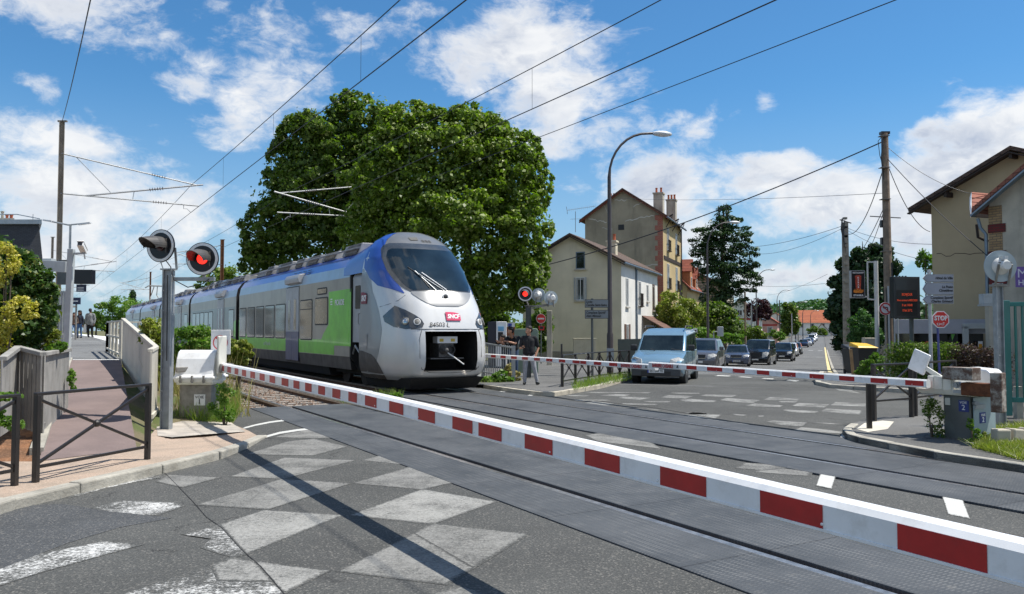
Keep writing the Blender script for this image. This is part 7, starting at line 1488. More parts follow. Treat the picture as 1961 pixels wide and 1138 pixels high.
wire('upper service wire from the wooden pole to the beige house roof', wirepts(P1(277), W(1862, 372, 26.2), .25), .009, gw); wire('straight service cable from the wooden pole to the near right house', wirepts(P1(298), W(1893, 492, 24), .12), .014, gw)
wire('drooping cable from the wooden pole to the beige house corner', wirepts(P1(300), W(1781, 444, 33.5), .55), .013, gw)
wire('upper cable from the ladder pole away down the street', wirepts(P2_(0), W(1418, 474, 72), .3), .014, gw); wire('lower cable from the ladder pole away down the street', wirepts(P2_(4), W(1440, 486, 76), .5), .012, gw)
wire('cable from the ladder pole toward the beige house', wirepts(P2_(2), W(1786, 468, 36), .25), .010, gw); wire('lower thin cable from the ladder pole toward the right', wirepts(P2_(5), W(1780, 500, 36), .25), .010, gw)
wire('thin wire low over the street by the pine', wirepts(W(1580, 543, 50), W(1430, 545, 80), .2), .010, gw); wire('fan of wire rising to the left of the ladder pole', wirepts(W(1585, 525, 52), W(1470, 565, 110), .3), .010, gw)
# television aerial
b = W(1102, 445, 54); mb = MB(); mb.tube([b, W(1102, 405, 54)], .02, 6); a0, a1 = W(1086, 403, 54), W(1140, 395, 54); mb.tube([a0, a1], .012, 5)
for i in range(15): p = a0.lerp(a1, i / 14); mb.tube([p - Vector((0, .1, .12)), p + Vector((0, .1, .12))], .006, 4)
mb.tube([a0 + Vector((-.05, 0, .25)), a0, a0 + Vector((.02, 0, -.25))], .015, 5); mb.tube([W(1092, 420, 54), W(1114, 419, 54)], .01, 5); tag(mb.build('tv_aerial', M_galvd), 'large television aerial on the cream corner house roof', 'aerial')
# road signs
def disc(mb, c, r, th, mi=0, seg=36, nrm=(0, -1, 0)): n = Vector(nrm).normalized(); rt = Vector((0, 0, 1)).cross(n); M = frame(c, rt, (0, 0, 1)); o = mb.T; mb.T = M; mb.lathe([(0, th), (r, th), (r, -th), (0, -th)], Matrix.Identity(4), seg, mi); mb.T = o
M_sred = pm('sign_red', (.62, .018, .014), .35, var=.06); M_dir = pm('direction_grey', (.22, .235, .24), .5, var=.06); M_post = pm('grey_post', (.40, .41, .42), .45, metal=.3, var=.1)
b = at(1036, 39.0, .1); o = thing('no_entry_sign', 'red no-entry disc with white bar on a thin dark post', 'road sign', b); mb = MB(); mb.tube([b, (b[0], b[1], 2.45)], .03, 8); mb.build('post', M_pdark, o)
c = W(1036, 610.5, 38.9); mb = MB(); disc(mb, c, .235, .01, 1); disc(mb, c + Vector((0, -.012, 0)), .215, .006, 0); mb.box(c.x - .15, c.x + .15, c.y - .03, c.y - .02, c.z - .035, c.z + .035, 1); mb.build('disc', [M_sred, M_whp], o)
c = W(1037, 627, 38.9); mb = MB(); mb.prism([c + Vector((-.15, 0, .06)), c + Vector((.15, 0, .06)), c + Vector((.12, 0, -.14)), c + Vector((-.12, 0, -.14))], (0, .02, 0), 0); mb.box(c.x - .08, c.x + .09, c.y - .015, c.y - .005, c.z - .08, c.z + .03, 1); mb.build('small_plate', [M_sred, M_blk], o)
b = at(1134, 28.2, .1); o = thing('direction_sign', 'two dark grey direction panels on one post beside the tall lamp post', 'direction sign', b); mb = MB(); mb.tube([b, (b[0], b[1], W(1134, 572, 28.2).z)], .045, 10); mb.build('post', M_pdark, o)
for y0, y1, t_ in ((573.5, 589.5, 'Lycée\nCamille Saint-Saëns'), (594, 610.5, 'Complexe Sportif\nAlain Mimoun')):
    a, c = W(1120, y1, 28.1), W(1165, y0, 28.1); mb = MB(); mb.box(a.x, c.x, 28.06, 28.10, a.z, c.z, 1); mb.box(a.x + .015, c.x - .015, 28.05, 28.06, a.z + .015, c.z - .015, 0); p = mb.build('panel', [M_dir, M_blk], o)
    text('lettering', t_, .115, M_blk, p, frame(((a.x + .04), 28.045, (a.z + c.z) / 2), (1, 0, 0), (0, 0, 1)), align='LEFT', sx=.80, shear=.15, bold=.003)
b = at(1695, 27.0, 0); o = thing('no_left_turn_sign', 'round no-left-turn sign in front of the wooden pole', 'road sign', b); mb = MB(); mb.tube([b, (b[0], b[1], W(1695, 590, 27).z)], .025, 8); mb.build('post', M_galvd, o)
c = W(1695.5, 591.5, 26.9); mb = MB(); disc(mb, c, .212, .01, 1); disc(mb, c + Vector((0, -.012, 0)), .205, .006, 0); disc(mb, c + Vector((0, -.02, 0)), .15, .004, 2)
mb.build('disc', [pm('dull_sign_red', (.36, .03, .03), .5, var=.1), M_whp, pm('dull_white', (.50, .50, .52), .6, var=.1)], o); mb = MB(); f = lambda x, z: c + Vector((x, -.028, z))
mb.poly([f(.05, -.10), f(.085, -.10), f(.085, .035), (f(.05, .06)), f(-.04, .06), f(-.04, .095), f(-.11, .04), f(-.04, -.01), f(-.04, .025), f(.05, .025)]); mb.build('arrow', M_blk, o); mb = MB(); f2 = lambda x, z: c + Vector((x, -.032, z)); mb.poly([f2(-.12, .09), f2(-.09, .12), f2(.12, -.09), f2(.09, -.12)]); mb.build('bar', bpy.data.materials['dull_sign_red'], o)
b = at(1797.5, 21.0, 0); o = thing('stop_sign', 'red octagonal STOP sign with scrawled graffiti on a blue post', 'road sign', b); mb = MB(); c = W(1801.5, 612, 20.9); mb.tube([(b[0], b[1], -.1), (c.x - .02, b[1] + .03, c.z + .1)], .03, 8); mb.build('post', pm('blue_post', (.07, .08, .24), .5, var=.15), o)
def octo(r): return [c + Vector((r * math.cos(R(22.5 + 45 * k)), 0, r * math.sin(R(22.5 + 45 * k)))) for k in range(8)]
mb = MB(); mb.prism(octo(.235), (0, .015, 0), 1); mb.prism([p + Vector((0, -.006, 0)) for p in octo(.208)], (0, .005, 0), 0); oc = mb.build('octagon', [M_sred, M_whp], o)
text('lettering', 'STOP', .165, M_whp, oc, frame(c + Vector((0, -.012, .03)), (1, 0, 0), (0, 0, 1)), bold=.006, sx=.85)
mb = MB(); [mb.tube([c + Vector((x, -.012, z)) for x, z in q], .008, 5) for q in ([(-.10, -.09), (-.09, -.15), (-.05, -.15), (-.05, -.09)], [(-.03, -.14), (0, -.10), (.02, -.15), (.03, -.10)], [(.04, -.15), (.08, -.13), (.05, -.11), (.09, -.09), (.05, -.08)], [(-.02, .05), (.03, .02), (.02, .08)])]; mb.build('graffiti', M_whp, oc)
b = at(1781, 20.0, 0); o = thing('direction_signpost', 'grey post with three arrow-ended direction panels pointing left', 'direction sign', b); mb = MB(); t = W(1781, 521, 20).z; mb.tube([(b[0], b[1], -.1), (b[0], b[1], t)], .042, 12); mb.lathe([(0, t + .06), (.05, t + .05), (.055, t - .02)], Matrix.Translation((b[0], b[1], 0)), 12); mb.build('post', M_post, o, smooth=True)
for y0, y1, t_ in ((525.5, 540.5, 'Hôtel de Ville'), (541.5, 565, '       La Poste\nCimetières'), (566, 582, 'Complexe Sportif\nCharles Grimaud')):
    a, q = W(1767, y1, 19.93), W(1825.5, y0, 19.93); zc = (a.z + q.z) / 2; h = (q.z - a.z) / 2; tip = .09
    out = [(a.x, zc), (a.x + tip, zc + h), (q.x, zc + h), (q.x, zc - h), (a.x + tip, zc - h)]; inn = [(a.x + .015, zc), (a.x + tip + .01, zc + h - .012), (q.x - .015, zc + h - .012), (q.x - .015, zc - h + .012), (a.x + tip + .01, zc - h + .012)]; mid_ = [(a.x + .006, zc), (a.x + tip + .004, zc + h - .005), (q.x - .007, zc + h - .005), (q.x - .007, zc - h + .005), (a.x + tip + .004, zc - h + .005)]
    mb = MB(); mb.prism([(x, 19.92, z) for x, z in out], (0, .03, 0), 2); mb.prism([(x, 19.914, z) for x, z in mid_], (0, .005, 0), 1); mb.prism([(x, 19.910, z) for x, z in inn], (0, .003, 0), 0); p = mb.build('arrow_panel', [pm('sign_lilac_grey', (.30, .31, .35), .5, var=.06), M_blk, M_whp], o)
    text('lettering', t_, .088, M_blk, p, frame((q.x - .03, 19.905, zc), (1, 0, 0), (0, 0, 1)), align='RIGHT', sx=.86, shear=.15, bold=.002)
# information screen
b = at(1745, 24.3, 0); o = thing('information_screen', 'tall black electronic town information screen with red lettering on a dark post', 'screen', b); mb = MB(); mb.tube([(b[0], b[1], -.1), (b[0], b[1], W(1745, 610, 24.3).z)], .062, 12); mb.build('post', M_pdark, o, smooth=True)
a, q = W(1711, 610, 24), W(1764, 530, 24); rt = Vector((.985, .17, 0)).normalized(); M = frame(((a.x + q.x) / 2, 24.0, (a.z + q.z) / 2), rt, (0, 0, 1)); wd_, ht = (q.x - a.x), (q.z - a.z)
mb = MB(); mb.T = M; mb.box(-wd_ / 2, wd_ / 2, -ht / 2, ht / 2, -.22, 0); mb.box(-wd_ * .46, wd_ * .40, -ht * .47, ht * .47, 0, .012); [mb.box(-wd_ * .35 + i * .1, -wd_ * .31 + i * .1, ht / 2, ht / 2 + .03, -.12, -.06) for i in range(4)]; mb.T = None; p = mb.build('case', pm('black_case', (.012, .013, .015), .35, var=.1, coat=.3), o, bevel=.015)
mb = MB(); mb.T = M; mb.box(-wd_ * .43, wd_ * .37, -ht * .44, ht * .18, .012, .018); mb.T = None; s_ = mb.build('display', pm('display_black', (.004, .004, .005), .3, var=0), o)
M_led = pm('led_red', (.8, .08, .02), .5, var=0, emit=.10, emitcol=(1, .10, .03))
for t_, z, s2 in (('BONJOUR', .085, .105), ('Nous sommes le MERCREDI', -.085, .078), ('Il est 14h40', -.23, .10), ('Il fait 26°C', -.385, .10)): text('lettering', t_, s2, M_led, s_, M @ Matrix.Translation((-.02, z, .020)), sx=.72, bold=.001)
text('lettering', 'VAL PARISIS', .045, M_whp, p, M @ Matrix.Translation((-.0, ht * .33, .014)), sx=.8) if 0 else None
# restaurant sign on its frame
b = at(1679, 33, -.4); o = thing('restaurant_sign', 'black vertical restaurant sign with a red kebab picture on a white steel frame', 'sign', b); mb = MB(); z1 = W(1679, 500, 33).z; mb.tube([(b[0], b[1], -.6), (b[0], b[1], z1)], .085, 10)
x2 = W(1661, 500, 33).x; zt_, zb_ = W(0, 502, 33).z, W(0, 573, 33).z; mb.beam((b[0], 33, zt_), (x2, 33, zt_), .06, .06); mb.beam((x2, 33, zt_), (x2, 33, zb_), .05, .05); mb.beam((x2, 33, zb_), (b[0], 33, zb_ - .03), .06, .06); mb.beam((x2, 33, zb_ + .1), (x2 - .25, 33, zb_ + .1), .05, .05); mb.build('frame', pm('off_white_steel', (.60, .60, .57), .5, var=.06, dirt=.3, dirtcol=(.35, .25, .18)), o, smooth=True)
a, q = W(1628.5, 571, 32.9), W(1654, 518.5, 32.9); mb = MB(); mb.box(a.x, q.x, 32.8, 32.98, a.z, q.z, 1); mb.box(a.x + .025, q.x - .025, 32.79, 32.8, a.z + .025, q.z - .025, 0); p = mb.build('panel', [M_blackp, M_post], o)
cx = (a.x + q.x) / 2; zc = (a.z + q.z) / 2; hh = q.z - a.z
mb = MB(); mb.prism([(cx - .13, 32.785, zc + hh * .30), (cx - .05, 32.785, zc + hh * .33), (cx + .05, 32.785, zc + hh * .33), (cx + .13, 32.785, zc + hh * .30), (cx + .095, 32.785, zc - hh * .20), (cx - .095, 32.785, zc - hh * .20)], (0, .004, 0)); mb.build('meat_picture', pm('kebab_red', (.45, .06, .03), .6, var=.5, scale=25), p)
mb = MB(); mb.prism([(cx + dx, 32.78, zc + hh * dz) for dx, dz in ((-.19, -.30), (-.20, -.24), (-.14, -.17), (-.08, -.22), (-.03, -.15), (.03, -.22), (.08, -.16), (.14, -.22), (.20, -.18), (.20, -.28), (.12, -.32), (-.1, -.32))], (0, .004, 0)); mb.build('flame_picture', pm('flame_orange', (.65, .20, .02), .6, var=.5, scale=25), p)
text('lettering', 'RESTAURANT', .085, M_whp, p, frame((cx, 32.775, zc + hh * .41), (1, 0, 0), (0, 0, 1)), sx=.86, bold=.002); text('lettering', 'ISTANBUL', .10, M_whp, p, frame((cx, 32.775, zc - hh * .41), (1, 0, 0), (0, 0, 1)), sx=.92, bold=.003)
text('lettering', 'K\nE\nB\nA\nB', .095, M_whp, p, frame((cx, 32.772, zc + hh * .06), (1, 0, 0), (0, 0, 1)), bold=.003)
b = at(1613, 58); o = thing('no_parking_sign', 'small round blue and red no-parking sign on the right pavement up the street', 'road sign', b); mb = MB(); z1 = W(1613, 645, 58).z; mb.tube([b, (b[0], b[1], z1)], .035, 8); mb.build('post', M_post, o); c = W(1613, 644.5, 57.9); mb = MB(); disc(mb, c, .17, .01, 0); disc(mb, c + Vector((0, -.012, 0)), .12, .006, 1); mb.build('disc', [M_sred, M_platb], o)
b = at(1330, 55); o = thing('notice_board', 'small white notice with black writing on a thin post behind the blue van', 'sign', b); c = W(1330, 633, 55); mb = MB(); mb.tube([b, (b[0], b[1], c.z)], .03, 6); mb.build('post', M_pdark, o); mb = MB(); mb.box(c.x - .16, c.x + .17, 54.9, 54.94, c.z - .13, c.z + .14, 0); mb.box(c.x - .11, c.x + .12, 54.89, 54.9, c.z - .06, c.z + .02, 1); mb.build('panel', [M_whp, M_blk], o)
b = at(1378, 55); o = thing('traffic_cabinet', 'grey roadside box on an arm above the grey people carrier', 'cabinet', b); c = W(1378, 635, 55); mb = MB(); mb.box(c.x - .19, c.x + .19, 54.7, 54.95, c.z - .33, c.z + .33); mb.build('box', M_gry, o, bevel=.03); mb = MB(); mb.tube([(c.x - .4, 55, b[2]), (c.x - .4, 55, c.z), (c.x - .15, 55, c.z)], .04, 6); mb.build('post', M_gry, o)
# cabinets and machines on the pavement
M_bcab = pm('beige_cabinet', (.48, .44, .31), .6, var=.06, dirt=.3, dirtcol=(.3, .27, .2)); M_gcab = pm('green_cabinet', (.22, .29, .22), .5, var=.08, dirt=.2, dirtcol=(.3, .33, .28))
a = at(1099, 41, .1); q = at(1141, 41, .1); zt = W(0, 648, 41).z; mb = MB(); mb.box(a[0], q[0], 41, 41.5, .0, zt - .05); mb.box(a[0] - .03, q[0] + .03, 40.97, 41.55, zt - .05, zt); mb.box((a[0] + q[0]) / 2 - .01, (a[0] + q[0]) / 2 + .01, 40.985, 41, .1, zt - .1); o = mb.build('electric_cabinet', M_bcab, bevel=.01); tag(o, 'beige utility cabinet against the cream corner house', 'cabinet')
a = at(985, 28.6, .1); q = at(1031, 28.6, .1); zt = W(0, 629, 28.6).z; o = thing('relay_cabinet', 'pale green trackside cabinet behind the waiting man', 'cabinet', ((a[0] + q[0]) / 2, 28.9, .1)); mb = MB(); mb.prism([(a[0], 28.6, .2), (q[0], 28.6, .2), (q[0], 28.6, zt - .08), (q[0] - .07, 28.6, zt), (a[0] + .03, 28.6, zt - .02), (a[0], 28.6, zt - .1)], (0, .4, 0)); mb.build('body', M_gcab, o, bevel=.015); mb = MB(); mb.box(a[0] + .14, a[0] + .30, 28.58, 28.6, zt - .55, zt - .38); mb.build('notice', M_cream, o)
a, q = at(934, 36, .1), at(970, 36, .1); zt = W(0, 616, 36).z; o = thing('ticket_machine', 'white and blue ticket machine behind the train nose', 'ticket machine', ((a[0] + q[0]) / 2, 36.4, .1)); mb = MB(); mb.box(a[0], a[0] + .38, 36, 36.7, .1, zt, 1); mb.box(a[0] + .38, q[0], 35.9, 36.7, .1, zt, 0); b = mb.build('case', [M_whp, pm('dark_navy', (.02, .022, .035), .4)], o, bevel=.02)
mb = MB(); mb.box(a[0] + .46, a[0] + .72, 35.88, 35.9, zt - .42, zt - .22); mb.build('blue_panel', pm('cyan_panel', (.18, .45, .68), .4), o); mb = MB(); mb.box(a[0] + .46, a[0] + .68, 35.88, 35.9, zt - .85, zt - .47); mb.build('display', M_blackp, o)
b = at(978, 37.5, .1); o = thing('orange_board', 'orange-brown board with a small blue and white poster by the ticket machine', 'board', b); c = W(978, 625, 37.5); mb = MB(); mb.box(c.x - .2, c.x + .2, 37.5, 37.56, .1, c.z); mb.build('board', pm('orange_brown', (.36, .11, .04), .7, var=.15), o); mb = MB(); mb.box(c.x - .2, c.x + .19, 37.46, 37.5, c.z - .03, c.z + .17, 0); mb.box(c.x - .12, c.x + .05, 37.45, 37.46, c.z + .0, c.z + .13, 1); mb.build('poster', [M_whp, M_platb], o)
mb = MB(); mb.beam(at(1052, 40, -.3), (at(1052, 40)[0], 40, W(0, 595, 40).z), .26, .26); tag(mb.build('concrete_pillar', M_grr, bevel=.02), 'pale concrete pillar beside the no-entry sign', 'pillar')
# metal handrails on the town side
o = thing('steel_railing', 'galvanised steel railing with upright bars where two people lean', 'railing', at(960, 25.8, .1)); pa, pb, pcn = W(936, 643, 26.8), W(987, 662, 25.6), W(987, 735, 25.6)
zt = 1.25; A0 = Vector((W(925, 650, 29).x, 29.0, .1)); A1 = Vector((W(984, 650, 25.6).x, 25.6, .1)); A2 = A1 + Vector((.32, -.05, 0)); mb = MB(); z = Vector((0, 0, 1)); mb.beam(A0 + z * 1.15, A1 + z * 1.05, .06, .05); mb.beam(A0 + z * .12, A1 + z * .12, .05, .04); mb.build('rail', M_galv, o)
for i in range(16): p = A0.lerp(A1, i / 16); mb = MB(); mb.beam(p, p + z * 1.12, .03, .03); mb.build('bar', M_galv, o)
for p in (A1, A0): mb = MB(); mb.beam(p - z * .1, p + z * 1.12, .10, .08); mb.build('post', M_galv, o)
# wheelie bins
def bin_(lab, b, lidc, sc=1.0): 
    o = thing('wheelie_bin', lab, 'bin', b, group='wheelie bins by the right pavement'); x, y, z = b; mb = MB(); s = sc
    mb.add([(x - .25 * s, y - .3 * s, z + .05), (x + .25 * s, y - .3 * s, z + .05), (x + .25 * s, y + .3 * s, z + .05), (x - .25 * s, y + .3 * s, z + .05), (x - .36 * s, y - .4 * s, z + 1.0), (x + .36 * s, y - .4 * s, z + 1.0), (x + .36 * s, y + .4 * s, z + 1.0), (x - .36 * s, y + .4 * s, z + 1.0)], [(0, 3, 2, 1), (4, 5, 6, 7), (0, 1, 5, 4), (1, 2, 6, 5), (2, 3, 7, 6), (3, 0, 4, 7)]); mb.build('bin_body', M_plast, o, bevel=.02)
    mb = MB(); mb.add([(x - .40 * s, y - .45 * s, z + 1.0), (x + .40 * s, y - .45 * s, z + 1.0), (x + .38 * s, y + .42 * s, z + 1.05), (x - .38 * s, y + .42 * s, z + 1.05), (x - .36 * s, y - .38 * s, z + 1.08), (x + .30 * s, y - .38 * s, z + 1.05), (x + .3 * s, y + .36 * s, z + 1.16), (x - .36 * s, y + .36 * s, z + 1.20)], [(0, 3, 2, 1), (4, 5, 6, 7), (0, 1, 5, 4), (1, 2, 6, 5), (2, 3, 7, 6), (3, 0, 4, 7)]); mb.build('lid', lidc, o, bevel=.02)
    for sg in (-1, 1): mb = MB(); mb.cyl((x + sg * .26 * s - .02, y + .3 * s, z + .1), (x + sg * .26 * s + .02, y + .3 * s, z + .1), .1, seg=14); mb.build('wheel', M_tyre, o)
M_ylid = pm('yellow_lid', (.72, .42, .02), .45, var=.08); bin_('wide black bin with a bright yellow lid beside the street mouth', (at(1652, 30.5, .0)[0], 30.5, .05), M_ylid, 1.0); bin_('dark bin standing behind the yellow-lidded one', (at(1634, 32.5, .0)[0], 32.5, -.05), M_plast)
mb = MB(); b = at(1632, 30.2, 0); mb.beam(Vector(b), Vector((b[0] - .08, b[1], 1.0)), .10, .06); tag(mb.build('wooden_plank', pm('raw_timber', (.38, .24, .12), .8, var=.2)), 'pale wooden plank leaning beside the bins', 'plank')
# low wall behind the bins
a, q = at(1642, 38, -.5), at(1668, 38, -.5); mb = MB(); mb.box(a[0], q[0], 38, 38.25, -.8, 1.05); mb.box(q[0] - .35, q[0] + .15, 37.9, 38.3, -.8, 1.35); tag(mb.build('garden_wall', M_grr, bevel=.03), 'short grey garden wall with a mossy pier behind the bins', 'wall')
mb = MB(); p0, p1 = ST(6, 10.4, 0), ST(70, 10.4, 0); mb.prism([p0, ST(30, 10.4, 0), p1, p1 + z * 2.0, ST(30, 10.4, 2.0), p0 + z * 1.9], (.25, -.1, 0)); tag(mb.build('garden_wall', M_grr), 'long shaded garden wall along the right side of the street', 'wall')
mb = MB(); pp = [ST(a, -3.3, 0) for a in (18, 40, 70, 110, 160)]; mb.prism(pp + [p + z * 1.1 for p in pp[::-1]], (-.2, .1, 0)); tag(mb.build('garden_wall', pm('dark_garden_fence', (.10, .08, .07), .9, var=.3)), 'low dark garden fence line along the left side of the street', 'fence')
b_ = [(ST(a, 11.6, 0)) for a in range(26, 110, 7)]; o = thing('street_hedge', 'tall dark hedge shading the right pavement up the street', 'hedge', b_[0]); leaves('foliage', [(p.x, p.y, p.z + zz2, 1.6, 3.6, 1.7) for p in b_ for zz2 in (1.2, 3.2)], 14000, .32, L_conf, o, 90, shell=.8); mb = MB(); [mb.tube([p, p + z * 3.5], .12, 6) for p in b_]; mb.build('trunks', M_bark, o)
b_ = [(ST(a, -6.0, 0)) for a in range(62, 230, 12)]; o = thing('street_hedge', 'uneven line of garden greenery along the left side of the street', 'hedge', b_[0]); rg = random.Random(4); leaves('foliage', [(p.x, p.y, p.z + rg.uniform(1, 2.4), 2.2, 5.0, rg.uniform(1.4, 2.8)) for p in b_], 12000, .42, L_dark, o, 91, shell=.8); mb = MB(); [mb.tube([p, p + z * 2.5], .12, 6) for p in b_]; mb.build('trunks', M_bark, o)
# green gate at the right edge
M_teal = pm('teal_paint', (.008, .14, .12), .35, var=.10, coat=.3, dirt=.2, dirtcol=(.03, .22, .20)); a = Vector((W(1927, 700, 15.4).x, 15.4, .1)); gx_ = Vector((.93, -.36, 0)); o = thing('metal_gate', 'tall teal green metal gate cut by the right edge', 'gate', a); zt = W(0, 588, 15.4).z
mb = MB(); mb.beam(a, a + z * (zt + .02), .13, .13); mb.build('gate_post', M_teal, o, bevel=.01); mb = MB(); mb.beam(a + gx_ * .07 + z * zt - z * .05, a + gx_ * 2.4 + z * zt - z * .05, .07, .08); mb.build('top_rail', M_teal, o, bevel=.006); mb = MB(); mb.beam(a + gx_ * .08 + z * .30, a + gx_ * 2.4 + z * .30, .05, .09); mb.build('bottom_rail', M_teal, o, bevel=.006)
for i in range(20): p = a + gx_ * (.17 + i * .115); mb = MB(); mb.beam(p + z * .3, p + z * (zt - .06), .035, .035); mb.build('gate_bar', M_teal, o)
mb = MB(); p = a + Vector((.4, .35, 0)); [mb.box(p.x + i * .5, p.x + i * .5 + .12, p.y, p.y + .12, 0, .62) for i in range(3)]; mb.box(p.x, p.x + 1.2, p.y + .13, p.y + .18, .42, .52); mb.box(p.x, p.x + 1.2, p.y + .13, p.y + .18, .12, .22); tag(mb.build('low_fence', pm('pale_stone_fence', (.42, .40, .33), .9, var=.2)), 'low pale fence seen through the green gate bars', 'fence')
mb = MB(); p = G(1938, 855, .1); [mb.obox(Matrix.Translation(p + Vector((i * .22, .25 + .05 * i, .10))) @ Euler((0, .1 * i, .3 * i)).to_matrix().to_4x4(), .10, .09, .11) for i in range(3)]; tag(mb.build('stone_blocks', M_grr, bevel=.02), 'few broken stone blocks in the grass below the gate', 'stones')
# ---- platform side
M_slat = pm('weathered_slats', (.29, .28, .26), .85, var=.18, scale=3, dirt=.5, dirtcol=(.16, .15, .13), streak=True, bump=.2); M_cslat = pm('cream_slats', (.52, .49, .42), .7, var=.08, scale=2, dirt=.4, dirtcol=(.33, .30, .25), streak=True)
def picket(name, lab, pts, tops, bots, pitch, w_, mat, cat='fence', rail=.06, th=.02, capmat=None, sides=1):
    """solid picket fence through ground points with heights"""
    o = thing(name, lab, cat, Vector((*pts[0][:2], bots[0]))); k = 0
    for (p, q, t0, t1, b0, b1) in zip(pts, pts[1:], tops, tops[1:], bots, bots[1:]):
        p, q = Vector((*p[:2], 0)), Vector((*q[:2], 0)); L = (q - p).length; d_ = (q - p).normalized(); n = max(1, int(L / pitch)); nn = Vector((-d_.y, d_.x, 0))
        for i in range(n + 1):
            f = i / n; c = p.lerp(q, f); mb = MB(); tt = t0 + (t1 - t0) * f; bb = b0 + (b1 - b0) * f
            mb.prism([c - d_ * w_ / 2 + z * bb, c + d_ * w_ / 2 + z * bb, c + d_ * w_ / 2 + z * tt, c - d_ * w_ / 2 + z * tt], nn * th); mb.build('slat', mat, o); k += 1
        mb = MB(); mb.beam(p + z * (t0 + .02), q + z * (t1 + .02), rail * 1.6, rail); mb.build('top_rail', capmat or mat, o, bevel=.008)
        mb = MB(); mb.beam(p + nn * .04 + z * (b0 + .12), q + nn * .04 + z * (b1 + .12), .05, .07); mb.build('bottom_rail', mat, o)
    return o
P_ = lambda px, D: (( px - CX) / F * D, D)
picket('picket_fence', 'weathered grey slat fence bending round the flower bed left of the ramp', [P_(8, 10.5), P_(36, 11.7), P_(84, 11.45), P_(134, 13.8)], [W(0, 690, 10.5).z, W(0, 671, 11).z, W(0, 681, 11.45).z, W(0, 672, 13.8).z], [.35, W(0, 828, 11).z, W(0, 832, 11.45).z, W(0, 796, 13.8).z], .085, .072, M_slat)
picket('ramp_handrail_fence', 'cream metal panel fence along the right side of the ramp', [P_(236, 20.6), P_(300, 15.2), P_(289, 13.85)], [W(0, 613, 20.6).z, W(0, 668, 15.2).z, W(0, 674, 13.85).z], [W(0, 688, 20.6).z - .12, W(0, 798, 15.2).z, W(0, 812, 13.85).z], .13, .115, M_cslat, th=.03)
o = thing('platform_railing', 'cream railing at the platform end beyond the panel fence', 'railing', Vector((*P_(232, 21), .95))); a, b, c = Vector((*P_(232, 21), .97)), T(29.8, 1.95, 1.0), T(29.9, 3.85, 1.0)
for p, q in ((a, b), (b, c)):
    for h in (.98, .55, .12): mb = MB(); mb.beam(p + z * h, q + z * h, .06, .05); mb.build('rail', M_cslat, o)
    for i in range(5): e = p.lerp(q, i / 4); mb = MB(); mb.beam(e, e + z * 1.0, .06, .06); mb.build('post', M_cslat, o)
a = Vector((*P_(128, 20.5), .8)); o = thing('camera_post', 'tall pale grey square post carrying a security camera beside the ramp', 'post', a); mb = MB(); zt = W(0, 477, 20.5).z; mb.beam(a - z * .6, Vector((a.x + .08, a.y, zt)), .15, .12); mb.build('post', M_gry, o, bevel=.01)
c = W(158, 476, 20.3); mb = MB(); M = Matrix.Translation(c) @ Euler((R(-28), R(0), R(12))).to_matrix().to_4x4(); mb.T = M; mb.box(-.07, .07, -.22, .16, -.06, .05, 0); mb.box(-.08, .08, -.25, .18, .05, .075, 0); mb.box(-.055, .055, -.23, -.22, -.05, .04, 1); mb.T = None; mb.build('camera_housing', [M_whp, M_blackp], o, bevel=.006)
mb = MB(); e = Vector((a.x + .08, a.y, zt - .12)); mb.beam(e, c + Vector((.02, .05, -.12)), .04, .05); mb.tube([c + Vector((.02, .05, -.12)), c + Vector((.03, .08, -.26))], .02, 6); mb.build('camera_arm', M_gry, o)
# grey beam and cabinet left of the post
pb_, pc2 = W(75, 508, 21.5), W(131, 512, 20.7); mb = MB(); mb.beam(pb_, pc2, .18, .28); mb.box(pb_.x + .15, pb_.x + .40, pb_.y - .14, pb_.y + .1, pb_.z - .15, pb_.z + .17); tag(mb.build('grey_beam', M_gry, bevel=.01), 'horizontal pale grey beam joining the camera post', 'beam')
# screen and signs on the platform
c = W(160, 530, 26); o = thing('platform_screen', 'black departure screen hanging over the platform', 'screen', c); mb = MB(); a, q = W(142, 544, 26), W(179, 517, 26); mb.box(a.x, q.x, 25.9, 26.15, a.z, q.z); mb.build('case', M_blackp, o, bevel=.015); mb = MB(); mb.box(W(123, 0, 26).x, W(141, 0, 26).x, 25.95, 26.2, W(0, 545, 26).z, W(0, 498, 26).z, 0); mb.build('side_case', M_pdark, o, bevel=.01)
a, q = W(146, 559, 26), W(164, 545, 26); mb = MB(); mb.box(a.x, q.x, 26, 26.05, a.z, q.z, 0); sx_ = mb.build('blue_plate', pm('navy_sign', (.015, .02, .055), .4), o); mb = MB(); [mb.box(a.x + .04, q.x - .05, 25.99, 26, a.z + .04 + i * .045, a.z + .055 + i * .045) for i in range(3)]; mb.build('lettering', M_whp, sx_)
mb = MB(); b0 = P_(132, 26.3); mb.beam((b0[0], b0[1], .9), (b0[0], b0[1], W(0, 500, 26).z), .12, .12); mb.build('post', M_gry, o)
c = W(148, 575, 44); o = thing('platform_sign', 'small dark station sign further along the platform', 'sign', c); mb = MB(); a, q = W(139, 583, 44), W(153, 570, 44); mb.box(a.x, q.x, 44, 44.1, a.z, q.z, 0); mb.box(a.x + .05, q.x - .1, 43.98, 44, a.z + .15, a.z + .2, 1); mb.build('panel', [bpy.data.materials['navy_sign'], M_whp], o); mb = MB(); mb.tube([(c.x - .1, 44.1, 1.1), (c.x - .1, 44.1, q.z)], .05, 8); mb.build('post', M_galvd, o)
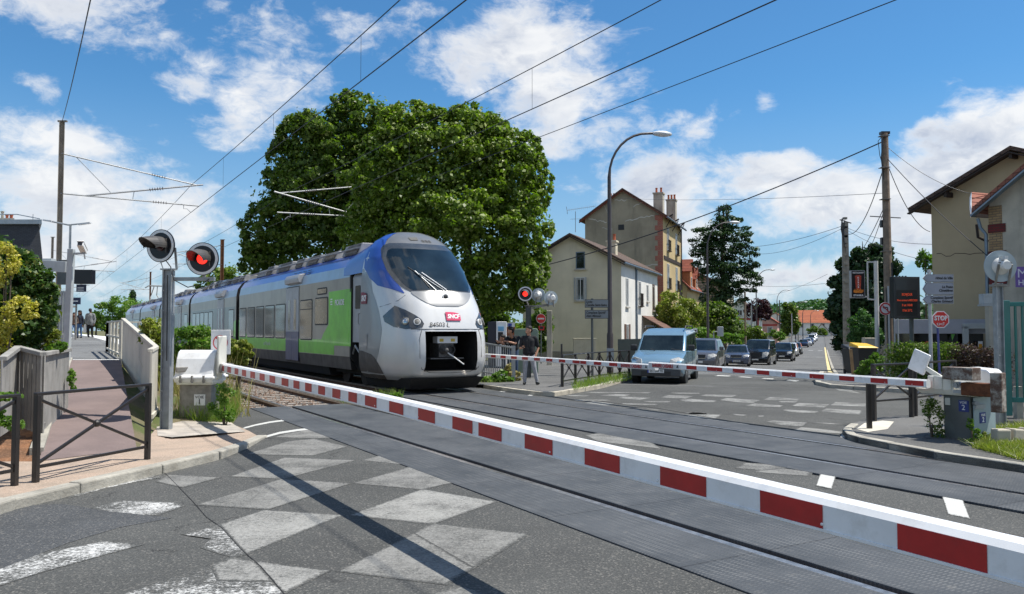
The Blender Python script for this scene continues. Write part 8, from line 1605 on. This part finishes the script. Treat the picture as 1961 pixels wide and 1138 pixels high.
# double platform lamp
D = 30; b = P_(131, D); o = thing('platform_lamp', 'slender double-armed platform lamp behind the catenary mast', 'lamp post', (*b, .95), group='platform lamps'); zt = W(0, 430, D).z; mb = MB(); mb.tube([(*b, .9), (*b, zt)], [.06, .04], 8); mb.tube([W(92, 423, D), W(131, 431, D), W(172, 427, D)], .03, 6); mb.build('pole', M_tube, o, smooth=True)
for p, q in ((W(84, 422, D), W(100, 424, D)), (W(150, 430, D), W(174, 427, D))): mb = MB(); mb.beam(p, q, .16, .05); mb.build('lamp_head', M_head, o)
# grey steel railings on the left of the post
z0 = W(0, 676, 19.8).z
def bars(name, lab, p, q, z0, z1, n, mat, cat='railing', r=.028):
    p, q = Vector((*p, 0)), Vector((*q, 0)); o = thing(name, lab, cat, p + z * z0)
    for zz_ in (z0 + .06, z1): mb = MB(); mb.beam(p + z * zz_, q + z * zz_, .05, .05); mb.build('rail', mat, o)
    for i in range(n + 1): e = p.lerp(q, i / n); mb = MB(); mb.beam(e + z * z0, e + z * z1, r, r); mb.build('bar', mat, o)
    return o
bars('steel_railing', 'low grey railing of thin bars behind the wooden picket fence', P_(52, 19.0), P_(122, 19.6), W(0, 675, 19.3).z, W(0, 640, 19.3).z, 9, M_galv)
bars('tall_railing', 'tall grey barred railing between the yellow shrubs and the grey post', P_(86, 22), P_(124, 21.2), .95, W(0, 560, 21.6).z, 7, M_galv, r=.05)
b = P_(105, 60); o = thing('station_shelter', 'pale distant station shelter left of the people on the platform', 'shelter', (*b, 1.2)); mb = MB(); x0, x1 = W(60, 0, 60).x, W(137, 0, 60).x; mb.box(x0, x1, 60, 60.8, 1.0, 3.4, 0); mb.build('wall', pm('shelter_panels', (.42, .46, .50), .5, var=.2, scale=1.2), o); mb = MB(); mb.box(x0 - .5, x1 + .3, 59.5, 61, 3.4, 3.55); mb.build('roof', M_galvd, o)
for i in range(4): mb = MB(); xx = x1 - .3 - i * .9; mb.box(xx, xx + .12, 59.9, 60, 1.0, 3.4); mb.build('window_post', M_pdark, o)
# ================================================================= people
M_skin = pm('skin', (.42, .22, .14), .6, var=.06, scale=20); M_skin2 = pm('skin_dark', (.20, .10, .065), .6, var=.06)
M_hair = pm('dark_hair', (.012, .009, .008), .6, var=.2, scale=60, bump=.6, bscale=120)
def cloth(n, c, **k): return pm(n, c, .9, var=.12, scale=14, bump=.25, bscale=25, **k)
def person(label, loc, rz, caps, mats, group=None, voxel=.014, hair=(), extras=(), scale=1.0):
    """one continuous body grown from tapered limbs; caps: (p0, r0, p1, r1, material index), in a local frame facing -Y"""
    o = thing('person', label, 'person', loc, rz, group); M0 = wmat(o); mb = MB()
    for (p, r0, q, r1, mi) in caps:
        p, q = Vector(p), Vector(q); L = (q - p).length
        if L < 1e-4: mb.ball(p, r0, 12); continue
        k = max(2, int(L / .05)); pts = [p.lerp(q, i / k) for i in range(k + 1)]; rs = [r0 + (r1 - r0) * i / k for i in range(k + 1)]
        d_ = (q - p).normalized(); mb.tube([p - d_ * r0 * .75, p - d_ * r0 * .4] + pts + [q + d_ * r1 * .4, q + d_ * r1 * .75], [r0 * .5, r0 * .85] + rs + [r1 * .85, r1 * .5], 14)
    me = bpy.data.meshes.new('body'); me.from_pydata(mb.v, [], mb.f); t = bpy.data.objects.new('tmp', me); COL.objects.link(t)
    md = t.modifiers.new('r', 'REMESH'); md.mode = 'VOXEL'; md.voxel_size = voxel; sm = t.modifiers.new('s', 'SMOOTH'); sm.iterations = 3; sm.factor = .5
    bpy.context.view_layer.update(); me2 = bpy.data.meshes.new_from_object(t.evaluated_get(bpy.context.evaluated_depsgraph_get())); bpy.data.objects.remove(t)
    for m in mats: me2.materials.append(m)
    n = len(me2.polygons); C_ = np.empty(n * 3); me2.polygons.foreach_get('center', C_); C_ = C_.reshape(-1, 3); best = np.full(n, 1e9); idx = np.zeros(n, int)
    for (p, r0, q, r1, mi) in caps:
        p, q = np.array(p, float), np.array(q, float); d_ = q - p; L2 = max(1e-9, d_ @ d_); u = np.clip(((C_ - p) @ d_) / L2, 0, 1); dist = np.linalg.norm(C_ - (p + u[:, None] * d_), axis=1) - (r0 + (r1 - r0) * u)
        k = dist < best; best[k] = dist[k]; idx[k] = mi
    me2.polygons.foreach_set('material_index', idx.astype(np.int32)); me2.polygons.foreach_set('use_smooth', [True] * n); me2.name = 'body'
    b = bpy.data.objects.new('body', me2); COL.objects.link(b); b.parent = o
    for h in hair:
        nm, m_, balls = h; mb = MB()
        for (c, r) in balls: mb.ball(c, r, 14)
        mb.v = [tuple(M0 @ Vector(v)) for v in mb.v]; mb.build(nm, m_, o, smooth=True)
    return o
def limbs(hip=.93, sh=1.42, w_=.19, hw=.10, head=(0, 0, 1.62), leg=None, arms=None, top=1, bot=2, shoe=3, skin=0, bulk=1.0, sleeve=True, htop=None, look=(0, -1)):
    k = bulk; hx, hy, hz = head; lx, ly = look; c = []
    c += [((hx, hy + .01, hz - .02), .078, (hx, hy, hz + .05), .088, skin), ((hx + lx * .045, hy + ly * .045, hz - .06), .052, (hx + lx * .05, hy + ly * .05, hz - .02), .058, skin), ((hx + lx * .098, hy + ly * .098, hz - .005), .014, (hx + lx * .112, hy + ly * .112, hz - .028), .017, skin),
          ((hx - ly * .088, hy + lx * .088, hz - .0), .018, (hx - ly * .088, hy + lx * .088, hz - .04), .014, skin), ((hx + ly * .088, hy - lx * .088, hz), .018, (hx + ly * .088, hy - lx * .088, hz - .04), .014, skin)]
    c += [((hx * .6, hy * .6 + .02, sh - .02), .058, (hx, hy + .015, hz - .05), .055, skin), ((0, .01, sh - .06), .105 * k, (0, .01, sh - .30), .125 * k, top), ((-.075, .0, sh - .12), .105 * k, (-.05, 0, hip + .15), .115 * k, top), ((.075, 0, sh - .12), .105 * k, (.05, 0, hip + .15), .115 * k, top), ((-w_ + .03, .01, sh - .03), .06 * k, (w_ - .03, .01, sh - .03), .06 * k, top),
          ((-.05, .0, hip + .16), .12 * k, (-.06, 0, hip + .02), .125 * k, top), ((.05, 0, hip + .16), .12 * k, (.06, 0, hip + .02), .125 * k, top), ((-.06, .01, hip), .115 * k, (.06, .01, hip), .115 * k, bot)]
    for (h, kn, an, toe) in leg:
        c += [(h, .092 * k, kn, .068 * k, bot), (kn, .066 * k, an, .050 * k, bot), (an, .042, (an[0], an[1], .06), .045, shoe), ((an[0], an[1] + .03, .045), .045, toe, .038, shoe)]
    for (s, e, w2, fist) in arms:
        s, e, w2 = Vector(s), Vector(e), Vector(w2); m_ = s.lerp(e, .75)
        if sleeve == 'long': c += [(s, .062 * k, e, .052 * k, top), (e, .050 * k, w2, .038 * k, top)]
        else: c += [(s, .060 * k, m_, .060 * k, top), (m_, .042, e, .038, skin), (e, .040, w2, .027, skin)]
        d_ = Vector(fist).normalized(); sd = d_.cross(Vector((0, 0, 1))) if abs(d_.z) < .8 else d_.cross(Vector((0, 1, 0))); sd.normalize(); up_ = d_.cross(sd)
        pm_ = w2 + d_ * .05; c.append((tuple(w2 + d_ * .01), .028, tuple(pm_ + d_ * .02), .034, skin))
        for i, (o_, L_) in enumerate(((-.028, .062), (-.010, .070), (.010, .066), (.027, .052))):
            a = pm_ + sd * o_ + d_ * .03; b = a + d_ * L_ * .5 - up_ * .012; e2 = b + d_ * L_ * .35 - up_ * .03; c += [(tuple(a), .0105, tuple(b), .0095, skin), (tuple(b), .0095, tuple(e2), .008, skin)]
        c.append((tuple(w2 + d_ * .02 + sd * -.03), .012, tuple(w2 + d_ * .06 + sd * -.055), .010, skin))
    return [tuple((tuple(p), r0, tuple(q), r1, mi)) for (p, r0, q, r1, mi) in c]
def head_hair(h, long=0, vol=1.0, look=(0, -1), beard=False):
    hx, hy, hz = h; lx, ly = look; b = [((hx - lx * .018, hy - ly * .018, hz + .075), (.092 * vol, .10 * vol, .075 * vol)), ((hx - lx * .04, hy - ly * .04, hz + .02), (.088 * vol, .085 * vol, .09 * vol))]
    if long: b += [((hx - lx * .05, hy - ly * .05, hz - .05), (.10 * vol, .075 * vol, .13 * vol)), ((hx - lx * .06, hy - ly * .06, hz - .16), (.11 * vol, .06, .12))]
    return b
M_eye = pm('eye_dark', (.01, .008, .008), .3, var=0)
# man waiting at the far kerb
pw_ = G(1013, 737, .1); c = (0, 0, 1.62)
caps = limbs(head=(.0, -.01, 1.60), hip=.92, sh=1.42, w_=.215, bulk=1.06, look=(-.88, -.48), leg=[((-.09, 0, .90), (-.115, -.02, .50), (-.125, .02, .12), (-.15, -.14, .05)), ((.09, 0, .90), (.155, -.02, .50), (.235, .02, .12), (.285, -.13, .05))],
             arms=[((-.20, .0, 1.37), (-.25, .03, 1.08), (-.19, -.19, 1.10), (.1, -1, .1)), ((.20, .0, 1.37), (.275, .03, 1.08), (.205, -.06, .86), (-.45, -.15, -1))])
m_ = person('man in black t-shirt and grey joggers holding a phone, waiting at the far kerb', pw_, 0, caps, [M_skin, cloth('black_tshirt', (.010, .011, .014)), cloth('grey_joggers', (.30, .31, .34)), pm('black_trainers', (.015, .018, .02), .6)], hair=[('hair', M_hair, head_hair((.0, -.01, 1.60), look=(-.88, -.48), vol=.98)), ('shirt_hem', cloth('black_hem', (.012, .012, .015)), [((0, 0, .95), (.185, .135, .09))])], voxel=.013)
M0 = wmat(m_); mb = MB(); mb.box(-.225, -.15, -.33, -.30, 1.10, 1.125); mb.v = [tuple(M0 @ Vector(v)) for v in mb.v]; tag(mb.build('phone', M_blackp, bevel=.006), 'dark phone in the hand of the man in the black t-shirt', 'phone')
# two leaning on the rail
b = Vector((W(990, 650, 27.6).x - .12, 27.7, .12)); h = (-.10, -.22, 1.56)
caps = limbs(head=h, hip=.95, sh=1.38, w_=.20, look=(-.9, -.43), leg=[((-.09, 0, .92), (-.09, -.02, .5), (-.1, .02, .12), (-.1, -.14, .05)), ((.09, 0, .92), (.1, -.02, .5), (.11, .02, .12), (.12, -.14, .05))], arms=[((-.19, -.08, 1.34), (-.34, -.26, 1.12), (-.50, -.44, 1.22), (-.6, -.8, .0)), ((.19, -.08, 1.34), (.06, -.34, 1.14), (-.24, -.46, 1.22), (-.9, -.4, 0))])
person('curly-haired young man in black leaning his forearms on the steel railing', b, 0, caps, [M_skin, cloth('black_top', (.012, .012, .014)), cloth('blue_jeans', (.06, .10, .18)), M_blackp], hair=[('hair', M_hair, head_hair(h, vol=1.12, look=(-.9, -.43)) + [((h[0] - .04, h[1] - .05, h[2] + .13), (.05, .05, .04))])], group='two people leaning on the railing')
b = Vector((W(969, 650, 28.3).x, 28.3, .12)); h = (-.12, -.28, 1.30)
caps = limbs(head=h, hip=.90, sh=1.20, w_=.17, bulk=.88, look=(-.85, -.5), sleeve='long', leg=[((-.08, 0, .86), (-.08, -.02, .48), (-.1, .02, .12), (-.1, -.12, .05)), ((.08, 0, .86), (.09, -.02, .48), (.1, .02, .12), (.1, -.12, .05))], arms=[((-.16, -.12, 1.16), (-.42, -.22, 1.10), (-.30, -.45, 1.17), (.8, -.5, 0)), ((.16, -.12, 1.16), (.12, -.34, 1.06), (-.06, -.52, 1.17), (-.6, -.6, 0))])
person('dark-haired girl in a black top bent over the steel railing', b, 0, caps, [M_skin, cloth('black_sleeves', (.013, .012, .014)), cloth('dark_jeans', (.03, .04, .07)), M_blackp], hair=[('hair', M_hair, head_hair(h, vol=1.05, look=(-.85, -.5)) + [((h[0] + .09, h[1] + .04, h[2] + .0), (.05, .05, .05))])], group='two people leaning on the railing')
# platform figures
def pf(px, D, dz=0): x = (px - CX) / F * D; s = x * dX + D * dY; return Vector((x, D, pz(s) + .01 + dz))
h = (0, 0, 1.66)
caps = limbs(head=h, hip=.95, sh=1.46, w_=.235, bulk=1.2, look=(0, 1), sleeve='long', leg=[((-.09, 0, .92), (-.10, -.03, .5), (-.10, .0, .12), (-.1, .14, .05)), ((.09, 0, .92), (.10, .05, .5), (.09, .10, .13), (.09, .24, .06))], arms=[((-.22, 0, 1.40), (-.29, .03, 1.12), (-.27, -.02, .87), (0, 0, -1)), ((.22, 0, 1.40), (.29, .03, 1.12), (.27, -.05, .87), (0, 0, -1))])
caps += [((-.1, .0, 1.0), .13, (-.1, .0, .86), .135, 1), ((.1, .0, 1.0), .13, (.1, .0, .86), .135, 1)]
g_pl = 'people on the platform'; m_ = person('man in a grey jacket and black trousers walking away along the platform', pf(173, 50), 0, caps, [M_skin2, cloth('grey_jacket', (.20, .21, .215)), cloth('black_trousers', (.012, .012, .014)), M_blackp], hair=[('hair', M_hair, head_hair(h, look=(0, 1), vol=.96))], group=g_pl, voxel=.02)
M0 = wmat(m_); mb = MB(); mb.add([M0 @ Vector(v) for v in ((-.34, -.06, .82), (-.24, -.06, .82), (-.18, -.10, .30), (-.42, -.10, .32), (-.34, .04, .82), (-.24, .04, .82), (-.20, .08, .28), (-.42, .08, .30))], [(0, 1, 2, 3), (5, 4, 7, 6), (0, 3, 7, 4), (1, 5, 6, 2), (3, 2, 6, 7), (0, 4, 5, 1)]); tag(mb.build('carrier_bag', pm('white_bag', (.75, .75, .74), .5, var=.08), bevel=.02), 'white carrier bag in the left hand of the man in the grey jacket', 'bag')
h = (0, 0, 1.50)
caps = limbs(head=h, hip=.88, sh=1.32, w_=.185, bulk=.92, sleeve='long', leg=[((-.08, 0, .85), (-.08, -.05, .48), (-.08, .0, .12), (-.08, -.13, .05)), ((.08, 0, .85), (.09, .02, .48), (.10, .05, .12), (.1, -.08, .05))], arms=[((-.17, 0, 1.27), (-.23, .02, 1.0), (-.12, -.2, 1.06), (.6, -.8, 0)), ((.17, 0, 1.27), (.24, .02, 1.0), (.22, -.05, .78), (0, 0, -1))], skin=0)
person('woman in navy top and blue jeans walking toward the camera on the platform', pf(152.5, 48), 0, caps, [M_skin2, cloth('navy_top', (.02, .025, .04)), cloth('bright_jeans', (.06, .13, .27)), M_blackp], hair=[('hair', M_hair, head_hair(h, long=1, vol=1.2))], group=g_pl, voxel=.02)
h = (0, 0, 1.36)
caps = limbs(head=h, hip=.80, sh=1.20, w_=.17, bulk=.9, sleeve='long', leg=[((-.08, 0, .78), (-.10, -.16, .5), (-.10, -.05, .12), (-.1, -.16, .05)), ((.08, 0, .78), (.09, -.10, .48), (.10, .0, .12), (.12, -.14, .05))], arms=[((-.16, 0, 1.16), (-.22, .02, .92), (-.1, -.15, .85), (.6, -.8, 0)), ((.16, 0, 1.16), (.22, .02, .92), (.10, -.18, .85), (-.6, -.8, 0))])
person('person in brown top, pale jeans and white shoes, leftmost on the platform', pf(142, 46), .3, caps, [M_skin2, cloth('brown_top', (.08, .05, .035)), cloth('pale_jeans', (.13, .22, .38)), M_whp], hair=[('hair', M_hair, head_hair(h, long=1))], group=g_pl, voxel=.02)
# no deeper than thing > part > sub-part
for o in list(COL.objects):
    ch = [o]
    while ch[-1].parent: ch.append(ch[-1].parent)
    if len(ch) > 3: o.parent = ch[-2]
